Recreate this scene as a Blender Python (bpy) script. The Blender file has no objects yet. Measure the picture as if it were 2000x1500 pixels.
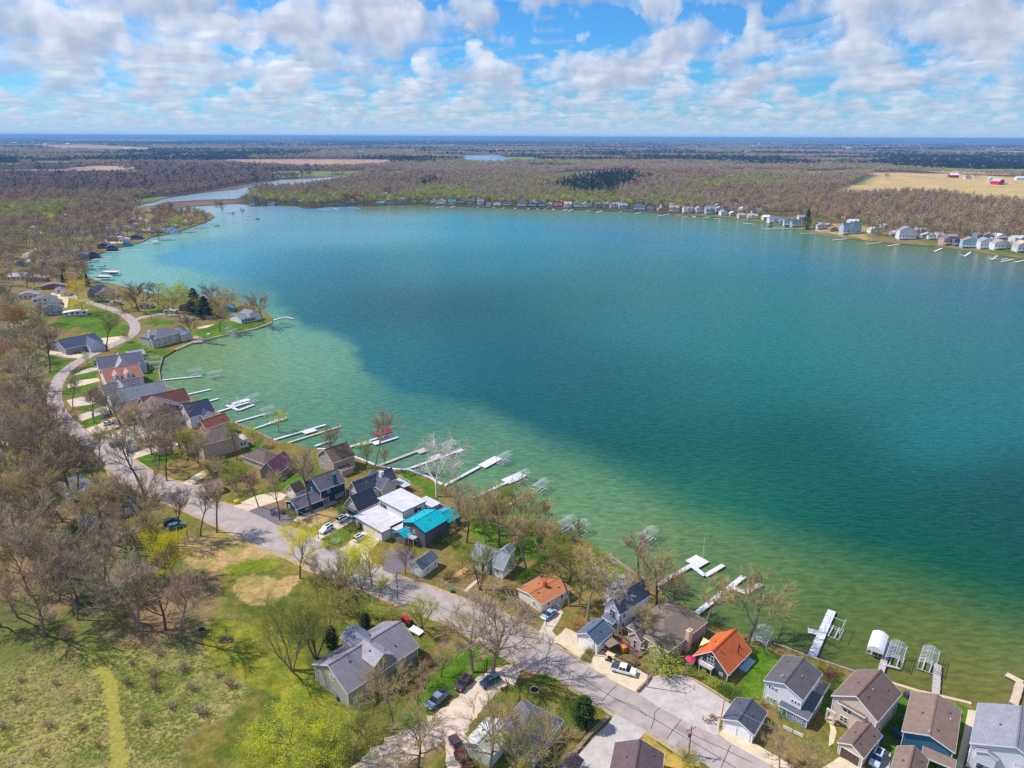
import bpy, bmesh, math, random
import numpy as np
from mathutils import Vector, Matrix
from mathutils.geometry import delaunay_2d_cdt, tessellate_polygon
S = bpy.context.scene
COL = S.collection
rad = math.radians
# ---------------------------------------------------------------- camera (drone, 24 mm equivalent, 115 m above the lake)
CAMH = 115.0; FPX = 1388.0
PITCH = math.atan((750 - 267) / FPX); ROLL = 0.004
_r0 = Vector((1, 0, 0)); _u0 = Vector((0, math.sin(PITCH), math.cos(PITCH))); FWD = Vector((0, math.cos(PITCH), -math.sin(PITCH)))
RIG = _r0 * math.cos(ROLL) + _u0 * math.sin(ROLL); UPV = _u0 * math.cos(ROLL) - _r0 * math.sin(ROLL)
cd = bpy.data.cameras.new('camera'); cam = bpy.data.objects.new('camera', cd); COL.objects.link(cam)
cd.sensor_width = 36; cd.lens = 36 * FPX / 2000; cd.clip_start = 1; cd.clip_end = 200000
M = Matrix.Identity(4)
for i in range(3):
    M[i][0] = RIG[i]; M[i][1] = UPV[i]; M[i][2] = -FWD[i]
M[2][3] = CAMH
cam.matrix_world = M
S.camera = cam
S.view_settings.view_transform = 'Standard'; S.view_settings.look = 'None'; S.view_settings.gamma = 1
S.view_settings.exposure = 0.08; S.view_settings.use_curve_mapping = False
S.cycles.max_bounces = 6; S.cycles.diffuse_bounces = 2; S.cycles.glossy_bounces = 2; S.cycles.transparent_max_bounces = 8
S.cycles.volume_bounces = 0; S.cycles.use_denoising = False; S.cycles.sample_clamp_indirect = 4
# ---------------------------------------------------------------- sun
SUN_EL = rad(50); SUN_AZ = rad(282)          # azimuth clockwise from +Y
sdir = Vector((math.sin(SUN_AZ) * math.cos(SUN_EL), math.cos(SUN_AZ) * math.cos(SUN_EL), math.sin(SUN_EL)))
sl = bpy.data.lights.new('sun', 'SUN'); so = bpy.data.objects.new('sun', sl); COL.objects.link(so)
sl.energy = 5.0; sl.angle = rad(0.53); sl.color = (1, 0.94, 0.86)
so.rotation_euler = sdir.to_track_quat('Z', 'Y').to_euler(); so.location = (0, 0, 300)
# ---------------------------------------------------------------- sky: Nishita air with sheets of cumulus at 1.3 km
W = bpy.data.worlds.new('World'); S.world = W; W.use_nodes = True
nt = W.node_tree; nt.nodes.clear()
def N(t, **k):
    n = nt.nodes.new(t)
    for a, b in k.items(): setattr(n, a, b)
    return n
def setin(n, i, v):
    if hasattr(v, 'is_output') or isinstance(v, bpy.types.NodeSocket): nt.links.new(v, n.inputs[i])
    else: n.inputs[i].default_value = v
def MA(op, a, b=0.0, c=0.0, clamp=False):
    n = N('ShaderNodeMath', operation=op, use_clamp=clamp); setin(n, 0, a); setin(n, 1, b)
    if op == 'MULTIPLY_ADD': setin(n, 2, c)
    return n.outputs[0]
def MX(f, a, b, mode='MIX'):
    n = N('ShaderNodeMix', data_type='RGBA', blend_type=mode); setin(n, 0, f); setin(n, 6, a); setin(n, 7, b); return n.outputs[2]
def c4(r, g, b): return (r, g, b, 1)
out = N('ShaderNodeOutputWorld'); bg = N('ShaderNodeBackground'); nt.links.new(bg.outputs[0], out.inputs[0])
SKYS = 0.1; bg.inputs[1].default_value = SKYS
sky = N('ShaderNodeTexSky', sky_type='NISHITA', sun_disc=False); sky.sun_elevation = SUN_EL; sky.sun_rotation = SUN_AZ
sky.altitude = 100; sky.air_density = 1.0; sky.dust_density = 0.3; sky.ozone_density = 4.0
tc = N('ShaderNodeTexCoord'); sep = N('ShaderNodeSeparateXYZ'); nt.links.new(tc.outputs['Generated'], sep.inputs[0])
dz = MA('MAXIMUM', sep.outputs[2], 0.0)
blue = MX(1.0, sky.outputs[0], c4(0.38, 0.91, 1.40), 'MULTIPLY')
base = blue
R_E = 6371.0; SKX = 40.3; SKY_ = 13.0
acc_c = None; acc_a = None
layers = 9
wn_ = N('ShaderNodeTexWhiteNoise', noise_dimensions='3D'); sc_ = N('ShaderNodeVectorMath', operation='SCALE'); nt.links.new(tc.outputs['Generated'], sc_.inputs[0]); sc_.inputs['Scale'].default_value = 91731.0; nt.links.new(sc_.outputs[0], wn_.inputs[0]); JIT = wn_.outputs[0]
rs = MA('MULTIPLY', dz, R_E)
rs2 = MA('MULTIPLY', rs, rs)
def cloud_noise(x, y, z, sc, det, ro=.5):
    cv = N('ShaderNodeCombineXYZ'); setin(cv, 0, x); setin(cv, 1, y); setin(cv, 2, z)
    no = N('ShaderNodeTexNoise', noise_dimensions='3D'); nt.links.new(cv.outputs[0], no.inputs['Vector'])
    no.inputs['Scale'].default_value = sc; no.inputs['Detail'].default_value = det; no.inputs['Roughness'].default_value = ro
    return no.outputs[0]
AZ = MA('MULTIPLY', MA('ARCTAN2', sep.outputs[0], sep.outputs[1]), 14.0)
for k in range(layers):
    t = k / (layers - 1); h = 1.15 + 0.95 * t; tj = MA('MULTIPLY_ADD', JIT, 1 / (layers - 1) if k else 0.0, t)
    d = MA('SUBTRACT', MA('SQRT', MA('ADD', rs2, MA('MULTIPLY_ADD', tj, 2 * R_E * .95, 2 * R_E * 1.15))), rs)
    vs = N('ShaderNodeVectorMath', operation='SCALE'); nt.links.new(tc.outputs['Generated'], vs.inputs[0]); nt.links.new(d, vs.inputs['Scale'])
    cx = N('ShaderNodeSeparateXYZ'); nt.links.new(vs.outputs[0], cx.inputs[0])
    X0 = MA('ADD', cx.outputs[0], SKX); Y0 = MA('MULTIPLY_ADD', cx.outputs[1], 0.75, SKY_); Z0 = MA('MULTIPLY_ADD', tj, 1.0, 3.0)
    low = cloud_noise(X0, Y0, Z0, .64, 2.0, .45)
    hi = cloud_noise(AZ, MA('MULTIPLY', Y0, .22), MA('MULTIPLY', Z0, 1.3), 1.6, 4.0, .6)
    n = MA('MULTIPLY_ADD', MA('SUBTRACT', hi, .5), .34, low)
    thr = MA('MULTIPLY_ADD', tj, 0.15, 0.514)
    a = MA('DIVIDE', MA('SUBTRACT', n, thr), 0.019, clamp=True)
    a = MA('MULTIPLY', a, 0.3 if k == 0 else 0.75)
    side = MA('MULTIPLY_ADD', MA('SUBTRACT', cloud_noise(MA('SUBTRACT', AZ, 0.16), MA('MULTIPLY', Y0, .22), MA('MULTIPLY_ADD', Z0, 1.3, .16), 1.6, 2.0, .6), .5), .5, low)
    lit = MA('MULTIPLY_ADD', MA('SUBTRACT', n, side), 5.0, 0.08 + 0.88 * t, clamp=True)
    col = MX(lit, c4(*[c / SKYS for c in (0.40, 0.47, 0.63)]), c4(*[c / SKYS for c in (0.93, 0.94, 0.99)]))
    if acc_a is None:
        acc_a = a; acc_c = MX(a, c4(0, 0, 0), col)
    else:
        rem = MA('MULTIPLY', MA('SUBTRACT', 1.0, acc_a), a)
        add = N('ShaderNodeMix', data_type='RGBA', blend_type='ADD'); setin(add, 0, rem); setin(add, 6, acc_c); setin(add, 7, col); acc_c = add.outputs[2]
        acc_a = MA('ADD', acc_a, rem)
    if k == 2: dist = d
inv = MA('SUBTRACT', 1.0, acc_a)
fin = N('ShaderNodeMix', data_type='RGBA', blend_type='ADD'); setin(fin, 0, inv); setin(fin, 6, acc_c); setin(fin, 7, base)
hz = MA('SUBTRACT', 1.0, MA('POWER', 2.718, MA('MULTIPLY', MA('POWER', MA('DIVIDE', dist, 95.0), 2.4), -1.0)))
final = MX(hz, fin.outputs[2], c4(*[c / SKYS for c in (0.42, 0.61, 0.86)]))
nt.links.new(final, bg.inputs[0])
# ---------------------------------------------------------------- helpers
RNG = random.Random(11)
def lin(c):
    return tuple(((v / 255) / 12.92 if v / 255 <= 0.04045 else ((v / 255 + 0.055) / 1.055) ** 2.4) for v in c)
def tag(o, label=None, cat=None, group=None, kind=None):
    if label: o['label'] = label
    if cat: o['category'] = cat
    if group: o['group'] = group
    if kind: o['kind'] = kind
    return o
MATS = {}
def mat(key, rgb, rough=0.8, var=0.25, scale=1.0, bump=0.0, spec=0.3, metal=0.0, kind=None, rnd=0.0, fine=None):
    """procedural material: base colour (as sRGB) broken up by two octaves of world noise, optional siding / metal roof ribs"""
    if key in MATS: return MATS[key]
    m = bpy.data.materials.new(key); m.use_nodes = True; t = m.node_tree; b = t.nodes['Principled BSDF']
    b.inputs['Roughness'].default_value = rough; b.inputs['Specular IOR Level'].default_value = spec; b.inputs['Metallic'].default_value = metal
    L = lin(rgb)
    g = t.nodes.new('ShaderNodeNewGeometry') if kind not in ('crown',) else t.nodes.new('ShaderNodeTexCoord')
    pos = g.outputs['Position'] if kind not in ('crown',) else g.outputs['Object']
    n = t.nodes.new('ShaderNodeTexNoise'); n.inputs['Scale'].default_value = scale; n.inputs['Detail'].default_value = 6; n.inputs['Roughness'].default_value = 0.65
    t.links.new(pos, n.inputs['Vector'])
    cr = t.nodes.new('ShaderNodeMapRange'); t.links.new(n.outputs[0], cr.inputs[0]); cr.inputs[1].default_value = 0.3; cr.inputs[2].default_value = 0.7
    cr.inputs[3].default_value = 1 - var; cr.inputs[4].default_value = 1 + var
    last = cr.outputs[0]
    if rnd:
        oi = t.nodes.new('ShaderNodeObjectInfo'); mr = t.nodes.new('ShaderNodeMapRange'); t.links.new(oi.outputs['Random'], mr.inputs[0])
        mr.inputs[3].default_value = 1 - rnd; mr.inputs[4].default_value = 1 + rnd
        mm = t.nodes.new('ShaderNodeMath'); mm.operation = 'MULTIPLY'; t.links.new(last, mm.inputs[0]); t.links.new(mr.outputs[0], mm.inputs[1]); last = mm.outputs[0]
    hgt_src = n.outputs[0]
    if kind in ('siding', 'ribs', 'shingle', 'planks'):
        w = t.nodes.new('ShaderNodeTexWave'); w.wave_type = 'BANDS'; w.wave_profile = 'SAW'
        tc2 = t.nodes.new('ShaderNodeTexCoord'); mp = t.nodes.new('ShaderNodeMapping'); t.links.new(tc2.outputs['Object'], mp.inputs[0]); t.links.new(mp.outputs[0], w.inputs['Vector'])
        w.bands_direction = {'siding': 'Z', 'ribs': 'Y', 'shingle': 'Z', 'planks': 'Y'}[kind]
        w.inputs['Scale'].default_value = {'siding': 1.6, 'ribs': 0.8, 'shingle': 1.8, 'planks': 2.2}[kind]; w.inputs['Distortion'].default_value = 0.0 if kind != 'shingle' else 0.4
        mr = t.nodes.new('ShaderNodeMapRange'); t.links.new(w.outputs['Fac'], mr.inputs[0]); mr.inputs[3].default_value = 0.86; mr.inputs[4].default_value = 1.04
        mm = t.nodes.new('ShaderNodeMath'); mm.operation = 'MULTIPLY'; t.links.new(last, mm.inputs[0]); t.links.new(mr.outputs[0], mm.inputs[1]); last = mm.outputs[0]
        hgt_src = w.outputs['Fac']; bump = max(bump, 0.25)
    if kind in ('shingle', 'ribs'):      # patches and streaks of weathering
        n2 = t.nodes.new('ShaderNodeTexNoise'); n2.inputs['Scale'].default_value = 4.5; n2.inputs['Detail'].default_value = 4; t.links.new(pos, n2.inputs['Vector'])
        mr = t.nodes.new('ShaderNodeMapRange'); t.links.new(n2.outputs[0], mr.inputs[0]); mr.inputs[1].default_value = .25; mr.inputs[2].default_value = .75; mr.inputs[3].default_value = 0.8; mr.inputs[4].default_value = 1.2
        mm = t.nodes.new('ShaderNodeMath'); mm.operation = 'MULTIPLY'; t.links.new(last, mm.inputs[0]); t.links.new(mr.outputs[0], mm.inputs[1]); last = mm.outputs[0]
    vm = t.nodes.new('ShaderNodeVectorMath'); vm.operation = 'SCALE'; vm.inputs[0].default_value = L; t.links.new(last, vm.inputs['Scale'])
    t.links.new(vm.outputs[0], b.inputs['Base Color'])
    if bump:
        bp = t.nodes.new('ShaderNodeBump'); bp.inputs['Strength'].default_value = bump; bp.inputs['Distance'].default_value = 0.06; t.links.new(hgt_src, bp.inputs['Height']); t.links.new(bp.outputs[0], b.inputs['Normal'])
    MATS[key] = m
    return m
def glass(key='window_glass', rgb=(38, 50, 62)):
    return mat(key, rgb, rough=0.08, var=0.3, scale=0.4, spec=0.8)
class MB:
    """collects faces, builds one mesh"""
    def __init__(s): s.v = []; s.f = []
    def quad(s, *p):
        n = len(s.v); s.v += [tuple(q) for q in p]; s.f.append(tuple(range(n, n + len(p)))); return s
    def box(s, x0, x1, y0, y1, z0, z1):
        n = len(s.v)
        s.v += [(x0, y0, z0), (x1, y0, z0), (x1, y1, z0), (x0, y1, z0), (x0, y0, z1), (x1, y0, z1), (x1, y1, z1), (x0, y1, z1)]
        s.f += [(n, n + 3, n + 2, n + 1), (n + 4, n + 5, n + 6, n + 7), (n, n + 1, n + 5, n + 4), (n + 1, n + 2, n + 6, n + 5), (n + 2, n + 3, n + 7, n + 6), (n + 3, n, n + 4, n + 7)]
        return s
    def tube(s, p0, p1, r0, r1=None, n=6, cap=True):
        p0 = Vector(p0); p1 = Vector(p1); r1 = r0 if r1 is None else r1
        d = (p1 - p0)
        if d.length < 1e-6: return s
        q = d.to_track_quat('Z', 'Y'); k = len(s.v)
        for c, r in ((p0, r0), (p1, r1)):
            for i in range(n):
                a = 2 * math.pi * i / n; s.v.append(tuple(c + q @ Vector((math.cos(a) * r, math.sin(a) * r, 0))))
        for i in range(n): s.f.append((k + i, k + (i + 1) % n, k + n + (i + 1) % n, k + n + i))
        if cap: s.f.append(tuple(k + n + i for i in range(n))); s.f.append(tuple(k + n - 1 - i for i in range(n)))
        return s
    def prism(s, poly, z0, z1):
        n = len(poly); k = len(s.v)
        s.v += [(x, y, z0) for x, y in poly] + [(x, y, z1) for x, y in poly]
        s.f.append(tuple(k + n + i for i in range(n))); s.f.append(tuple(k + n - 1 - i for i in range(n)))
        for i in range(n): j = (i + 1) % n; s.f.append((k + i, k + j, k + n + j, k + n + i))
        return s
    def mesh(s, name, m):
        me = bpy.data.meshes.new(name); me.from_pydata(s.v, [], s.f); me.update()
        if m: me.materials.append(m)
        return me
    def build(s, name, m, parent=None, smooth=False):
        me = s.mesh(name, m)
        if smooth: me.polygons.foreach_set('use_smooth', [True] * len(me.polygons))
        return link(name, me, parent)
def link(name, me, parent=None, loc=None, rotz=None, scale=None):
    o = bpy.data.objects.new(name, me); COL.objects.link(o)
    if parent: o.parent = parent
    if loc is not None: o.location = loc
    if rotz is not None: o.rotation_euler = (0, 0, rotz)
    if scale is not None: o.scale = scale if hasattr(scale, '__len__') else (scale,) * 3
    return o
def empty(name, loc, rotz=0.0, label=None, cat=None, group=None):
    o = bpy.data.objects.new(name, None); COL.objects.link(o); o.location = loc; o.rotation_euler = (0, 0, rotz); o.empty_display_size = 0.5
    return tag(o, label, cat, group)
def copy_tree(o, parent=None):
    c = o.copy(); COL.objects.link(c); c.parent = parent
    for ch in [x for x in KIDS.get(o.name, [])]: copy_tree(ch, c)
    return c
KIDS = {}
# ---------------------------------------------------------------- from a pixel of the 2000 x 1500 photograph to the ground
def ray(px, py): return FWD * FPX + RIG * (px - 1000) - UPV * (py - 750)
def G0(px, py, z=0.8):
    d = ray(px, py); t = (z - CAMH) / d.z
    return Vector((d.x * t, d.y * t, z))
def proj(p):
    v = Vector(p) - Vector((0, 0, CAMH)); w = v.dot(FWD)
    return 1000 + FPX * v.dot(RIG) / w, 750 - FPX * v.dot(UPV) / w
# lake outline, traced in the photograph from the near right corner leftwards and round the far shore
SHORE_PX = [(2900, 1640), (2400, 1490), (2100, 1420), (1985, 1392), (1895, 1381), (1850, 1370), (1793, 1357), (1741, 1341), (1700, 1328), (1647, 1311), (1610, 1298), (1575, 1287),
 (1535, 1271), (1510, 1263), (1470, 1248), (1430, 1235), (1389, 1221), (1358, 1202), (1325, 1180), (1293, 1166), (1277, 1147), (1255, 1133), (1232, 1121),
 (1213, 1106), (1191, 1092), (1167, 1073), (1140, 1056), (1105, 1046), (1075, 1036), (1040, 1022), (1000, 1014), (967, 1003), (940, 990), (915, 977), (885, 962), (864, 951), (837, 936), (800, 922),
 (772, 921), (737, 914), (695, 897), (660, 882), (620, 881), (585, 873), (532, 862), (500, 846), (478, 838), (455, 828), (430, 812), (417, 803), (395, 790), (370, 775), (340, 763), (325, 757), (314, 747), (311, 725),
 (318, 700), (342, 686), (375, 672), (425, 660), (500, 644), (532, 632), (531, 622), (515, 606), (495, 597), (470, 590), (440, 583), (400, 580), (360, 580), (325, 580), (300, 576), (260, 566), (215, 555), (185, 550),
 (170, 541), (163, 525), (164, 515), (172, 507), (190, 499), (212, 489), (276, 474), (294, 464), (328, 458), (350, 452), (380, 442), (398, 436), (420, 424), (410, 416), (380, 413), (345, 413), (337, 408), (370, 404), (430, 400),
 (462, 398), (498, 402), (540, 402), (575, 403), (592, 407), (612, 407), (640, 404), (700, 403), (750, 401), (800, 400), (850, 402), (910, 404), (1000, 407), (1100, 409), (1175, 412), (1262, 415), (1325, 421), (1375, 424), (1425, 426),
 (1462, 432), (1500, 436), (1550, 446), (1587, 455), (1637, 466), (1700, 471), (1750, 477), (1825, 482), (1887, 490), (1950, 500), (2000, 506), (2100, 522), (2400, 580), (2900, 700)]
SHORE = [G0(x, y, 0.0).to_2d() for x, y in SHORE_PX]
SHORE.insert(0, Vector((1500, 60)))
SHORE.append(Vector((1500, 520)))
POND_PX = [[(258, 405), (285, 398), (300, 396), (317, 389), (350, 383), (400, 376), (462, 370), (500, 359), (550, 351), (612, 349), (662, 344), (700, 341), (690, 347), (640, 362), (560, 373), (500, 372), (462, 389), (390, 391), (322, 396), (300, 402), (262, 406)],
           [(905, 303), (968, 302), (1000, 310), (990, 316), (960, 317), (912, 317)]]
PONDS = [[G0(x, y, 0.0).to_2d() for x, y in p] for p in POND_PX]
def inside_np(X, Y, poly):
    r = np.zeros(X.shape, bool); n = len(poly)
    for i in range(n):
        x0, y0 = poly[i]; x1, y1 = poly[(i + 1) % n]
        c = ((y0 > Y) != (y1 > Y))
        with np.errstate(divide='ignore', invalid='ignore'):
            xi = (x1 - x0) * (Y - y0) / (y1 - y0 + 1e-12) + x0
        r ^= c & (X < xi)
    return r
def dist_np(X, Y, poly, closed=True):
    D = np.full(X.shape, 1e12); n = len(poly)
    for i in range(n if closed else n - 1):
        x0, y0 = poly[i]; x1, y1 = poly[(i + 1) % n]; dx = x1 - x0; dy = y1 - y0; L = dx * dx + dy * dy + 1e-9
        t = np.clip(((X - x0) * dx + (Y - y0) * dy) / L, 0, 1)
        D = np.minimum(D, (X - x0 - t * dx) ** 2 + (Y - y0 - t * dy) ** 2)
    return np.sqrt(D)
_pc = {}
def _edges(poly):
    k = id(poly)
    if k not in _pc: A = np.array([tuple(q) for q in poly], float); _pc[k] = (A, np.roll(A, -1, 0), poly)
    return _pc[k]
def inside1(x, y, poly):
    A, B, _ = _edges(poly); c = (A[:, 1] > y) != (B[:, 1] > y)
    return bool((c & (x < (B[:, 0] - A[:, 0]) * (y - A[:, 1]) / (B[:, 1] - A[:, 1] + 1e-12) + A[:, 0])).sum() % 2)
def dist1(x, y, poly):
    A, B, _ = _edges(poly); D = B - A; t = np.clip(((x - A[:, 0]) * D[:, 0] + (y - A[:, 1]) * D[:, 1]) / ((D ** 2).sum(1) + 1e-9), 0, 1)
    return float(np.sqrt(((x - A[:, 0] - t * D[:, 0]) ** 2 + (y - A[:, 1] - t * D[:, 1]) ** 2).min()))
def hgt_np(X, Y):
    X = np.asarray(X, float); Y = np.asarray(Y, float)
    d = dist_np(X, Y, SHORE)
    z = np.full(X.shape, 0.8)
    far = np.clip((X - 150) / 250, 0, 1) * np.clip((Y - 520) / 100, 0, 1)
    z = z + far * (np.clip(d - 6, 0, 40) * 0.09 + np.clip(d - 120, 0, 400) * 0.02)
    fade = np.clip((3800 - Y) / 1500, 0, 1)
    return 0.8 + (z - 0.8) * fade
def hgt(x, y):
    if y < 520 or x < 150: return 0.8
    d = dist1(x, y, SHORE); far = min(max((x - 150) / 250, 0), 1) * min(max((y - 520) / 100, 0), 1)
    return .8 + far * (min(max(d - 6, 0), 40) * .09 + min(max(d - 120, 0), 400) * .02) * min(max((3800 - y) / 1500, 0), 1)
def G(px, py, dz=0.0):
    z = 0.8
    for _ in range(4):
        p = G0(px, py, z + dz); z = hgt(p.x, p.y)
    p = G0(px, py, z + dz); p.z = z + dz
    return p
def solve_h(base, py):
    """height above base whose projection lies on row py"""
    lo, hi = 0.0, 60.0
    for _ in range(30):
        m = (lo + hi) / 2
        if proj((base.x, base.y, base.z + m))[1] > py: lo = m
        else: hi = m
    return (lo + hi) / 2
# small value-noise for placing things
_pr = np.random.RandomState(5).rand(256, 256)
def vnoise(X, Y):
    X = np.asarray(X, float); Y = np.asarray(Y, float)
    xi = np.floor(X).astype(int); yi = np.floor(Y).astype(int); fx = X - xi; fy = Y - yi
    fx = fx * fx * (3 - 2 * fx); fy = fy * fy * (3 - 2 * fy)
    a = _pr[xi % 256, yi % 256]; b = _pr[(xi + 1) % 256, yi % 256]; c = _pr[xi % 256, (yi + 1) % 256]; d = _pr[(xi + 1) % 256, (yi + 1) % 256]
    return (a * (1 - fx) + b * fx) * (1 - fy) + (c * (1 - fx) + d * fx) * fy
def fbm(X, Y, o=4):
    r = 0; a = 1; s = 0
    for i in range(o): r = r + a * vnoise(X * 2 ** i + 17 * i, Y * 2 ** i + 31 * i); s += a; a *= 0.5
    return r / s
# ---------------------------------------------------------------- land cover: classes by area (px outlines on the ground), colours are the ground's own
CLS = {  # sRGB base, second tone
 'litter': ((134, 116, 84), (98, 106, 52)), 'lawn': ((84, 120, 28), (70, 102, 24)), 'olive': ((122, 118, 56), (84, 98, 36)), 'dry': ((180, 152, 108), (142, 134, 74)),
 'mown': ((138, 136, 48), (104, 120, 34)), 'meadow': ((150, 144, 88), (118, 126, 56)), 'mow': ((160, 152, 78), (140, 140, 62)), 'drygrass': ((192, 162, 84), (166, 146, 66)), 'gravel': ((196, 188, 182), (178, 168, 158)),
 'field': ((196, 170, 120), (176, 158, 104)), 'fieldpink': ((178, 150, 128), (160, 136, 110)), 'wood': ((92, 78, 70), (76, 74, 56)), 'green': ((120, 134, 70), (98, 116, 56)), 'sand': ((190, 170, 138), (168, 150, 110)),
 'mud': ((120, 100, 92), (104, 92, 78)), 'yard': ((110, 112, 48), (132, 112, 74))}
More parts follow.
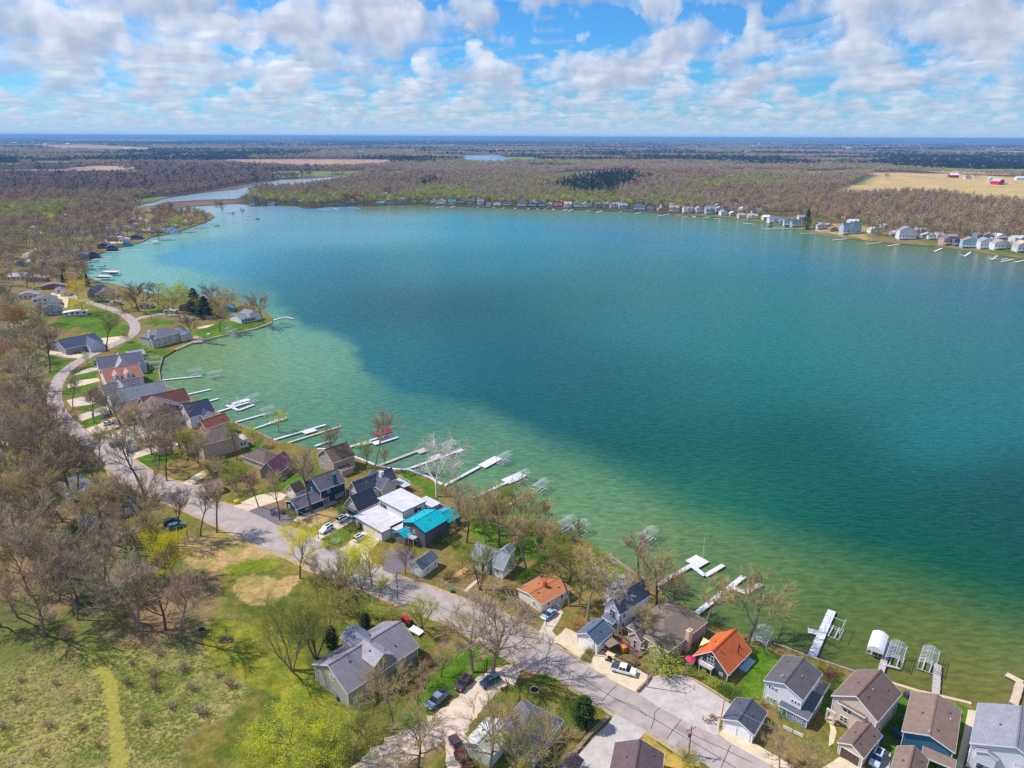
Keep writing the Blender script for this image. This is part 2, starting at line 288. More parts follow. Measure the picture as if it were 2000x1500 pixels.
AREAS = [  # later ones win
 ('yard', [(330, 1010), (700, 1150), (1000, 1320), (1500, 1520), (2400, 1700), (2400, 1350), (1900, 1370), (1500, 1255), (1210, 1100), (860, 940), (480, 830), (300, 740), (420, 650), (540, 630), (500, 590), (150, 540), (90, 600), (60, 800), (230, 930)]),
 ('meadow', [(-600, 1330), (0, 1300), (120, 1268), (250, 1262), (330, 1265), (400, 1275), (440, 1310), (470, 1332), (482, 1346), (466, 1378), (430, 1405), (380, 1425), (360, 1445), (350, 1480), (352, 1520), (360, 1700), (-600, 1700)]),
 ('olive', [(352, 1700), (355, 1520), (356, 1482), (366, 1448), (384, 1428), (432, 1408), (470, 1380), (486, 1346), (440, 1306), (400, 1272), (380, 1245), (420, 1190), (440, 1120), (560, 1100), (640, 1140), (720, 1180), (800, 1215), (860, 1240), (820, 1330), (740, 1480), (640, 1700)]),
 ('mown', [(400, 1290), (390, 1250), (430, 1210), (520, 1210), (580, 1260), (612, 1320), (680, 1390), (650, 1420), (560, 1370), (500, 1340), (450, 1320)]),
 ('mown', [(470, 1092), (560, 1078), (540, 1110), (480, 1120), (430, 1130)]),
 ('dry', [(340, 1060), (400, 1040), (470, 1040), (530, 1062), (560, 1082), (520, 1092), (470, 1100), (420, 1120), (380, 1110), (350, 1085)]),
 ('dry', [(455, 1135), (490, 1120), (540, 1128), (590, 1125), (560, 1160), (540, 1180), (490, 1184), (462, 1165)]),
 ('olive', [(250, 1010), (330, 1005), (400, 1030), (330, 1060), (270, 1050)]),
 ('olive', [(100, 930), (180, 900), (210, 900), (220, 925), (170, 990), (110, 980)]), ('olive', [(0, 870), (110, 850), (170, 860), (200, 890), (120, 930), (0, 930)]),
 ('lawn', [(850, 1392), (890, 1340), (940, 1300), (985, 1270), (1006, 1290), (960, 1308), (925, 1335), (868, 1370)]),
 ('lawn', [(790, 1420), (840, 1330), (900, 1260), (960, 1250), (900, 1330), (850, 1385), (800, 1440)]),
 ('olive', [(820, 1500), (850, 1470), (920, 1410), (965, 1350), (1010, 1330), (1048, 1314), (1082, 1313), (1140, 1345), (1198, 1386), (1190, 1410), (1130, 1460), (1090, 1530), (820, 1560)]),
 ('lawn', [(1046, 1318), (1070, 1312), (1096, 1330), (1076, 1336)]), ('lawn', [(1150, 1358), (1198, 1386), (1196, 1404), (1170, 1392)]),
 ('drygrass', [(1205, 1560), (1232, 1470), (1262, 1428), (1300, 1448), (1368, 1492), (1420, 1560)]),
 ('olive', [(1262, 1428), (1290, 1440), (1345, 1476), (1335, 1482), (1290, 1456)]),
 ('dry', [(1402, 1436), (1412, 1424), (1470, 1450), (1530, 1500), (1600, 1560), (1500, 1560), (1462, 1480)]),
 ('olive', [(1345, 1317), (1352, 1306), (1395, 1318), (1440, 1345), (1450, 1370), (1424, 1368), (1385, 1340)]),
 ('lawn', [(1440, 1345), (1450, 1300), (1472, 1262), (1500, 1268), (1530, 1278), (1500, 1320), (1490, 1370), (1460, 1372)]),
 ('lawn', [(1560, 1288), (1650, 1315), (1640, 1345), (1625, 1350), (1622, 1400), (1612, 1430), (1606, 1380), (1612, 1330)]),
 ('lawn', [(1715, 1345), (1745, 1347), (1800, 1362), (1892, 1384), (1898, 1400), (1880, 1470), (1860, 1520), (1720, 1520), (1700, 1440), (1730, 1400)]),
 ('lawn', [(1160, 1072), (1192, 1094), (1234, 1124), (1215, 1130), (1190, 1125), (1150, 1100)]),
 ('lawn', [(770, 924), (800, 925), (835, 938), (862, 953), (850, 985), (820, 950), (790, 940)]),
 ('lawn', [(915, 982), (965, 1008), (1040, 1028), (1100, 1048), (1080, 1090), (1020, 1100), (930, 1050)]),
 ('lawn', [(612, 1060), (640, 1045), (690, 1025), (722, 1030), (690, 1050), (640, 1072), (625, 1070)]),
 ('dry', [(575, 1010), (600, 1000), (640, 995), (662, 1003), (640, 1018), (600, 1030)]), ('dry', [(1080, 1020 + 130), (1110, 1160), (1130, 1150), (1100, 1190), (1070, 1200)]),
 ('lawn', [(500, 960), (560, 935), (610, 918), (640, 925), (600, 945), (540, 960), (500, 985), (470, 980)]), ('lawn', [(470, 880), (520, 850), (500, 905), (470, 900)]),
 ('olive', [(340, 940), (440, 890), (500, 905), (470, 940), (400, 960), (350, 960)]),
 ('lawn', [(252, 905), (290, 885), (335, 875), (345, 893), (320, 905), (285, 920), (262, 918)]), ('lawn', [(232, 890), (262, 880), (275, 885), (250, 893)]), ('lawn', [(205, 862), (225, 855), (232, 864), (212, 870)]),
 ('lawn', [(160, 822), (185, 805), (215, 808), (190, 825), (165, 833)]), ('olive', [(180, 845), (215, 828), (230, 835), (200, 848)]), ('lawn', [(145, 795), (190, 783), (205, 790), (160, 805)]),
 ('lawn', [(126, 758), (150, 750), (185, 748), (190, 757), (172, 771), (130, 770)]), ('lawn', [(137, 737), (150, 730), (190, 727), (188, 738), (140, 746)]), ('lawn', [(150, 722), (165, 710), (190, 714), (185, 720)]),
 ('lawn', [(68, 710), (96, 697), (148, 701), (130, 715), (105, 735), (98, 745), (88, 735)]), ('sand', [(42, 708), (88, 707), (82, 716), (44, 718)]),
 ('lawn', [(115, 688), (150, 676), (205, 672), (180, 688), (150, 692), (120, 690)]), ('lawn', [(110, 620), (180, 604), (215, 608), (255, 640), (250, 662), (180, 664), (160, 640), (110, 645)]),
 ('lawn', [(215, 685), (245, 668), (270, 668), (300, 680), (280, 700), (230, 688)]), ('lawn', [(285, 628), (300, 624), (340, 626), (335, 636), (290, 638)]), ('lawn', [(305, 596), (335, 608), (320, 611), (290, 606)]),
 ('lawn', [(280, 690), (315, 682), (340, 684), (318, 698), (309, 722), (312, 748), (275, 745), (285, 715)]), ('lawn', [(340, 684), (375, 668), (378, 660), (425, 636), (450, 630), (530, 628), (500, 642), (425, 658), (372, 672)]),
 ('lawn', [(360, 660), (395, 640), (440, 625), (510, 632), (430, 656), (380, 668)]),
 ('litter', [(280, 620), (330, 612), (430, 600), (470, 598), (440, 620), (380, 630), (320, 625)]),
 ('litter', [(-2000, 560), (-300, 560), (0, 540), (60, 560), (110, 600), (95, 700), (100, 800), (150, 850), (100, 850), (0, 870), (-2000, 900)]),
 ('yard', [(-600, 420), (100, 380), (260, 395), (400, 420), (400, 440), (280, 470), (165, 510), (165, 545), (100, 600), (60, 560), (0, 550), (-600, 560)]),
 ('green', [(240, 392), (300, 385), (330, 384), (300, 392), (262, 398)]), ('mud', [(262, 400), (330, 385), (390, 376), (500, 356), (620, 344), (700, 338), (720, 340), (620, 352), (500, 366), (400, 385), (320, 393), (290, 400)]),
 ('mud', [(325, 398), (390, 392), (470, 390), (470, 396), (400, 402), (340, 408)]),
 ('fieldpink', [(430, 315), (440, 311), (640, 310), (760, 312), (770, 320), (740, 326), (620, 330), (480, 324)]), ('fieldpink', [(55, 283), (170, 282), (300, 288), (290, 296), (200, 295), (100, 291)]),
 ('fieldpink', [(120, 272), (300, 273), (420, 276), (300, 277), (100, 276)]), ('green', [(50, 325), (70, 314), (143, 314), (143, 325)]), ('green', [(-100, 318), (40, 318), (45, 328), (-100, 330)]), ('field', [(785, 292), (820, 292), (822, 297), (790, 297)]),
 ('green', [(745, 386), (765, 376), (772, 386), (765, 392), (742, 396)]), ('green', [(525, 340), (640, 335), (650, 342), (530, 348)]),
 ('field', [(1600, 400), (1660, 372), (1710, 348), (1760, 345), (1860, 347), (1940, 352), (2100, 360), (2300, 370), (2300, 440), (2000, 425), (1800, 400)]),
 ('drygrass', [(1550, 352), (1600, 345), (1640, 339), (1680, 340), (1690, 346), (1640, 352), (1580, 356)]), ('fieldpink', [(1600, 318), (1660, 317), (1665, 324), (1600, 326)]),
 ('field', [(1940, 296), (2010, 296), (2100, 300), (2010, 302), (1950, 300)]), ('green', [(1660, 372), (1700, 352), (1712, 352), (1680, 372)]),
 ('lawn', [(1930, 492), (1990, 500), (2050, 508), (2050, 490), (1960, 470)]), ('lawn', [(1715, 495), (1780, 500), (1780, 490), (1720, 486)]), ('dry', [(1560, 446), (1700, 470), (1700, 450), (1640, 440)]),
]
px = np.arange(-520, 2560, 6.0)
rows = np.concatenate([np.arange(270.5, 300, 1.5), np.arange(300, 420, 2.5), np.arange(420, 1660, 4.5)])
GX, GY = np.meshgrid(px, rows)
def g_np(PX, PY, z=0.8):
    dx = FWD.x * FPX + RIG.x * (PX - 1000) - UPV.x * (PY - 750); dy = FWD.y * FPX + RIG.y * (PX - 1000) - UPV.y * (PY - 750); dzz = FWD.z * FPX + RIG.z * (PX - 1000) - UPV.z * (PY - 750)
    t = (z - CAMH) / dzz
    return dx * t, dy * t
X, Y = g_np(GX, GY)
pts = np.stack([X.ravel(), Y.ravel()], 1)
keep = ~inside_np(pts[:, 0], pts[:, 1], SHORE)
for P in PONDS: keep &= ~inside_np(pts[:, 0], pts[:, 1], P)
near = dist_np(pts[:, 0], pts[:, 1], SHORE) < 0.8
pts = pts[keep & ~near]
bound = [(-90000, -2500), (90000, -2500), (90000, 60000), (-90000, 60000)]
extra = [(x, y) for y in (-2000, -800, -200, 20) for x in (-4000, -1500, -500, -150, 0, 150, 500, 1500, 4000)] + [(x, y) for x in (-60000, -30000, 30000, 60000) for y in (3000, 15000, 40000)] + [(x, 59000) for x in range(-60000, 60001, 10000)]
def finer(poly):   # the traced outline with small irregular steps, so the bank is not made of straight runs
    o = []; n = len(poly)
    for i in range(n):
        a = Vector(poly[i]); b = Vector(poly[(i + 1) % n]); L = (b - a).length
        k = max(1, min(14, int(L / 5))) if 60 < a.y < 1300 else 1
        nrm = Vector((-(b - a).y, (b - a).x)).normalized()
        for j in range(k):
            w = 0 if j == 0 else RNG.uniform(-.35, .35)
            o.append(tuple(a.lerp(b, j / k) + nrm * w))
    return o
SHORE_F = finer(SHORE)
loops = [bound, SHORE_F] + [[tuple(q) for q in P] for P in PONDS]
allp = []; edges = []
for L in loops:
    s = len(allp); allp += [tuple(q) for q in L]; edges += [(s + i, s + (i + 1) % len(L)) for i in range(len(L))]
allp += extra; allp += [tuple(q) for q in pts]
res = delaunay_2d_cdt([Vector(p) for p in allp], edges, [], 0, 1e-4)
vo = np.array([tuple(v) for v in res[0]]); fo = np.array([f for f in res[2] if len(f) == 3])
cen = vo[fo].mean(1)
ok = ~inside_np(cen[:, 0], cen[:, 1], SHORE_F)
for P in PONDS: ok &= ~inside_np(cen[:, 0], cen[:, 1], P)
fo = fo[ok]
a = vo[fo[:, 1]] - vo[fo[:, 0]]; b = vo[fo[:, 2]] - vo[fo[:, 0]]
flip = (a[:, 0] * b[:, 1] - a[:, 1] * b[:, 0]) < 0
fo[flip] = fo[flip][:, ::-1]
VZ = hgt_np(vo[:, 0], vo[:, 1])
verts = np.column_stack([vo, VZ])
# classes
def cls_colour(X, Y):
    n1 = fbm(X / 9, Y / 9, 4); n2 = fbm(X / 2.2 + 50, Y / 2.2, 3)
    big = fbm(X / 520 + 9, Y / 330 + 4, 4)
    A = np.zeros((len(X), 3)); wood = [np.array(lin(c)) for c in CLS['litter']]
    t = np.clip((n1 - .35) / .3, 0, 1)[:, None]
    A = wood[0] * (1 - t) + wood[1] * t
    far = (Y > 1150)
    w = [np.array(lin(c)) for c in CLS['wood']]; f = [np.array(lin(c)) for c in CLS['fieldpink']]; g = [np.array(lin(c)) for c in CLS['green']]
    openf = np.clip((big - .57) / .02, 0, 1)[:, None] * (Y > 2200)[:, None]
    big2 = fbm(X / 900 + 3, Y / 600 + 8, 3)[:, None]
    oc = np.where(big2 > .52, f[0], g[0])
    Bc = (w[0] * (1 - t) + w[1] * t) * (1 - openf) + oc * openf
    A[far] = Bc[far]
    for name, poly in AREAS:
        P = []
        for (x, y) in poly:
            q = G0(x, max(y, 269.5)); P.append((q.x, q.y))
        xs = [q[0] for q in P]; ys = [q[1] for q in P]
        jx = (fbm(X / 5, Y / 5, 3) - .5) * np.clip(Y / 45, 2.2, 16); jy = (fbm(X / 5 + 40, Y / 5 + 9, 3) - .5) * np.clip(Y / 45, 2.2, 16)
        XX = X + jx; YY = Y + jy
        m = (XX > min(xs)) & (XX < max(xs)) & (YY > min(ys)) & (YY < max(ys))
        idx = np.where(m)[0]
        if not len(idx): continue
        ins = idx[inside_np(XX[idx], YY[idx], P)]
        c = [np.array(lin(k)) for k in CLS[name]]
        tt = np.clip((0.5 * n1[ins] + 0.5 * n2[ins] - .38) / .24, 0, 1)[:, None]
        A[ins] = c[0] * (1 - tt) + c[1] * tt
    return A
colr = cls_colour(vo[:, 0], vo[:, 1])
skirt = []
v2 = verts.tolist(); c2 = colr.tolist(); F = [tuple(f) for f in fo.tolist()]
key = {}
bank = np.array(lin((120, 112, 92)))
from collections import defaultdict
cnt = defaultdict(int)
for f in F:
    for i in range(3):
        e = (f[i], f[(i + 1) % 3]); cnt[e] += 1
low = {}
for (i, j) in [e for e in cnt if (e[1], e[0]) not in cnt]:
    if abs(vo[i][0]) > 80000: continue
    for k in (i, j):
        if k not in low:
            low[k] = len(v2); v2.append([v2[k][0], v2[k][1], -1.5]); c2.append(bank.tolist())
    F.append((j, i, low[i], low[j]))
me = bpy.data.meshes.new('ground'); me.from_pydata(v2, [], F); me.update()
ca = me.color_attributes.new('cover', 'FLOAT_COLOR', 'POINT')
ca.data.foreach_set('color', np.column_stack([np.array(c2), np.ones(len(c2))]).astype(np.float32).ravel())
gm = bpy.data.materials.new('land_cover'); gm.use_nodes = True; t = gm.node_tree; b = t.nodes['Principled BSDF']; b.inputs['Roughness'].default_value = 0.95; b.inputs['Specular IOR Level'].default_value = 0.1
at = t.nodes.new('ShaderNodeVertexColor'); at.layer_name = 'cover'
geo = t.nodes.new('ShaderNodeNewGeometry')
def gnoise(sc, det=5, ro=.7):
    n = t.nodes.new('ShaderNodeTexNoise'); n.inputs['Scale'].default_value = sc; n.inputs['Detail'].default_value = det; n.inputs['Roughness'].default_value = ro; t.links.new(geo.outputs['Position'], n.inputs['Vector']); return n.outputs[0]
def mrange(s, a, b_, c, d):
    m = t.nodes.new('ShaderNodeMapRange'); t.links.new(s, m.inputs[0]); m.inputs[1].default_value = a; m.inputs[2].default_value = b_; m.inputs[3].default_value = c; m.inputs[4].default_value = d; return m.outputs[0]
def gm_mul(a, b_):
    m = t.nodes.new('ShaderNodeMath'); m.operation = 'MULTIPLY'; t.links.new(a, m.inputs[0]); t.links.new(b_, m.inputs[1]); return m.outputs[0]
f1 = mrange(gnoise(0.9, 6), .3, .7, .62, 1.32); f2 = mrange(gnoise(5.0, 4), .3, .7, .78, 1.22); f3 = mrange(gnoise(0.035, 5), .3, .7, .82, 1.16)
vm = t.nodes.new('ShaderNodeVectorMath'); vm.operation = 'SCALE'; t.links.new(at.outputs[0], vm.inputs[0]); t.links.new(gm_mul(gm_mul(f1, f2), f3), vm.inputs['Scale'])
hue = t.nodes.new('ShaderNodeMix'); hue.data_type = 'RGBA'; hue.blend_type = 'MULTIPLY'; t.links.new(mrange(gnoise(0.25, 4), .42, .62, 0, .55), hue.inputs[0]); t.links.new(vm.outputs[0], hue.inputs[6]); hue.inputs[7].default_value = (1.15, .92, .75, 1)
t.links.new(hue.outputs[2], b.inputs['Base Color'])
bp = t.nodes.new('ShaderNodeBump'); bp.inputs['Strength'].default_value = .8; bp.inputs['Distance'].default_value = .25; t.links.new(gnoise(1.6, 5), bp.inputs['Height']); t.links.new(bp.outputs[0], b.inputs['Normal'])
me.materials.append(gm)
tag(link('ground', me), 'open ground of lawns, leaf litter, meadow and fields around the lake', kind='structure')
# ---------------------------------------------------------------- water: one sheet, its own colour follows the depth of the lake bed, with ripple light and shade painted in
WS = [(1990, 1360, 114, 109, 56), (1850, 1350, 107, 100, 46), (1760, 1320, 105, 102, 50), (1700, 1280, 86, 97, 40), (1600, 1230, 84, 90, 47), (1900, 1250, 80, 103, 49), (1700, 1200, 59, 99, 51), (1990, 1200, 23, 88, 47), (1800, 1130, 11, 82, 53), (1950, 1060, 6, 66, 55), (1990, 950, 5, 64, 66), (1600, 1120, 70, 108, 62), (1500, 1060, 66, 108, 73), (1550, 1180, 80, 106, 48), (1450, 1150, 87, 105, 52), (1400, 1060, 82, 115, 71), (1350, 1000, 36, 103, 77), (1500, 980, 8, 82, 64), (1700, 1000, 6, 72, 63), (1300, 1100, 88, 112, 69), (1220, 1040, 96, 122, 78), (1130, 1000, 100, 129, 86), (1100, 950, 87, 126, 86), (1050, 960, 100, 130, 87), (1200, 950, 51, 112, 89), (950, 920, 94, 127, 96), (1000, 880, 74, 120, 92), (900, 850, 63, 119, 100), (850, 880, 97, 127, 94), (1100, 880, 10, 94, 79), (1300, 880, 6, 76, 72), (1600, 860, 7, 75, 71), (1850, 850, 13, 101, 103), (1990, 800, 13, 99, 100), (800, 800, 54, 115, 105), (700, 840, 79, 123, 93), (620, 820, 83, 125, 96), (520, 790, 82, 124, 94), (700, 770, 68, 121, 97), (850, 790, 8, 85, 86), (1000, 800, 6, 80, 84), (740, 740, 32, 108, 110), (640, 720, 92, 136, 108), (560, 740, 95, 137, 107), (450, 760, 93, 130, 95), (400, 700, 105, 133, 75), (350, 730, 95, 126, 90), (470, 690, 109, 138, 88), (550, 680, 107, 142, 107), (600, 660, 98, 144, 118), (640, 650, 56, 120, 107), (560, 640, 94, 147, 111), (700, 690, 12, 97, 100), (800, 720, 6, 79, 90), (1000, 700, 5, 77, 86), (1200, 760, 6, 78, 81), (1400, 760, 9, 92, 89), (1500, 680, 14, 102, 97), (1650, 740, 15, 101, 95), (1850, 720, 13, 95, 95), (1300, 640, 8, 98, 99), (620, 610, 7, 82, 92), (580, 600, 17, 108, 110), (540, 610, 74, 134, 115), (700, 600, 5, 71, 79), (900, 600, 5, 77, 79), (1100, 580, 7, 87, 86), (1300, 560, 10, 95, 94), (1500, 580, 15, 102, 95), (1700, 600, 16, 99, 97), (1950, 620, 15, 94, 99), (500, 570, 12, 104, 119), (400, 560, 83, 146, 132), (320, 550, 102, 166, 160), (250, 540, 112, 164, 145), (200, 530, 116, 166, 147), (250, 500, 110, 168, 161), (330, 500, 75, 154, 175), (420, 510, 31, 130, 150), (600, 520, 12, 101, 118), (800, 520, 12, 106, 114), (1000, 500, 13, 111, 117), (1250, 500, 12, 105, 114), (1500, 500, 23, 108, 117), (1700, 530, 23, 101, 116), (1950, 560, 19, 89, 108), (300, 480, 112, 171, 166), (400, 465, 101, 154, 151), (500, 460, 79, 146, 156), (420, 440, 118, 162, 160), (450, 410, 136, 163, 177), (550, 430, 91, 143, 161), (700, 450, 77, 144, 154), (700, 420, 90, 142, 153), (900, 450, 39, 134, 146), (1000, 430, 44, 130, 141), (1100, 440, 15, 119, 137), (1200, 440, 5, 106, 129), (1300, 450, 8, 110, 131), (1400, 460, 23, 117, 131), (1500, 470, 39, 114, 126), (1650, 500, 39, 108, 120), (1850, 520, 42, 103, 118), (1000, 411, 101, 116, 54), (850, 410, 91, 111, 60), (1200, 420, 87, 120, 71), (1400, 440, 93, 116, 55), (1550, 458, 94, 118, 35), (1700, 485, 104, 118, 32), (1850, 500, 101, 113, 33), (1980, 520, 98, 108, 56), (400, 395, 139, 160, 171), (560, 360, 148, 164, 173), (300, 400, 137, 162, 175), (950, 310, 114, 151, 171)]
wx = np.arange(-520, 2560, 7.0); wy = np.concatenate([np.arange(298, 420, 3.0), np.arange(420, 1660, 5.0)])
AX, AY = np.meshgrid(wx, wy); PXv = AX.ravel(); PYv = AY.ravel(); wX, wY = g_np(PXv, PYv, 0.0); wXj, wYj = wX, wY
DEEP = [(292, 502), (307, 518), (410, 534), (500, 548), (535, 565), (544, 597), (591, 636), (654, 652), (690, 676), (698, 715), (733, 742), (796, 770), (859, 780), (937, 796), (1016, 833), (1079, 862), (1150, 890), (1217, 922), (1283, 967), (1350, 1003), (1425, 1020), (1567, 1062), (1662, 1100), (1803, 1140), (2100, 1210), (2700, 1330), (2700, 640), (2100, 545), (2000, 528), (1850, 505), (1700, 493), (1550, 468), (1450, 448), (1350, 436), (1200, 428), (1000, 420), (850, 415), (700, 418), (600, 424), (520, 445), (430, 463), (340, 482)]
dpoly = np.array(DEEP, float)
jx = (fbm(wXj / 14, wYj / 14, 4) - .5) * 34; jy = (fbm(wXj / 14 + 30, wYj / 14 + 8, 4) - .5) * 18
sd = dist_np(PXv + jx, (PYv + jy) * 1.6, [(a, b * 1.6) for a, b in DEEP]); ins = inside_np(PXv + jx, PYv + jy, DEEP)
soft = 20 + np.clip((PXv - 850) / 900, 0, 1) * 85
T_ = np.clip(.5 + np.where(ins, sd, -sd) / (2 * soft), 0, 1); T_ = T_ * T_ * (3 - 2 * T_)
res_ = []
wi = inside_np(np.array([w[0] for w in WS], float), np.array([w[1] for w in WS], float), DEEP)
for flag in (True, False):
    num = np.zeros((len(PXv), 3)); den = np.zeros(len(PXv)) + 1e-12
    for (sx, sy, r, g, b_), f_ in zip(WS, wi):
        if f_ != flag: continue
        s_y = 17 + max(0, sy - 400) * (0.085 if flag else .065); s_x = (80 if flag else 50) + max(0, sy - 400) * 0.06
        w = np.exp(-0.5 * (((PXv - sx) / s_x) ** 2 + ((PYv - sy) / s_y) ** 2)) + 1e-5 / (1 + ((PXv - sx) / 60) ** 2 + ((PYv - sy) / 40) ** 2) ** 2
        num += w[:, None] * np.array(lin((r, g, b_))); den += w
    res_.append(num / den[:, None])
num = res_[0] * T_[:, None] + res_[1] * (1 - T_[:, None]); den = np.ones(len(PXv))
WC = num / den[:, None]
nr, nc = AX.shape
ii = np.arange(nr * nc).reshape(nr, nc)
Fw = np.stack([ii[1:, :-1], ii[1:, 1:], ii[:-1, 1:], ii[:-1, :-1]], -1).reshape(-1, 4)
me = bpy.data.meshes.new('water'); me.from_pydata(np.column_stack([wX, wY, np.zeros(len(wX))]).tolist(), [], Fw.tolist()); me.update()
ca = me.color_attributes.new('bed', 'FLOAT_COLOR', 'POINT'); ca.data.foreach_set('color', np.column_stack([WC, np.ones(len(WC))]).astype(np.float32).ravel())
wm = bpy.data.materials.new('lake_water'); wm.use_nodes = True; t = wm.node_tree; b = t.nodes['Principled BSDF']
b.inputs['Roughness'].default_value = 0.16; b.inputs['IOR'].default_value = 1.33; b.inputs['Specular IOR Level'].default_value = 0.1
at = t.nodes.new('ShaderNodeVertexColor'); at.layer_name = 'bed'
geo = t.nodes.new('ShaderNodeNewGeometry')
mp = t.nodes.new('ShaderNodeMapping'); mp.inputs['Rotation'].default_value = (0, 0, rad(28)); mp.inputs['Scale'].default_value = (.42, 1.15, 1); t.links.new(geo.outputs['Position'], mp.inputs[0])
def wn(sc, det, dist=0.0):
    n = t.nodes.new('ShaderNodeTexNoise'); n.inputs['Scale'].default_value = sc; n.inputs['Detail'].default_value = det; n.inputs['Distortion'].default_value = dist; t.links.new(mp.outputs[0], n.inputs['Vector']); return n.outputs[0]
big = wn(.006, 3); rip = wn(.62, 4, .5)
m1 = mrange(big, .35, .65, .94, 1.04); m2 = mrange(rip, .3, .7, .72, 1.26)  # second factor puts the light and dark of ripples into the colour
vm = t.nodes.new('ShaderNodeVectorMath'); vm.operation = 'SCALE'; t.links.new(at.outputs[0], vm.inputs[0]); t.links.new(gm_mul(m1, m2), vm.inputs['Scale'])
t.links.new(vm.outputs[0], b.inputs['Base Color'])
bp = t.nodes.new('ShaderNodeBump'); bp.inputs['Strength'].default_value = 1.0; bp.inputs['Distance'].default_value = .34; t.links.new(rip, bp.inputs['Height']); t.links.new(bp.outputs[0], b.inputs['Normal'])
me.materials.append(wm)
tag(link('lake_water', me), 'rippled blue green water of the lake', kind='structure')
# ---------------------------------------------------------------- roads, lanes, drives and walks
ROAD = mat('asphalt_old', (166, 155, 151), rough=.92, var=.2, scale=.35, bump=.1, spec=.15)
DARKROAD = mat('asphalt_dark', (112, 104, 112), rough=.9, var=.15, scale=.5, bump=.1, spec=.2)
CONC = mat('concrete', (204, 188, 162), rough=.9, var=.17, scale=.5, spec=.15)
CONC2 = mat('concrete_grey', (196, 182, 168), rough=.9, var=.14, scale=.6, spec=.15)
GRAV = mat('gravel_pale', (184, 176, 172), rough=.95, var=.17, scale=.5, bump=.4, spec=.1)
MOW = mat('mown_grass', (146, 140, 66), rough=.95, var=.3, scale=1.1, bump=.3, spec=.1)
BLOCKED = []
def sheet(name, poly, m, dz, label=None, px_=True, kind='structure'):
    P = [G(x, y) if px_ else Vector((x, y, hgt(x, y))) for x, y in poly]
    P3 = [Vector((p.x, p.y, 0)) for p in P]; BLOCKED.append([(p.x, p.y) for p in P])
    tri = tessellate_polygon([P3]); fs = []
    for f in tri:
        a, b_, c = [P3[i] for i in f]; fs.append(tuple(f) if (b_ - a).cross(c - a).z > 0 else tuple(reversed(f)))
    me = bpy.data.meshes.new(name); me.from_pydata([(p.x, p.y, p.z + dz) for p in P], [], fs); me.update(); me.materials.append(m)
    return tag(link(name, me), label, kind=kind)
def strip_poly(line, w, px_=True, w1=None, jag=False):
    P = [G(x, y).to_2d() if px_ else Vector((x, y)) for x, y in line]
    Q = []                                  # catmull-rom
    for i in range(len(P) - 1):
        a = P[max(i - 1, 0)]; b_ = P[i]; c = P[i + 1]; d = P[min(i + 2, len(P) - 1)]
        for k in range(6):
            u = k / 6; Q.append(0.5 * ((2 * b_) + (c - a) * u + (2 * a - 5 * b_ + 4 * c - d) * u * u + (3 * b_ - a - 3 * c + d) * u ** 3))
    Q.append(P[-1]); Lf = []; Rt = []
    for i, q in enumerate(Q):
        tn = (Q[min(i + 1, len(Q) - 1)] - Q[max(i - 1, 0)]).normalized(); n = Vector((-tn.y, tn.x)); ww = (w + ((w1 or w) - w) * i / (len(Q) - 1)) / 2 * (1 + .05 * math.sin(i * 1.7)) * (RNG.uniform(.8, 1.15) if jag else 1)
        Lf.append(q + n * ww); Rt.append(q - n * ww)
    return Lf, Rt
def strip(name, line, w, m, dz, label=None, px_=True, w1=None, kind='structure'):
    Lf, Rt = strip_poly(line, w, px_, w1, name in ('mown_path', 'road_shoulder', 'lane')); n = len(Lf)
    v = [(p.x, p.y, hgt(p.x, p.y) + dz) for p in Rt + Lf]; BLOCKED.append([(p.x, p.y) for p in Rt + Lf[::-1]])
    me = bpy.data.meshes.new(name); me.from_pydata(v, [], [(i, i + 1, n + i + 1, n + i) for i in range(n - 1)]); me.update(); me.materials.append(m)
    return tag(link(name, me), label, kind=kind)
north = [(1640, 1560), (1540, 1512), (1475, 1478), (1440, 1458), (1400, 1437), (1347, 1413), (1290, 1383), (1242, 1355), (1205, 1337), (1162, 1310), (1128, 1290), (1095, 1272), (1071, 1257), (1048, 1241), (1010, 1215), (985, 1203), (953, 1189), (900, 1172), (847, 1151), (793, 1134), (729, 1105), (690, 1082), (640, 1068), (612, 1052), (575, 1036), (542, 1026), (515, 1012),
 (480, 996), (450, 988), (425, 981), (400, 966), (380, 950), (352, 943), (330, 938), (300, 926), (268, 905), (248, 892), (236, 880), (222, 868), (205, 858)]
south = [(165, 862), (185, 885), (208, 908), (224, 930), (252, 945), (287, 962), (337, 985), (375, 1001), (410, 1018), (455, 1040), (500, 1062), (535, 1076), (572, 1092), (610, 1112), (675, 1134), (732, 1158), (767, 1173), (807, 1190), (873, 1215), (927, 1244), (964, 1264), (1000, 1288), (1030, 1306), (1072, 1312), (1130, 1347), (1198, 1391), (1242, 1418), (1267, 1428), (1338, 1470), (1367, 1487), (1420, 1520), (1480, 1560)]
sheet('road', north + south, ROAD, .024, 'cracked grey street running diagonally between the houses')
strip('road', [(180, 868), (150, 842), (125, 818), (110, 795), (106, 770), (112, 748), (125, 728), (150, 708), (180, 692), (215, 676), (245, 662), (262, 648), (262, 632), (248, 618), (220, 605), (185, 594), (150, 582), (125, 572), (112, 560)], 6.0, ROAD, .02, 'pale street curving past the lawns on the left')
strip('road', [(262, 625), (290, 617), (330, 613), (380, 620), (420, 622)], 5, ROAD, .028, 'pale lane onto the wooded point')
strip('road', [(40, 520), (50, 500), (70, 487), (95, 480), (120, 474)], 7, ROAD, .02, 'street bend among bare trees at the left')
strip('road', [(272, 455), (288, 447), (296, 438), (284, 430), (268, 424), (262, 414)], 7, ROAD, .02, 'street curve near the marina bay')
strip('road', [(0, 868), (60, 856), (120, 842), (160, 835)], 6, CONC2, .018, 'pale lane through the bare trees at the left edge')
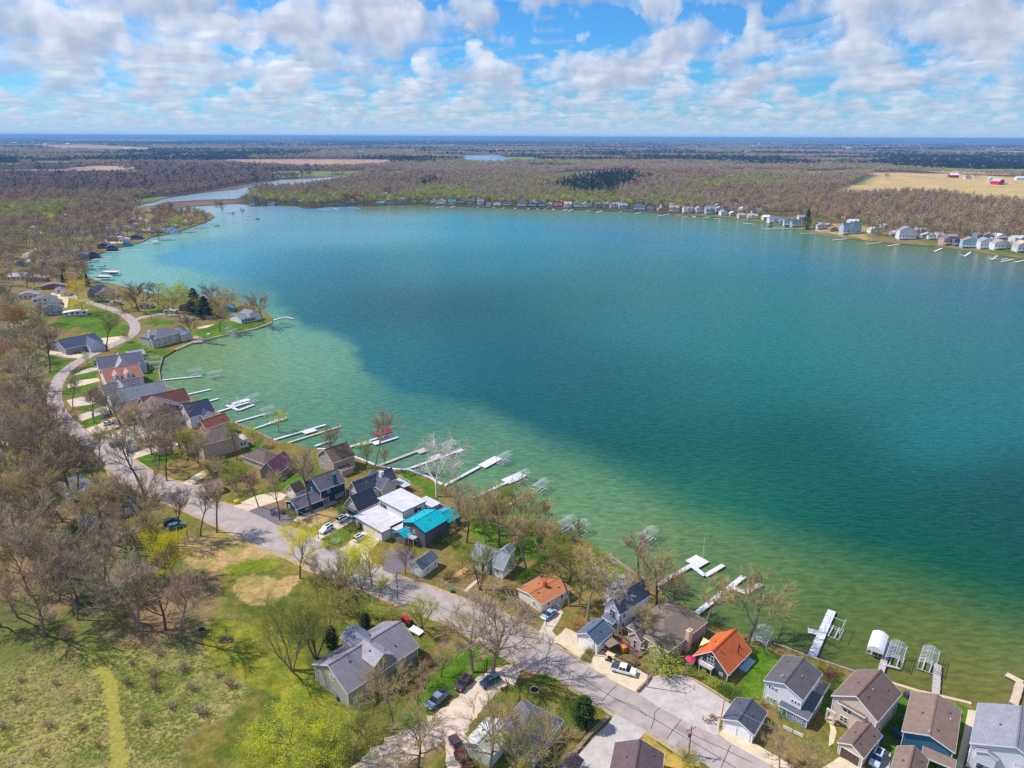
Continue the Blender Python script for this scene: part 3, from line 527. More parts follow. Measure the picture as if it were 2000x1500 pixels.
lane = [(1012, 1322), (985, 1318), (955, 1336), (920, 1368), (880, 1402), (840, 1432), (790, 1458), (740, 1490), (700, 1530)]
strip('lane', lane, 5.2, mat('lane_gravel', (206, 188, 170), rough=.95, var=.14, scale=.8, bump=.3), .016, 'pale gravel lane leaving the street by the parked cars', w1=8)
strip('lane', [(935, 1365), (905, 1400), (890, 1440), (895, 1500)], 4.5, MATS['lane_gravel'], .012, 'pale gravel spur running down to the red car')
SHO = mat('road_shoulder', (168, 148, 122), rough=.95, var=.3, scale=1.2, bump=.4)
strip('road_shoulder', north[2:-2], 2.6, SHO, .010, 'dusty shoulder on the lake side of the street'); strip('road_shoulder', south[2:-2], 2.6, SHO, .010, 'dusty shoulder on the meadow side of the street')
for q_, w_, l_ in (([(1150, 1335), (1172, 1348)], 2.2, 'square asphalt patch near the pickup pad'), ([(1320, 1418), (1352, 1436)], 1.6, 'long darker asphalt patch by the transformer pole'), ([(880, 1202), (905, 1212)], 2.0, 'darker asphalt patch below the white cottage'), ([(600, 1082), (622, 1094)], 2.2, 'darker asphalt patch by the shared drive')): strip('road_patch', q_, w_, mat('asphalt_patch', (146, 134, 132), rough=.92, var=.12, scale=.6), .027, l_)
def crack(line, w=.09):
    strip('road_crack', line, w, mat('tar', (70, 66, 72), rough=.8, var=.2), .032, px_=True, kind='structure')
for c in ([(1071, 1284), (1100, 1300), (1135, 1322), (1160, 1340), (1190, 1358), (1225, 1377), (1280, 1406), (1330, 1436), (1378, 1464), (1430, 1496), (1470, 1520)], [(1064, 1312), (1070, 1300), (1067, 1282), (1088, 1268), (1110, 1276), (1130, 1290)], [(1115, 1332), (1122, 1318), (1135, 1322), (1152, 1304)], [(1176, 1370), (1188, 1355), (1206, 1337)],
          [(1271, 1424), (1278, 1404), (1279, 1392), (1290, 1382)], [(1302, 1444), (1314, 1426), (1330, 1406)], [(1408, 1500), (1418, 1476), (1427, 1456)], [(1352, 1434), (1380, 1448), (1412, 1462), (1440, 1476), (1470, 1490)], [(880, 1200), (900, 1186), (912, 1174)], [(700, 1120), (780, 1158), (850, 1182), (930, 1212), (1000, 1240), (1060, 1276)], [(1200, 1365), (1240, 1380), (1262, 1398)]):
    crack(c, .14)
DRIVES = [
 ('driveway', [(1079, 1250), (1097, 1261), (1133, 1285), (1142, 1274), (1152, 1262), (1162, 1256), (1128, 1237), (1105, 1226), (1096, 1236)], CONC, 'pale concrete apron of the small white garage'),
 ('driveway', [(1134, 1291), (1155, 1296), (1160, 1278), (1178, 1270), (1200, 1284), (1225, 1300), (1252, 1308), (1270, 1322), (1256, 1338), (1243, 1352), (1205, 1334), (1162, 1308)], CONC, 'cream concrete pad under the white pickup'),
 ('driveway', [(1050, 1240), (1062, 1216), (1072, 1196), (1092, 1188), (1100, 1196), (1088, 1218), (1078, 1232), (1098, 1256), (1075, 1256)], CONC2, 'grey drive beside the brown ranch house'),
 ('gravel_drive', [(1090, 1560), (1104, 1515), (1125, 1480), (1150, 1452), (1170, 1430), (1190, 1412), (1200, 1396), (1216, 1398), (1240, 1412), (1262, 1428), (1252, 1440), (1238, 1452), (1228, 1475), (1212, 1500), (1205, 1560)], GRAV, 'white gravel drive with the round tree shadow'),
 ('gravel_lot', [(1243, 1352), (1250, 1344), (1262, 1334), (1272, 1322), (1290, 1318), (1320, 1317), (1342, 1322), (1366, 1336), (1398, 1356), (1422, 1372), (1436, 1382), (1424, 1394), (1408, 1404), (1404, 1420), (1404, 1434), (1396, 1436), (1347, 1414), (1290, 1384)], GRAV, 'pale grey gravel lot between the cream pad and the double garage'),
 ('driveway', [(1110, 1158), (1096, 1190), (1080, 1186), (1062, 1182)], CONC2, 'short walk along the side of the brown ranch house'),
 ('driveway', [(1404, 1434), (1412, 1424), (1474, 1452), (1540, 1490), (1560, 1530), (1500, 1510)], CONC, 'dusty apron of the double garage'),
 ('driveway', [(1640, 1478), (1690, 1500), (1720, 1530), (1600, 1540), (1590, 1510)], CONC, 'drive in front of the tan garage'),
 ('driveway', [(1726, 1462), (1740, 1470), (1735, 1520), (1690, 1520)], CONC2, 'narrow drive with the silver car'),
 ('walk', [(1620, 1405), (1628, 1404), (1630, 1418), (1634, 1430), (1628, 1452), (1618, 1458), (1620, 1438), (1622, 1425)], CONC, 'curved pale walk beside the tan house'),
 ('walk', [(1891, 1386), (1906, 1388), (1902, 1410), (1892, 1460), (1880, 1500), (1866, 1500), (1880, 1440)], CONC, 'long pale walk between the teal and the white house'),
 ('driveway', [(596, 1062), (612, 1050), (640, 1030), (662, 1012), (684, 1000), (698, 1010), (680, 1024), (655, 1036), (628, 1052), (614, 1066), (640, 1080), (612, 1080)], CONC2, 'drive with two white cars'),
 ('driveway', [(655, 1080), (690, 1052), (720, 1030), (735, 1035), (748, 1042), (738, 1060), (720, 1080), (728, 1100), (680, 1090)], CONC, 'pale drive of the flat roofed house'),
 ('driveway', [(752, 1078), (770, 1068), (800, 1074), (812, 1090), (795, 1112), (770, 1122), (748, 1114)], DARKROAD, 'dark asphalt drive by the copper tree'),
 ('driveway', [(484, 1000), (500, 990), (545, 990), (575, 1012), (562, 1028), (540, 1030), (510, 1016)], DARKROAD, 'dark asphalt drive by the dark teal house'),
 ('walk', [(572, 1016), (605, 998), (625, 990), (640, 978), (648, 982), (630, 996), (600, 1010), (580, 1020)], CONC, 'walk along the dark teal house'),
 ('driveway', [(452, 990), (500, 968), (540, 960), (560, 966), (552, 976), (500, 992), (480, 1000)], CONC, 'pale drive of the brown roofed garage'),
 ('driveway', [(868, 1138), (880, 1136), (915, 1112), (905, 1108)], mat('dirt', (176, 142, 104), var=.2, rough=.95), 'dirt drive beside the small garage'),
 ('walk', [(904, 1154), (932, 1130), (936, 1133), (910, 1157)], CONC, 'front walk of the white cottage'),
 ('driveway', [(355, 945), (385, 925), (430, 902), (445, 912), (400, 930), (372, 950)], CONC, 'pale drive of the large tan house'),
 ('driveway', [(238, 892), (260, 882), (320, 868), (345, 862), (350, 870), (300, 884), (262, 896), (250, 900)], CONC2, 'pale shared drive above the bright lawn'),
 ('driveway', [(205, 850), (240, 838), (290, 825), (330, 830), (300, 852), (250, 860), (225, 872)], CONC2, 'pale parking court among bare trees'),
 ('driveway', [(168, 838), (200, 825), (240, 808), (262, 815), (240, 830), (200, 845), (180, 848)], CONC, 'pale drive of the brown garage house'),
 ('driveway', [(150, 812), (180, 802), (222, 785), (232, 795), (200, 808), (160, 822)], CONC2, 'pale drive of the grey roofed house'),
 ('driveway', [(130, 782), (160, 775), (185, 772), (205, 782), (180, 790), (140, 795)], CONC2, 'pale drive of the blue grey house'),
 ('driveway', [(128, 753), (160, 742), (192, 738), (196, 744), (165, 752), (132, 758)], CONC, 'pale drive of the dormered house'),
 ('driveway', [(150, 728), (170, 720), (195, 714), (196, 722), (160, 730), (142, 734)], CONC2, 'pale drive between small lawns'),
 ('driveway', [(98, 684), (130, 690), (165, 692), (160, 700), (120, 698), (96, 692)], CONC, 'long pale drive across the left lawns'),
 ('driveway', [(172, 672), (200, 660), (240, 656), (245, 664), (205, 674), (180, 678)], CONC, 'pale drive of the dark blue house'),
 ('driveway', [(100, 572), (135, 574), (132, 600), (126, 602), (122, 585), (98, 578)], CONC, 'pale forecourt of the two small garages'),
 ('driveway', [(205, 468), (244, 466), (246, 474), (203, 476)], CONC2, 'pale parking lot behind the bay houses'),
 ('walk', [(384, 640), (400, 636), (420, 633), (404, 640), (388, 642)], CONC, 'patio edge on the point'),
 ('patio', [(372, 664), (380, 655), (400, 660), (395, 668), (378, 670)], mat('paver', (170, 150, 130), var=.2), 'brown gravel patio by the seawall'),
]
for n, p, m, l in DRIVES: sheet(n, p, m, .012 if m is not CONC else .014, l)
strip('mown_path', [(178, 1311), (200, 1313), (212, 1330), (216, 1360), (222, 1400), (230, 1445), (238, 1520), (240, 1560)], 3.1, MOW, .02, 'mown grass path curving through the meadow')
strip('mown_path', [(207, 1388), (180, 1398), (120, 1424), (60, 1448), (0, 1474), (-40, 1490)], 1.6, MOW, .016, 'narrow mown side path through the meadow')
# seawalls along the near shore
def shore_wall(i0, i1, m, label, w=.5, top=.28):
    line = [SHORE[i + 1] for i in range(i0, i1 + 1)]; mb = MB(); L = []; R = []
    for i, q in enumerate(line):
        tn = (line[min(i + 1, len(line) - 1)] - line[max(i - 1, 0)]).normalized(); n = Vector((-tn.y, tn.x)); L.append(q + n * w / 2); R.append(q - n * w / 2)
    for i in range(len(line) - 1):
        a, b_, c, d = R[i], R[i + 1], L[i + 1], L[i]; z0 = -1.2; z1 = .8 + top
        mb.quad((a.x, a.y, z1), (b_.x, b_.y, z1), (c.x, c.y, z1), (d.x, d.y, z1)); mb.quad((a.x, a.y, z0), (b_.x, b_.y, z0), (b_.x, b_.y, z1), (a.x, a.y, z1)); mb.quad((c.x, c.y, z0), (d.x, d.y, z0), (d.x, d.y, z1), (c.x, c.y, z1))
    tag(mb.build('seawall', m), label, 'wall')
SW = mat('seawall_cap', (200, 178, 148), var=.2, scale=1.5)
SWG = mat('seawall_stone', (150, 138, 128), var=.35, scale=1.2)
def si(xy): return min(range(len(SHORE_PX)), key=lambda i: (SHORE_PX[i][0] - xy[0]) ** 2 + (SHORE_PX[i][1] - xy[1]) ** 2)
shore_wall(si((1895, 1381)), si((1741, 1341)), SW, 'tan capped seawall in front of the teal house lawn', .8)
shore_wall(si((1741, 1341)), si((1510, 1263)), SWG, 'grey seawall behind the white and the tan house')
shore_wall(si((1293, 1166)), si((1191, 1092)), SWG, 'stone edge below the lawn of the grey roofed house')
shore_wall(si((864, 951)), si((620, 881)), mat('seawall_white', (214, 206, 204), var=.15), 'white seawall behind the two storey brown house', .9)
shore_wall(si((532, 862)), si((417, 803)), SWG, 'grey seawall by the tan hip roofed house')
shore_wall(si((370, 775)), si((318, 700)), SWG, 'rocky edge of the small lawn with stored lifts')
shore_wall(si((342, 686)), si((532, 632)), SW, 'long curved seawall round the green point', .9)
shore_wall(si((212, 489)), si((294, 464)), SWG, 'seawall along the row of bay houses', .8)
# ---------------------------------------------------------------- buildings
WHITE = mat('white_trim', (232, 232, 236), rough=.6, var=.05)
WIN_ME = {}
def window_me(w, h, mull, frame):
    k = ('w', round(w, 2), round(h, 2), mull, frame)
    if k not in WIN_ME:
        mb = MB(); t = .09; d = .05
        mb.box(-w / 2, w / 2, -d, .02, 0, t); mb.box(-w / 2, w / 2, -d, .02, h - t, h); mb.box(-w / 2, -w / 2 + t, -d, .02, t, h - t); mb.box(w / 2 - t, w / 2, -d, .02, t, h - t)
        for i in range(1, mull):
            x = -w / 2 + w * i / mull; mb.box(x - t / 2, x + t / 2, -d, .02, t, h - t)
        if h > 1.0: mb.box(-w / 2 + t, w / 2 - t, -d * .8, .02, h / 2 - .03, h / 2 + .03)
        p = MB().box(-w / 2 + t * .5, w / 2 - t * .5, -.015, .015, t * .5, h - t * .5)
        WIN_ME[k] = (mb.mesh('window', WHITE if frame == 'w' else mat('dark_trim', (48, 48, 54))), p.mesh('pane', glass()))
    return WIN_ME[k]
def roofmat(c):
    return mat('roof_%d_%d_%d' % c, c, rough=.9, var=.14, scale=.7, kind='shingle', spec=.15) if c not in METAL else mat('metal_%d_%d_%d' % c, c, rough=.5, var=.16, scale=.5, kind='ribs', spec=.4)
METAL = {(0, 168, 184), (206, 100, 46), (204, 202, 208)}
def wallmat(c): return mat('wall_%d_%d_%d' % c, c, rough=.8, var=.06, scale=.4, kind='siding', spec=.15)
def block(root, x0, y0, w, d, z0, h, kind, rise, rc, wc, ov=.35, trim=WHITE, walls=True):
    """one volume in the house's own axes: walls x0..x0+w, y0..y0+d; the roof overhangs by ov. kind: y, x (ridge direction), hip, flat, shed"""
    x1 = x0 + w; y1 = y0 + d; cx = (x0 + x1) / 2; cy = (y0 + y1) / 2
    if walls:
        mb = MB(); b = [(x0, y0), (x1, y0), (x1, y1), (x0, y1)]
        if kind == 'y': apex = {0: (cx, y0), 2: (cx, y1)}
        elif kind == 'x': apex = {1: (x1, cy), 3: (x0, cy)}
        else: apex = {}
        for i in range(4):
            p, q = b[i], b[(i + 1) % 4]
            f = [(p[0], p[1], z0), (q[0], q[1], z0), (q[0], q[1], z0 + h)]
            if i in apex: f.append((apex[i][0], apex[i][1], z0 + h + rise * (1 - ov / ((w if kind == 'y' else d) / 2 + ov)) - .02))
            f.append((p[0], p[1], z0 + h)); mb.quad(*f)
        if kind in ('shed',):
            pass
        mb.build('wall', wallmat(wc), root)
    if walls and ov >= .3 and h > 2.2 and root.location.y < 420 and z0 < 1:
        for (qx, qy) in ((x0, y0), (x1, y0), (x1, y1)): MB().box(qx - .07, qx + .07, qy - .07, qy + .07, z0 + .2, z0 + h - .06).build('corner_board', trim, root)
    X0 = x0 - ov; X1 = x1 + ov; Y0 = y0 - ov; Y1 = y1 + ov; zt = z0 + h; T = .16
    mb = MB(); tr = MB()
    def slab(*p):     # roof plane with thickness
        n = len(mb.v); k = len(p); mb.v += [tuple(q) for q in p] + [(q[0], q[1], q[2] - T) for q in p]
        mb.f.append(tuple(range(n, n + k))); mb.f.append(tuple(range(n + 2 * k - 1, n + k - 1, -1)))
        for i in range(k): j = (i + 1) % k; mb.f.append((n + i, n + k + i, n + k + j, n + j))
    def edge(p, q, out):   # fascia board set 3 cm proud of the roof edge
        p = Vector(p); q = Vector(q); o = Vector(out) * .035; up = Vector((0, 0, .03)); dn = Vector((0, 0, -T - .05))
        a = [p + up, q + up, q + dn, p + dn]; c = [v + o for v in a]; n = len(tr.v); tr.v += [tuple(v) for v in a + c]
        tr.f += [(n + 4, n + 7, n + 6, n + 5), (n, n + 4, n + 5, n + 1), (n + 3, n + 2, n + 6, n + 7), (n, n + 3, n + 7, n + 4), (n + 1, n + 5, n + 6, n + 2)]
    dn = -.02
    if kind == 'flat':
        slab((X0, Y0, zt + T), (X1, Y0, zt + T), (X1, Y1, zt + T), (X0, Y1, zt + T)); e = [(X0, Y0, zt + T), (X1, Y0, zt + T), (X1, Y1, zt + T), (X0, Y1, zt + T)]
        for i, o in enumerate([(0, -1, 0), (1, 0, 0), (0, 1, 0), (-1, 0, 0)]): edge(e[i], e[(i + 1) % 4], o)
    elif kind == 'shed':        # low at y0, high at y1
        slab((X0, Y0, zt), (X1, Y0, zt), (X1, Y1, zt + rise), (X0, Y1, zt + rise)); edge((X0, Y0, zt), (X1, Y0, zt), (0, -1, 0)); edge((X1, Y0, zt), (X1, Y1, zt + rise), (1, 0, 0)); edge((X0, Y1, zt + rise), (X0, Y0, zt), (-1, 0, 0))
        MB().quad((x1, y0, zt), (x1, y1, zt), (x1, y1, zt + rise)).build('wall', wallmat(wc), root); MB().quad((x0, y1, zt), (x0, y0, zt), (x0, y1, zt + rise)).build('wall', wallmat(wc), root)
    elif kind == 'y':
        zr = zt + rise
        slab((X0, Y0, zt), (cx, Y0, zr), (cx, Y1, zr), (X0, Y1, zt)); slab((cx, Y0, zr), (X1, Y0, zt), (X1, Y1, zt), (cx, Y1, zr))
        for p, q, o in (((X0, Y0, zt), (cx, Y0, zr), (0, -1, 0)), ((cx, Y0, zr), (X1, Y0, zt), (0, -1, 0)), ((X1, Y0, zt), (X1, Y1, zt), (1, 0, 0)), ((X0, Y1, zt), (X0, Y0, zt), (-1, 0, 0)), ((X1, Y1, zt), (cx, Y1, zr), (0, 1, 0)), ((cx, Y1, zr), (X0, Y1, zt), (0, 1, 0))): edge(p, q, o)
    elif kind == 'x':
        zr = zt + rise
        slab((X0, Y0, zt), (X1, Y0, zt), (X1, cy, zr), (X0, cy, zr)); slab((X0, cy, zr), (X1, cy, zr), (X1, Y1, zt), (X0, Y1, zt))
        for p, q, o in (((X0, Y0, zt), (X1, Y0, zt), (0, -1, 0)), ((X1, Y0, zt), (X1, cy, zr), (1, 0, 0)), ((X1, cy, zr), (X1, Y1, zt), (1, 0, 0)), ((X0, cy, zr), (X0, Y0, zt), (-1, 0, 0)), ((X0, Y1, zt), (X0, cy, zr), (-1, 0, 0))): edge(p, q, o)
    else:   # hip
        zr = zt + rise; W_ = X1 - X0; D_ = Y1 - Y0
        if W_ > D_: r0 = (X0 + D_ / 2, cy, zr); r1 = (X1 - D_ / 2, cy, zr)
        else: r0 = (cx, Y0 + W_ / 2, zr); r1 = (cx, Y1 - W_ / 2, zr)
        A, B, C_, D2 = (X0, Y0, zt), (X1, Y0, zt), (X1, Y1, zt), (X0, Y1, zt)
        if W_ > D_: slab(A, B, r1, r0); slab(B, C_, r1); slab(C_, D2, r0, r1); slab(D2, A, r0)
        else: slab(A, B, r0); slab(B, C_, r1, r0); slab(C_, D2, r1); slab(D2, A, r0, r1)
        for p, q, o in ((A, B, (0, -1, 0)), (B, C_, (1, 0, 0)), (C_, D2, (0, 1, 0)), (D2, A, (-1, 0, 0))): edge(p, q, o)
    rf_ = mb.build('roof', roofmat(rc), root)
    if root.location.y < 420 and kind in 'xy' and w * d > 30:
        if kind == 'y': MB().box(cx - .16, cx + .16, Y0 + .02, Y1 - .02, zt + rise - .05, zt + rise + .045).build('ridge_cap', roofmat(tuple(max(0, c - 14) for c in rc)), rf_)
        else: MB().box(X0 + .02, X1 - .02, cy - .16, cy + .16, zt + rise - .05, zt + rise + .045).build('ridge_cap', roofmat(tuple(max(0, c - 14) for c in rc)), rf_)
        for i_ in range(3):
            s_ = -1 if (i_ + int(w)) % 2 else 1; f_ = .12 + .08 * i_; u_ = .22 + .27 * i_
            if kind == 'y': vx, vy, vz = cx + s_ * f_ * (X1 - X0), Y0 + u_ * (Y1 - Y0), zt + rise * (1 - 2 * f_)
            else: vx, vy, vz = X0 + u_ * (X1 - X0), cy + s_ * f_ * (Y1 - Y0), zt + rise * (1 - 2 * f_)
            MB().box(vx - .2, vx + .2, vy - .2, vy + .2, vz - .1, vz + .16).build('roof_vent', mat('vent_grey', (86, 84, 90), rough=.6), rf_)
    if tr.v: tr.build('fascia', trim, root)
    return (x0, y0, w, d, z0, h)
def wall_frame(blk, side):
    x0, y0, w, d, z0, h = blk
    return {'f': ((x0, y0), (1, 0), 0.0, w), 'r': ((x0 + w, y0), (0, 1), math.pi / 2, d), 'b': ((x0 + w, y0 + d), (-1, 0), math.pi, w), 'l': ((x0, y0 + d), (0, -1), -math.pi / 2, d)}[side]
def window(root, blk, side, u, z, w=1.0, h=1.2, mull=1, frame='w'):
    (ox, oy), (dx, dy), rz, L = wall_frame(blk, side)
    if u < 0: u = L + u
    fm, pm = window_me(w, h, mull, frame)
    x = ox + dx * u; y = oy + dy * u; nx, ny = dy, -dx
    o = link('window', fm, root, (x + nx * .03, y + ny * .03, blk[4] + z), rz)
    link('pane', pm, o, (0, 0, 0))
DOOR_ME = {}
def door(root, blk, side, u, w=.95, h=2.1, col=(230, 230, 230), name='door', z=0.02):
    (ox, oy), (dx, dy), rz, L = wall_frame(blk, side)
    if u < 0: u = L + u
    k = (w, h, col, name)
    if k not in DOOR_ME:
        mb = MB(); mb.box(-w / 2, w / 2, -.04, .03, 0, h)
        if name == 'garage_door':
            for i in range(1, 4): mb.box(-w / 2 + .05, w / 2 - .05, -.055, -.035, h * i / 4 - .02, h * i / 4 + .02)
            for i in range(1, 4): mb.box(-w / 2 + w * i / 4 - .02, -w / 2 + w * i / 4 + .02, -.055, -.035, .1, h - .1)
        t = .1; fr = MB(); fr.box(-w / 2 - t, -w / 2, -.06, .02, 0, h + t); fr.box(w / 2, w / 2 + t, -.06, .02, 0, h + t); fr.box(-w / 2, w / 2, -.06, .02, h, h + t)
        DOOR_ME[k] = (mb.mesh(name, mat('door_%d_%d_%d' % col, col, rough=.5, var=.05)), fr.mesh('frame', WHITE))
    a, b_ = DOOR_ME[k]; nx, ny = dy, -dx
    o = link(name, a, root, (ox + dx * u + nx * .03, oy + dy * u + ny * .03, blk[4] + z), rz); link('frame', b_, o, (0, 0, 0))
def auto_windows(root, blk, sides='frl', floors=1, step=2.6, rng=None, w=.95, h=1.2, first=.9, frame='w', skip=.25, mull=1):
    rng = rng or RNG
    for s in sides:
        L = wall_frame(blk, s)[3]; n = max(1, int((L - 1) / step))
        for f in range(floors):
            for i in range(n):
                if rng.random() < skip: continue
                window(root, blk, s, (i + .5) * L / n + rng.uniform(-.2, .2), first + 2.7 * f, w, h, mull, frame)
def chimney(root, x, y, z0, z1, w=.9, d=.7, col=(170, 95, 75)):
    mb = MB().box(x - w / 2, x + w / 2, y - d / 2, y + d / 2, z0, z1); mb.box(x - w / 2 - .08, x + w / 2 + .08, y - d / 2 - .08, y + d / 2 + .08, z1, z1 + .12)
    o = mb.build('chimney', mat('chim_%d_%d_%d' % col, col, var=.2, scale=3, rough=.9), root)
    MB().tube((x, y, z1 + .1), (x, y, z1 + .5), .16, .16, 8).build('flue', mat('flue', (170, 120, 100)), o)
def vent(root, x, y, z):
    MB().tube((x, y, z - .3), (x, y, z + .35), .07, .07, 6).build('vent_pipe', WHITE, root)
HOUSES = []
def house(label, A, B, C, eave, R, rc, wc, kind='y', ov=.4, name='house', cat='house', rise=None, D=None, w=None, depth=None, trim=WHITE, group=None):
    """A, B, C: pixels of three roof corners at eave height (A to B is the side nearest the camera), R: pixel of the ridge end on that side"""
    a = G(*A, dz=eave)
    if D is not None:      # A and left back corner D given, plus width
        dd = G(*D, dz=eave); yv = (dd - a).to_2d(); dp = yv.length; yv.normalize(); xv = Vector((yv.y, -yv.x))
    else:
        b = G(*B, dz=eave); xv = (b - a).to_2d(); w = xv.length; xv.normalize(); yv = Vector((-xv.y, xv.x))
        c = G(*C, dz=eave) if C else None; dp = depth if depth else max(2.0, (c - b).to_2d().dot(yv))
    if rise is None:
        m = a.to_2d() + (xv * w / 2 if kind == 'y' else yv * dp / 2)
        base = Vector((m.x, m.y, a.z)); rise = solve_h(base, R[1]); rise = min(max(rise, .6), 6.5)
    rz = math.atan2(xv.y, xv.x)
    root = empty(name, (a.x, a.y, a.z - eave), rz, label, cat, group)
    blk = block(root, ov, ov, w - 2 * ov, dp - 2 * ov, -.3, eave + .3, kind, rise, rc, wc, ov, trim)
    blk = (blk[0], blk[1], blk[2], blk[3], 0.0, eave)
    HOUSES.append((a.x + xv.x * w / 2 + yv.x * dp / 2, a.y + xv.y * w / 2 + yv.y * dp / 2, max(w, dp) * .62, label))
    return root, blk, w, dp, rise
def step(root, x0, x1, y0, y1, z, col=(190, 180, 170), name='porch'):
    m_ = mat('porch_%d_%d_%d' % col, col, var=.1, rough=.9)
    if z < 1: return MB().box(x0, x1, y0, y1, -.2, z).build(name, m_, root)
    o = MB().box(x0, x1, y0, y1, z - .2, z).build(name, m_, root)
    for x in (x0 + .12, x1 - .12): MB().tube((x, y0 + .12, -.2), (x, y0 + .12, z - .2), .08, None, 5).build('support', WHITE, o)
    return o
def railing(root, pts, z, h=1.0, col=None):
    mb = MB()
    for (a, b_) in zip(pts[:-1], pts[1:]):
        a = Vector((*a, z)); b_ = Vector((*b_, z)); L = (b_ - a).length
        mb.tube(a + Vector((0, 0, h)), b_ + Vector((0, 0, h)), .05, .05, 4); mb.tube(a + Vector((0, 0, .15)), b_ + Vector((0, 0, .15)), .03, .03, 4)
        for i in range(int(L / .5) + 1): q = a.lerp(b_, min(1, i * .5 / L)); mb.tube(q, q + Vector((0, 0, h)), .03 if i % 4 else .06, None, 4)
    mb.build('railing', col or WHITE, root)
def dormer(root, x, y, w, d, z0, h, rise, rc, wc, facing='f'):
    if facing == 'f': b = block(root, x - w / 2, y, w, d, z0, h, 'y', rise, rc, wc, .2)
    else: b = block(root, x - d, y - w / 2, d, w, z0, h, 'x', rise, rc, wc, .2)
    window(root, b, 'f' if facing == 'f' else 'r', w / 2, .3, min(.9, w * .5), h * .75)
GREYR = (96, 94, 102)
# ---- near right row -----------------------------------------------------
r, b, w, d, rs = house('tan two storey house with a brown roof, arched entry and garage wing', (1623.3, 1358.3), (1714.7, 1410.8), (1744.7, 1345.8), 5.6, (1675, 1360), (122, 104, 98), (206, 194, 178))
window(r, b, 'f', 3.1, 3.3, 1.9, 1.5, 2); window(r, b, 'f', 2.7, .7, 1.6, 1.4, 2); vent(r, w * .62, d * .45, 5.6 + rs * .75)
auto_windows(r, b, 'r', 2, 3.5)
block(r, 1.7, -.05, 5.2, 1.3, 4.9, .25, 'shed', .5, (122, 104, 98), (206, 194, 178), .2)
step(r, .2, 1.9, -1.4, .4, .35, (196, 176, 150)); mb = MB()
for x in (.3, 1.8): mb.box(x - .18, x + .18, -1.4, -1.05, 0, 3.0)
mb.box(.1, 2.0, -1.45, -1.0, 2.7, 3.2); mb.build('entry_arch', wallmat((206, 194, 178)), r)
a = G(1635.3, 1450, dz=2.8); loc = r.matrix_basis.inverted() @ Vector((a.x, a.y, r.location.z))
gw = (G(1689.7, 1478.3, dz=2.8) - a).length; gd = (G(1712, 1428.3, dz=2.8) - G(1689.7, 1478.3, dz=2.8)).length
g = block(r, loc.x + .3, loc.y + .3, gw - .6, min(gd, -loc.y + .6) - .3, 0, 2.8, 'y', 1.5, (122, 104, 98), (206, 194, 178), .3)
door(r, g, 'f', gw * .5 - .3, 3.6, 2.2, (86, 70, 66), 'garage_door')
r, b, w, d, rs = house('teal blue sided house with a broad brown roof by the lake lawn', (1760.8, 1428.2), (1865.9, 1471.5), (1876, 1412), 4.2, (1814.8, 1436.4), (134, 114, 104), (66, 112, 142), depth=13.2)
door(r, b, 'f', 4.6, .95, 2.1, (120, 60, 50)); window(r, b, 'f', 7.2, 1.1, .9, .7, 1); auto_windows(r, b, 'rl', 1, 3)
vent(r, w * .82, d * .62, 4.2 + rs * .4); vent(r, w * .48, d * .08, 4.2 + rs)
block(r, 4.2, -1.8, 5.2, 1.9, 0, 2.2, 'shed', .5, (134, 114, 104), (66, 112, 142), .2, walls=False)
r, b, w, d, rs = house('brown roofed garage cut by the bottom edge in front of the teal house', (1735, 1515), (1800, 1545), (1808.3, 1470.8), 2.8, (1772, 1515), (134, 114, 104), (66, 112, 142), name='garage', cat='garage', depth=8.5)
r, b, w, d, rs = house('white sided house with a large pale grey roof in the corner', (1894.1, 1451.3), None, None, 5.8, (1955.9, 1459.8), (142, 142, 152), (224, 228, 238), D=(1909.7, 1372.7), w=13.5)
for u in (2.2, 3.5): window(r, b, 'f', u, 3.4, 1.0, 1.3)
for u in (2.0, 3.6): window(r, b, 'f', u, .6, 1.3, 1.7)
for u in (8.3, 9.6): window(r, b, 'f', u, 3.4, 1.0, 1.3)
for x in (2.9, 8.9): block(r, x - 1.6, -.5, 3.2, .9, 2.6, 2.6, 'y', .8, (142, 142, 152), (224, 228, 238), .2)
vent(r, w * .2, d * .55, 5.8 + rs * .4); vent(r, w * .38, d * .75, 5.8 + rs * .75); auto_windows(r, b, 'l', 2, 3.4)
r, b, w, d, rs = house('white two storey house with a charcoal roof and low right wing', (1490.7, 1328.8), (1568.8, 1368.8), (1603.2, 1313.6), 5.5, (1532, 1335.2), (98, 94, 100), (226, 230, 238))
for u in (1.0, 1.7, 2.4): window(r, b, 'f', u, 4.0, .5, .9)
for u in (1.0, 1.7, 2.4): window(r, b, 'f', u, 1.1, .5, .9)
for u in (6.2, 6.9, 7.6): window(r, b, 'f', u - .3, 3.4, .5, .9)
vent(r, w * .35, d * .25, 5.5 + rs * .7); vent(r, w * .33, d * .2, 5.5 + rs * .7); vent(r, w * .7, d * .5, 5.5 + rs * .6)
g = block(r, w * .52, -.9, w * .48 + 1.6, d * .68, 0, 2.5, 'shed', .9, (96, 98, 108), (140, 150, 170), .3)
door(r, g, 'f', 1.1, .9, 2.0, (20, 120, 116))
for u in (3.2, 3.9, 4.6): window(r, g, 'f', u, .8, .5, 1.2)
step(r, w * .7, w + 1.6, d * .72, d + .6, 2.3, (150, 140, 140), 'deck'); railing(r, [(w * .7, d + .6), (w + 1.6, d + .6), (w + 1.6, d * .72)], 2.3)
r, b, w, d, rs = house('dark A-frame cottage with a bright orange metal roof', (1352.8, 1280.8), (1422.7, 1319.2), (1468, 1272), 2.3, (1389.6, 1272), (206, 100, 46), (84, 80, 86))
window(r, b, 'f', 1.5, 1.0, .9, .7, 2); window(r, b, 'f', -1.5, .9, .9, .7, 2)
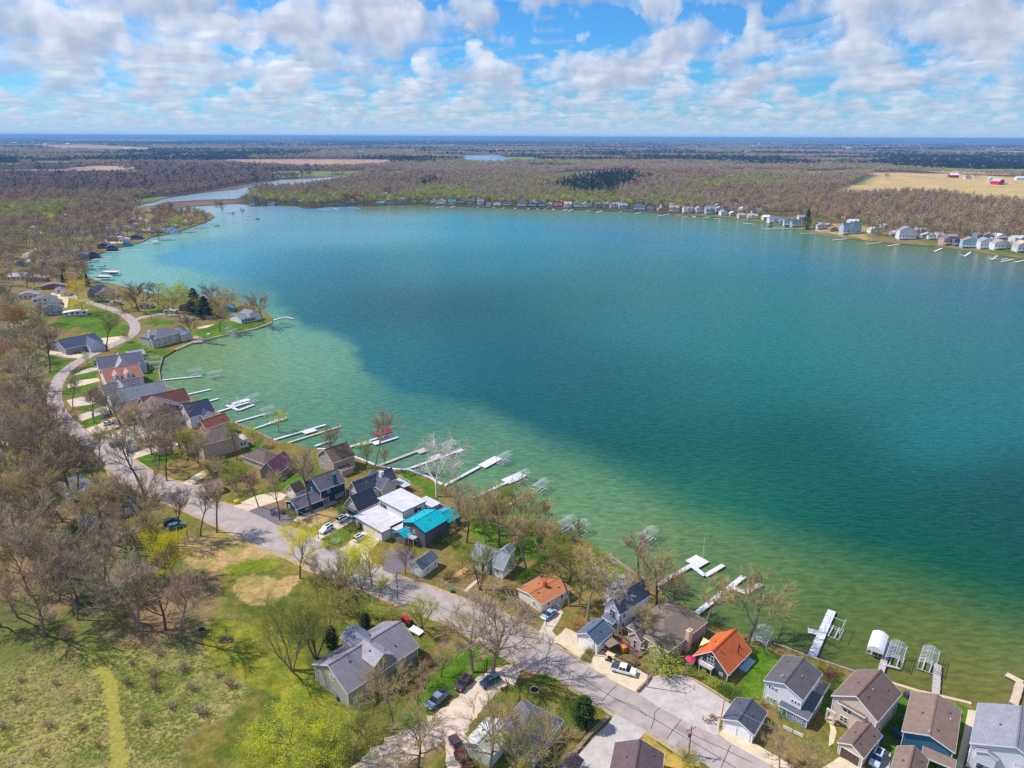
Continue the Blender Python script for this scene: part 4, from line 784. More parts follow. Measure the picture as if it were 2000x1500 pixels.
window(r, b, 'f', w * .43, 2.6, 1.6, 2.0, 2); step(r, w * .25, w * .6, -1.1, .4, 2.2, (190, 184, 184), 'balcony'); railing(r, [(w * .25, .3), (w * .25, -1.1), (w * .6, -1.1), (w * .6, .3)], 2.2)
mb = MB(); mb.tube((w * .85, d * .62, 2.6), (w * .85, d * .62, 6), .13, .13, 8); mb.build('stove_pipe', mat('dark_metal', (60, 50, 50), rough=.5), r)
step(r, w - .5, w + 1.2, d * .55, d * .98, .5, (150, 180, 200), 'side_deck'); auto_windows(r, b, 'r', 1, 3)
gable = (1352, 1284)
r, b, w, d, rs = house('white double garage with a dark slate roof beside the gravel lot', (1408.8, 1404), (1472.8, 1436.5), (1500, 1392), 2.6, (1441.3, 1408), (84, 86, 100), (236, 238, 244), name='garage', cat='garage')
L = w - .8
for u in (.27, .73): door(r, b, 'f', L * u, L * .36, 2.1, (238, 238, 242), 'garage_door')
r, b, w, d, rs = house('small white garage with a blue grey roof beside the street', (1123.5, 1237.8), (1167.4, 1262), (1199.7, 1232.7), 2.7, (1145.5, 1236.4), (92, 108, 130), (236, 236, 240), name='garage', cat='garage')
door(r, b, 'f', (w - .8) * .42, 3.9, 2.1, (240, 240, 242), 'garage_door'); window(r, b, 'r', 3.6, 1.0, .9, .9)
r, b, w, d, rs = house('tall white house with a blue grey gabled roof and arched window', (1177.7, 1181), (1210.7, 1201.5), (1262, 1158), 5.6, (1192, 1168), (98, 108, 130), (232, 232, 238))
window(r, b, 'f', 2.4, 3.5, 1.7, 1.9, 2); door(r, b, 'f', 1.3, .9, 2.1, (24, 130, 100)); window(r, b, 'f', 3.4, .6, 1.4, 1.6, 2); auto_windows(r, b, 'r', 2, 3.2)
block(r, -2.3, d * .34, w * .9, 5.2, 0, 5.6, 'x', 2.6, (98, 108, 130), (232, 232, 238), .3)
block(r, 1.0, -.9, 3.2, 1.3, 2.7, .3, 'shed', .9, (98, 108, 130), (232, 232, 238), .2)
r, b, w, d, rs = house('weathered brown roofed house with tan chimney between the trees', (1223.9, 1223.9), (1306, 1274), (1362, 1203), 3.6, None, (124, 112, 102), (176, 162, 158), 'hip', rise=2.0)
auto_windows(r, b, 'r', 1, 3.2); chimney(r, w + .15, d * .48, 0, 5.6, .9, 1.5, (206, 184, 168))
for x in (w * .3, w * .78): dormer(r, x, -1.3, 3.4, 4.2, 0, 3.1, 1.7, (124, 112, 102), (186, 172, 168))
step(r, -1.5, w * .52, -3.4, -.2, .5, (120, 92, 84), 'deck'); mb = MB()
for x in (-1.3, 1.2, 3.4): mb.box(x - .09, x + .09, -3.3, -3.12, .5, 3.0)
mb.box(-1.4, 3.5, -3.32, -3.1, 3.0, 3.2); mb.box(-1.4, 3.5, -.6, -.4, 3.0, 3.2); mb.build('pergola', mat('brown_wood', (104, 72, 62)), r); railing(r, [(-1.5, -3.35), (w * .5, -3.35)], .5, 1.0, MATS['brown_wood'])
r, b, w, d, rs = house('low white house with a rusty brown low pitched roof', (1009.3, 1149.3), (1057.3, 1182.1), (1112, 1147), 2.8, (1033, 1160), (178, 116, 78), (232, 222, 210))
chimney(r, w * .53, d * .5, 2.8 + rs - .4, 2.8 + rs + 1.2, .8, .8, (178, 80, 64)); window(r, b, 'f', w * .62, .7, .9, 1.4, 2); auto_windows(r, b, 'r', 1, 4); vent(r, w * .8, d * .4, 3.4); vent(r, w * .75, d * .2, 3.3)
r, b, w, d, rs = house('white cottage with a grey roof and small front gable under the green tree', (915.3, 1088), (983, 1114), (1006, 1088), 3.1, (937.3, 1057.5), (136, 144, 150), (228, 232, 238), 'x')
dormer(r, w * .44, -.4, 3, 4, 0, 4.6, 1.3, (136, 144, 150), (236, 238, 244)); door(r, b, 'f', w * .6, .9, 2.0, (60, 90, 90)); window(r, b, 'f', w * .22, .9, 1.2, 1.2, 2); window(r, b, 'f', w * .78, .9, .9, 1.2); window(r, b, 'r', d * .45, 3.4, .8, 1.0)
dormer(r, w * .6, d + .4, 3.0, 3.0, 0, 3.2, 1.4, (136, 144, 150), (222, 226, 232))
r, b, w, d, rs = house('small white garage with a grey roof beside the copper tree', (797.5, 1103.8), (825, 1115), (863.8, 1092.5), 2.6, (810, 1097), (110, 122, 132), (230, 232, 236), name='garage', cat='garage')
door(r, b, 'f', (w - .8) * .5, 3.0, 2.1, (236, 236, 240), 'garage_door'); window(r, b, 'r', 2.4, 1.0, .6, .7); window(r, b, 'r', 5.6, 1.0, .6, .7)
# ---- group around the teal roof
r, b, w, d, rs = house('dark grey house with a bright teal metal roof', (783.7, 1020), (830.6, 1041), (872, 1012), 5.4, (805.7, 1020.8), (0, 168, 184), (96, 98, 110), trim=mat('dark_trim', (52, 54, 62)))
for u in (1.2, 2.2, 4.6, 5.2): window(r, b, 'f', u, 3.3 if u != 5.2 else .8, .7, 1.1)
block(r, -.8, -2.4, 4.6, 2.6, 0, 2.6, 'y', 1.2, (0, 168, 184), (120, 120, 130), .35, MATS['dark_trim'])
step(r, 4.2, 6.4, -1.6, .3, 2.6, (180, 184, 190), 'balcony'); railing(r, [(4.2, .2), (4.2, -1.6), (6.4, -1.6), (6.4, .2)], 2.6)
block(r, w * .15, d, w * .7, 7, 0, 3.0, 'y', 1.8, (0, 168, 184), (96, 98, 110), .3, MATS['dark_trim'])
r, b, w, d, rs = house('modern white house with stepped flat white roofs', (736, 974), (786.6, 1001), (829.2, 976.8), 6.0, None, (204, 202, 208), (222, 224, 230), 'flat', rise=.2, trim=MATS['dark_trim'])
for u in (1.2, 2.4, 3.4): window(r, b, 'f', u, 3.7, .9, 1.2, 1, 'd')
window(r, b, 'r', 5.0, 3.6, 1.2, 1.7, 1, 'd'); window(r, b, 'r', -2.4, 3.9, 1.2, .8, 1, 'd')
def loc_of(r, px, py, dz):
    p = G(px, py, dz=dz); q = r.matrix_basis.inverted() @ Vector((p.x, p.y, r.location.z)); return q
q0 = loc_of(r, 708.9, 1001.7, 3.3); q1 = loc_of(r, 746.3, 1039, 3.3); q2 = loc_of(r, 797, 1008, 3.3)
g = block(r, q0.x, q1.y, q1.x - q0.x, -q1.y + .3, 0, 3.3, 'flat', 0, (204, 202, 208), (222, 224, 230), .45, MATS['dark_trim'])
door(r, g, 'f', 2.6, 2.4, 2.2, (70, 76, 92), 'garage_door')
g = block(r, q1.x, q1.y + 3.5, max(2.5, q2.x - q1.x), -q1.y - 3.4, 0, 3.3, 'flat', 0, (204, 202, 208), (222, 224, 230), .45, MATS['dark_trim'])
g = block(r, w * .55, d + .1, w * .5, 4.5, 0, 3.6, 'flat', 0, (204, 202, 208), (222, 224, 230), .4, MATS['dark_trim']); window(r, g, 'r', 1.8, 1.6, 1.2, 1.1, 1, 'd')
step(r, w * .9, w * .9 + 4, d * .8, d + 6.5, 2.6, (120, 120, 136), 'deck'); MB().box(w * .9 + .2, w * .9 + 4.2, d * .5, d * .8, 2.45, 2.65).build('deck_roof', WHITE, r)
r, b, w, d, rs = house('slate roofed garage house with steep white trimmed gable', (671.5, 985.6), (699.8, 1000.2), (741.2, 979.7), 2.9, (684.7, 969.4), (80, 82, 98), (196, 188, 176))
door(r, b, 'f', (w - .8) * .5, w * .62, 2.2, (60, 62, 74), 'garage_door'); window(r, b, 'f', (w - .8) * .5, 3.0, 1.0, 1.2, 2)
MB().quad((.2, .32, 2.75), (w - .2, .32, 2.75), (w - .2, -.5, 2.35), (.2, -.5, 2.35)).build('porch_roof', roofmat((80, 82, 98)), r)
r, b, w, d, rs = house('large slate roofed house with crossing gables and tall chimney', (678.9, 953.3), (698, 965), (778, 936), 4.2, (688, 942), (92, 94, 110), (188, 184, 180))
window(r, b, 'f', 2.2, 2.6, 1.0, 1.3, 2)
block(r, -.5, d * .46, w + 3.5, d * .34, 0, 4.2, 'x', 3.4, (92, 94, 110), (188, 184, 180), .3); block(r, w * .6, d * .2, w * .75, 4.4, 0, 3.0, 'x', 1.6, (92, 94, 110), (188, 184, 180), .3)
chimney(r, w * .95, d * .62, 3, 8.8, 1.3, 1.1, (214, 214, 220)); step(r, w * .4, w + 3.6, d + .05, d + 3, 2.2, (190, 190, 196), 'deck'); railing(r, [(w * .4, d + 3), (w + 3.6, d + 3), (w + 3.6, d + .2)], 2.2)
for x in (.2, .45, .7): vent(r, w * x, d * .3, 6.2)
r, b, w, d, rs = house('dark teal two storey house with grey roof and tall chimney', (593, 940), (624.7, 960), (672.7, 938.7), 5.5, (608.7, 933.3), (100, 100, 110), (36, 72, 92))
chimney(r, w - 1.0, d * .62, 5.2, 9.2, 1.0, 1.3, (52, 100, 112)); window(r, b, 'f', 3.9, 3.4, .8, 1.3); window(r, b, 'r', 3.0, 3.6, .9, 1.1); window(r, b, 'r', 6.2, .5, 1.9, 1.5, 3); window(r, b, 'r', -1.6, .5, 1.9, 1.5, 3)
door(r, b, 'r', 2.2, 1.1, 2.1, (150, 110, 110)); step(r, w - .4, w + 1.4, .3, 5.2, .25, (150, 146, 150))
q0 = loc_of(r, 556, 978.7, 2.6); q1 = loc_of(r, 585, 993, 2.6); gw = (Vector((q1.x - q0.x, q1.y - q0.y))).length
g = block(r, q0.x + .3, q0.y + .3, gw - .6, -q0.y + .6, 0, 2.6, 'y', 1.5, (96, 96, 108), (36, 72, 92), .3)
window(r, g, 'f', 2.0, .9, 1.0, 1.1, 2); window(r, g, 'f', -.9, .7, .6, 1.3); window(r, g, 'r', 3.6, .9, 1.9, .9, 3)
r, b, w, d, rs = house('low garage with a brown roof and white front behind the dark teal house', (555, 956), (577.3, 965.3), (598, 955), 2.5, (566.7, 947), (104, 86, 78), (230, 228, 226), name='garage', cat='garage')
door(r, b, 'f', (w - .8) * .5, 3.2, 2.0, (236, 234, 232), 'garage_door')
r, b, w, d, rs = house('cottage with a faded pink red roof', (505.3, 921), (540.3, 927), (596, 907), 2.8, (522, 902.9), (158, 104, 112), (150, 140, 136)); auto_windows(r, b, 'fr', 1, 3)
r, b, w, d, rs = house('low brown hip roofed house by the green leafing tree', (470, 890), (515, 907), (546, 888), 2.9, None, (108, 94, 90), (196, 186, 172), 'hip', rise=2.0); auto_windows(r, b, 'fr', 1, 3.4)
r, b, w, d, rs = house('brown two storey house close to the white seawall', (618.8, 888), (650, 905), (693.8, 888.5), 4.8, (634, 878), (122, 100, 88), (178, 162, 148)); auto_windows(r, b, 'fr', 2, 4)
block(r, w, 1.5, 3.2, d * .5, 0, 2.3, 'flat', 0, (122, 100, 88), (178, 162, 148), .2)
r, b, w, d, rs = house('large tan house with a brown hip roof and blank side wall', (374, 853), (394, 870.6), (464.6, 848.2), 6.0, None, (118, 104, 102), (196, 178, 160), 'hip', rise=3.0)
window(r, b, 'r', 9.0, 4.0, .5, 1.6); block(r, -2.5, -3.5, 5.5, 5.5, 0, 3.2, 'y', 1.8, (126, 108, 100), (196, 178, 160), .35)
block(r, w * .35, d, w * .5, 3.4, 0, 3.2, 'flat', 0, (196, 186, 180), (226, 222, 218), .2); 
for u in (.9, 2.1): window(r, (w * .35, d, w * .5, 3.4, 0, 3.2), 'r', u, 1.0, .9, 1.4)
block(r, w * -.4, d * .12, w * .7, d * .5, 0, 4.6, 'x', 2.0, (150, 104, 90), (196, 178, 160), .3)
r, b, w, d, rs = house('house with a bright red brown roof behind the large tan house', (383, 830), (402, 838), (452, 822), 5.0, (392, 822), (150, 90, 78), (200, 180, 166))
r, b, w, d, rs = house('white house with a navy blue roof at the foot of the docks', (348, 800), (370, 816), (416, 800), 5.2, (360, 790), (62, 70, 96), (214, 220, 236)); auto_windows(r, b, 'fr', 2, 3.5)
block(r, w * .5, d * .45, w * .7, d * .4, 0, 5, 'x', 2.2, (62, 70, 96), (214, 220, 236), .3)
r, b, w, d, rs = house('large grey brown house with stepped gable roofs', (258, 804), (282.7, 818), (357.3, 790.7), 5.2, (266, 792), (122, 106, 106), (150, 136, 126), 'x', rise=4.6)
dormer(r, -1.5, -2.5, 5.0, 6, 0, 3.0, 2.4, (118, 100, 102), (150, 136, 126)); dormer(r, w * .5, -1.2, 3, 4, 3.8, 1.8, 1.3, (140, 126, 120), (220, 210, 200)); auto_windows(r, b, 'r', 2, 4)
block(r, w * .4, d * .3, w * .75, d * .4, 0, 5.4, 'y', 3, (140, 126, 122), (150, 136, 126), .3)
r, b, w, d, rs = house('garage house with a light brown roof under the bare trees', (228, 800), (244, 812), (267, 790), 3.6, (236, 796), (164, 124, 108), (196, 182, 160)); auto_windows(r, b, 'f', 1, 3)
r, b, w, d, rs = house('long house with a dark red roof reaching to the water', (268, 786), (285, 801), (366.7, 777), 4.8, (318, 768), (112, 74, 70), (172, 168, 156), rise=4.0); auto_windows(r, b, 'r', 1, 4)
r, b, w, d, rs = house('long grey roofed house with a white gable end', (205, 768), (218, 788), (325, 761), 4.6, (212, 762), (116, 122, 134), (212, 216, 222), rise=3.6); auto_windows(r, b, 'f', 1, 3)
r, b, w, d, rs = house('blue grey gabled house between the red brown and the long grey roof', (193, 757), (204, 770), (276, 750), 4.4, (198, 752), (100, 98, 116), (156, 174, 184), rise=2.6)
block(r, w * .3, d * .3, w * .9, d * .34, 0, 4.4, 'x', 3, (150, 146, 156), (156, 174, 184), .3)
r, b, w, d, rs = house('red brown roofed house with two white dormers', (193.3, 727), (206.7, 746.7), (278.7, 731), 5.0, (196, 712), (152, 104, 92), (218, 208, 196), rise=3.6); auto_windows(r, b, 'fr', 1, 3)
for y in (.32, .62): dormer(r, w * .97, d * y, 2.8, w * .42, 5.1, 1.9, 1.2, (186, 140, 124), (226, 222, 214), 'r')
r, b, w, d, rs = house('large slate roofed house with a broad light gable', (186, 706), (193, 722), (282, 706), 4.4, (190, 700), (98, 98, 116), (190, 188, 190), rise=4.0)
block(r, w * .2, d * .35, w * 1.0, d * .3, 0, 4.4, 'x', 3.8, (150, 156, 172), (190, 188, 190), .3); block(r, w * .1, d * .78, w * 1.1, d * .22, 0, 3.6, 'x', 2, (96, 96, 112), (150, 190, 200), .2)
r, b, w, d, rs = house('small house with a pale grey roof below the street bend', (243, 688), (250, 696), (284, 690), 3.0, (246, 684), (158, 160, 170), (130, 160, 180), rise=1.6)
r, b, w, d, rs = house('large grey house with dark hip roof on the green point', (270.5, 655.4), (303, 662), (357, 646), 5.4, None, (116, 116, 128), (196, 186, 176), 'hip', rise=3.2); auto_windows(r, b, 'fr', 2, 3.4)
dormer(r, w * .8, -1.4, 4, 5, 0, 4.6, 2.0, (116, 116, 128), (200, 192, 184)); chimney(r, w * .6, 1, 4, 9, 1.6, 1.2, (216, 210, 208)); block(r, w * .3, d * .8, w * .8, d * .35, 0, 4.4, 'hip', 2.0, (120, 150, 190), (196, 186, 176), .3)
r, b, w, d, rs = house('white house with a glazed sun porch at the tip of the point', (446.5, 616.5), (470, 623), (508, 613), 3.2, (458, 610), (130, 132, 146), (226, 226, 232), rise=2.0)
for u in (1.6, 3.6, 5.6, 7.6, 9.4): window(r, b, 'r', u, .5, 1.7, 1.8, 1)
block(r, w * .3, d * .4, w * .7, d * .4, 3.0, 2.2, 'x', 1.6, (130, 132, 146), (226, 226, 232), .2)
r, b, w, d, rs = house('dark navy roofed house with a white garage gable on the left lawn', (98, 668), (126, 682), (168, 652), 3.4, (112, 660), (66, 74, 98), (150, 150, 160), rise=3.2); auto_windows(r, b, 'fr', 1, 3.4)
block(r, w * .6, d * .55, w * .62, 7.5, 0, 3.2, 'x', 3.0, (92, 104, 128), (190, 200, 220), .3)
# ---- brown grey barn house
r, b, w, d, rs = house('long grey barn like building with a metal roof and upper gables', (609.3, 1297.3), (678, 1355.5), (817.3, 1261.3), 4.4, (638.7, 1299), (138, 132, 142), (168, 166, 158))
window(r, b, 'f', w * .47, 4.3, .7, 1.1); window(r, b, 'f', w * .55, 4.3, .7, 1.1); door(r, b, 'r', 1.6, .9, 2.1, (220, 220, 220)); step(r, w - .3, w + 1.0, 1.2, 2.6, .3)
dormer(r, w * 1.0 - .2, d * .50, 5.0, w * .5, 3.4, 3.4, 1.9, (158, 152, 162), (150, 146, 138), 'r')
block(r, -.6, d * .42, w * .5, 5.0, 3.2, 3.2, 'x', 1.8, (120, 122, 140), (168, 166, 158), .25)
# ---- bottom edge
r, b, w, d, rs = house('dark slate hip roofed house under the bare budding tree', (962, 1432), (1045, 1478), (1117, 1415), 3.2, None, (100, 100, 118), (190, 196, 190), 'hip', rise=3.2)
block(r, -3.2, -4.5, 6, 7, 0, 3.0, 'y', 1.6, (196, 200, 198), (206, 208, 206), .3)
r, b, w, d, rs = house('brown roofed house cut by the bottom edge beside the yellow lawn', (1188, 1515), (1290, 1540), (1295, 1500), 3.2, (1238, 1490), (104, 88, 92), (180, 170, 160), depth=8, rise=2.2)
r, b, w, d, rs = house('small rusty roofed shed at the bottom edge', (1090, 1500), (1125, 1515), (1130, 1500), 2.2, (1105, 1490), (110, 92, 92), (150, 140, 130), name='shed', cat='shed', depth=4, rise=1)
# ---- left side
r, b, w, d, rs = house('white cottage with a grey hip roof among bare trees left of the street', (102, 945), (132, 966), (187, 947), 2.8, None, (118, 122, 134), (222, 224, 226), 'hip', rise=2.0); auto_windows(r, b, 'fr', 1, 2.6)
dormer(r, w + 1.2, d * .7, 3.2, 3.5, 0, 2.7, 1.2, (118, 122, 134), (226, 228, 230), 'r')
r, b, w, d, rs = house('low house with dark roof and pale addition behind bare branches', (150, 1000), (164, 1019), (268, 978), 2.6, (158, 995), (112, 108, 112), (206, 208, 208), rise=1.8)
block(r, w * .15, 2, w * .8, 5, 0, 2.8, 'flat', 0, (170, 172, 176), (206, 208, 208), .2)
r, b, w, d, rs = house('tiny cottage with a pink roof beside the street', (386, 948), (402, 960), (436, 946), 2.4, (394, 939), (170, 118, 138), (190, 192, 196), rise=1.5)
r, b, w, d, rs = house('pale garage shell in front of the bare trees by the bright lawn', (235, 866), (244, 874), (262, 862), 2.4, (240, 860), (150, 150, 152), (226, 224, 222), name='garage', cat='garage', rise=1.2)
def small(label, px, py, w, d, ang, h, rise, rc, wc, kind='y', floors=None, win='fr', name='house', cat='house', deck=False, group=None, far=False):
    """front left ground corner at the pixel, turned by ang degrees"""
    p = G(px, py); r = empty(name, p, rad(ang), label, cat, group)
    b = block(r, 0, 0, w, d, -.4, h + .4, kind, rise, rc, wc, .35); b = (0, 0, w, d, 0, h)
    auto_windows(r, b, win, floors or (2 if h > 4 else 1), 2.6 if not far else 2.7, h=1.3 if not far else 1.6, w=1.1 if not far else 1.7, skip=.2 if not far else .08)
    if far and kind == 'x' and w > 10.5 and h > 3.4: g = block(r, w * .3, -1.6, w * .42, 3.2, -.3, h, 'y', rise * .8, rc, wc, .3); window(r, (w * .3, -1.6, w * .42, 3.2, 0, h), 'f', w * .21, h * .5, 2.0, 1.4, 2)
    if deck:
        z = 2.6 if h > 4 else .6; MB().box(.2, w - .2, -2.2, 0, z - .2, z).build('deck', WHITE if deck != 2 else mat('brown_deck', (150, 112, 92)), r); railing(r, [(.2, -.1), (.2, -2.1), (w - .2, -2.1), (w - .2, -.1)], z)
        mb = MB()
        for x in (.3, w / 2, w - .3): mb.box(x - .1, x + .1, -2.15, -1.95, -.3, z - .2)
        mb.build('deck_post', WHITE, r)
    HOUSES.append((p.x + w / 2 * math.cos(rad(ang)), p.y + d / 2, max(w, d) * .6, label))
    return r, b
for a_ in [
 ('blue grey two storey house with a brown roof behind the yellow tree', 86, 617, 11, 9, 32, 5, 2.4, (100, 98, 108), (150, 168, 184)),
 ('white two storey house with grey roof in the left trees', 66, 600, 15, 8, 32, 5, 2.2, (118, 112, 114), (224, 226, 234)),
 ('low white shed with flat roof in front of the round yellow tree', 124, 618, 14, 5, 22, 2.4, .8, (214, 218, 224), (232, 232, 232)),
 ('small tan garage with a pointed gable beside another garage', 107, 574, 6, 8, 25, 2.6, 1.6, (124, 118, 122), (226, 214, 196)),
 ('second small garage with a brown gable beside the tan one', 119, 579, 6, 7, 25, 2.6, 1.5, (128, 110, 106), (210, 206, 210)),
 ('low red brick house with a grey roof at the left', 80, 566, 18, 8, 18, 2.8, 1.8, (122, 124, 136), (150, 62, 58)),
 ('pink brick house among the bare left trees', 50, 551, 15, 8, 10, 2.8, 1.8, (140, 130, 130), (196, 140, 130)),
 ('steep dark gabled house behind the bright yellow tree', 172, 581, 9, 12, -8, 4.4, 3.4, (84, 88, 110), (120, 124, 150)),
 ('long brown roofed house by the two covered docks', 188, 584, 13, 14, 30, 3.2, 3.0, (112, 98, 98), (190, 170, 150)),
 ('grey shed with pale door beside the lakeside trees', 216, 597, 6, 5, 10, 2.4, 1, (170, 176, 172), (190, 196, 190)),
 ('small cream building beside the point road', 271, 603, 8, 7, 10, 2.6, 1.8, (150, 120, 104), (222, 200, 176)),
 ('tiny white shed with green door under the spreading pale tree', 320, 613, 8, 4, -4, 2.2, .8, (210, 214, 206), (190, 200, 180)),
 ('dark cottage beside the tall spruce', 350, 607, 9, 9, 10, 3, 2.4, (90, 84, 92), (140, 136, 140)),
 ('cottage with an orange brown roof behind the tall spruce', 388, 600, 12, 10, 15, 3, 2.6, (168, 112, 98), (160, 150, 150)),
 ('bright teal cottage near the tip of the point', 432, 610, 8, 8, 10, 3, 1.8, (100, 130, 150), (60, 160, 180)),
 ('long slate roofed house with a white gable in the left trees', 78, 508, 22, 12, 4, 3.4, 3.2, (112, 120, 140), (206, 212, 226)),
 ('dark house with a white front stair at the left bay', 150, 508, 9, 12, 20, 4.4, 2.4, (104, 104, 116), (120, 120, 136)),
 ('blue grey house beside the orange brown tree', 122, 497, 16, 10, 8, 3.6, 2.4, (116, 116, 128), (150, 160, 180)),
 ('grey roofed house behind the bare left trees', 150, 475, 15, 10, 6, 3, 2, (138, 138, 152), (170, 172, 180)),
 ('brown house with a low stair above the bay seawall', 172, 503, 9, 9, 20, 4, 2.2, (120, 92, 90), (110, 74, 76)),
 ('dark brown lodge with white trimmed gable on the bay', 190, 486, 12, 12, 22, 3.6, 2.6, (104, 90, 94), (92, 74, 76)),
 ('navy cottage on the bay seawall', 208, 489, 10, 9, 22, 3.4, 2.2, (92, 94, 108), (54, 68, 100)),
 ('red roofed cottage on the left bay', 209, 472, 12, 9, 12, 3.2, 2, (156, 72, 76), (150, 130, 126)),
 ('teal roofed boathouse on the left bay', 222, 466, 10, 10, 14, 3.2, 2.6, (56, 118, 132), (110, 130, 140)),
 ('white cottage with a pale roof on the left bay', 233, 473, 10, 8, 14, 3, 1.8, (176, 172, 176), (216, 216, 222)),
 ('blue grey cottage close to the bay lawn', 240, 480, 8, 8, 18, 3, 2, (120, 126, 142), (130, 150, 170)),
 ('dark cottage with a white boat beside it', 254, 468, 12, 10, 18, 3.4, 2.4, (70, 82, 104), (66, 84, 104)),
 ('long pink roofed cottage near the marina bend', 264, 456, 14, 7, 2, 2.8, 1.8, (196, 150, 150), (170, 180, 170)),
 ('grey cottage behind the marina bend tree', 306, 456, 10, 9, 10, 3.2, 2.2, (140, 136, 142), (150, 152, 166)),
 ('white two storey house with a blue roof near the bay docks', 322, 456, 14, 10, 10, 5, 2.4, (92, 110, 148), (214, 220, 232)),
 ('long flat grey house behind the left bay parking lot', 206, 467, 18, 8, 0, 2.6, .8, (206, 196, 192), (170, 166, 166)),
 ('white sided house half hidden in the left trees', 45, 450, 16, 9, 0, 3, 1.6, (206, 206, 204), (190, 190, 190)),
 ('pale roofed house behind the yellow left trees', 138, 436, 18, 9, 0, 3, 1.8, (190, 192, 198), (196, 196, 200)),
 ('small house with a grey roof near the green marina strip', 280, 417, 12, 8, 0, 3, 2, (150, 150, 160), (196, 200, 206)),
 ('white cottage by the first inlet bridge', 205, 387, 11, 8, 0, 3, 2, (150, 160, 180), (200, 210, 220)),
 ('pale cabin under the round green tree by the inlet', 178, 383, 11, 8, 0, 3, 2, (170, 176, 190), (180, 190, 206)),
 ('long white trailer near the inlet trees', 150, 412, 20, 5, 0, 2.6, .6, (214, 214, 214), (214, 210, 206)),
 ('pale roofed house far up in the left woods', 218, 412, 18, 8, 0, 3, 1.4, (196, 186, 180), (180, 176, 172)),
]: small(*a_, far=True)
# farm and settlements in the distance
small('red barn with a white roof behind the tan field', 1855, 347, 24, 14, -5, 7, 5, (226, 220, 224), (170, 50, 60), 'x', win='', name='barn', cat='barn')
small('red barn with a lean white side at the field corner', 1951, 361, 16, 22, 20, 8, 6, (190, 170, 176), (188, 44, 64), win='', name='barn', cat='barn')
small('white shed beside the corner barn', 1962, 361, 9, 9, 20, 4, 2, (226, 226, 230), (226, 226, 230), win='', name='shed', cat='shed')
small('pale farmhouse beside the round trees', 1886, 349, 16, 12, 0, 6, 3, (200, 200, 206), (214, 214, 220), win='f')
small('farmhouse with pinkish roof by the yellow field', 1678, 341, 26, 14, -10, 6, 5, (206, 160, 130), (216, 200, 190), win='f')
small('white bungalow on the far green clearing', 85, 321, 28, 16, 0, 4, 3, (206, 206, 214), (214, 214, 220), win='f')
small('second pale house on the far green clearing', 112, 320, 22, 14, 0, 5, 4, (150, 150, 170), (190, 190, 206), win='f')
small('low white shed on the far green clearing', 93, 325, 22, 10, 0, 3, 2, (226, 226, 230), (226, 226, 230), win='')
mb = MB().tube((0, 0, 0), (0, 0, 11), 5, 5, 14).tube((0, 0, 11), (0, 0, 14), 5, .5, 14); s_ = mb.build('silo', mat('galvanised', (200, 200, 206), metal=.2, rough=.5)); s_.location = G(1932, 356); tag(s_, 'white round grain bin beside the field barn', 'silo')
mb = MB().tube((0, 0, 0), (0, 0, 30), 3, 2, 8).tube((0, 0, 30), (0, 0, 33), 3, 9, 12).tube((0, 0, 33), (0, 0, 40), 9, 9, 12).tube((0, 0, 40), (0, 0, 44), 9, 2, 12); s_ = mb.build('water_tower', mat('galvanised', (200, 200, 206))); s_.location = G(1938, 296); tag(s_, 'pale water tower on the horizon at the right', 'water tower')
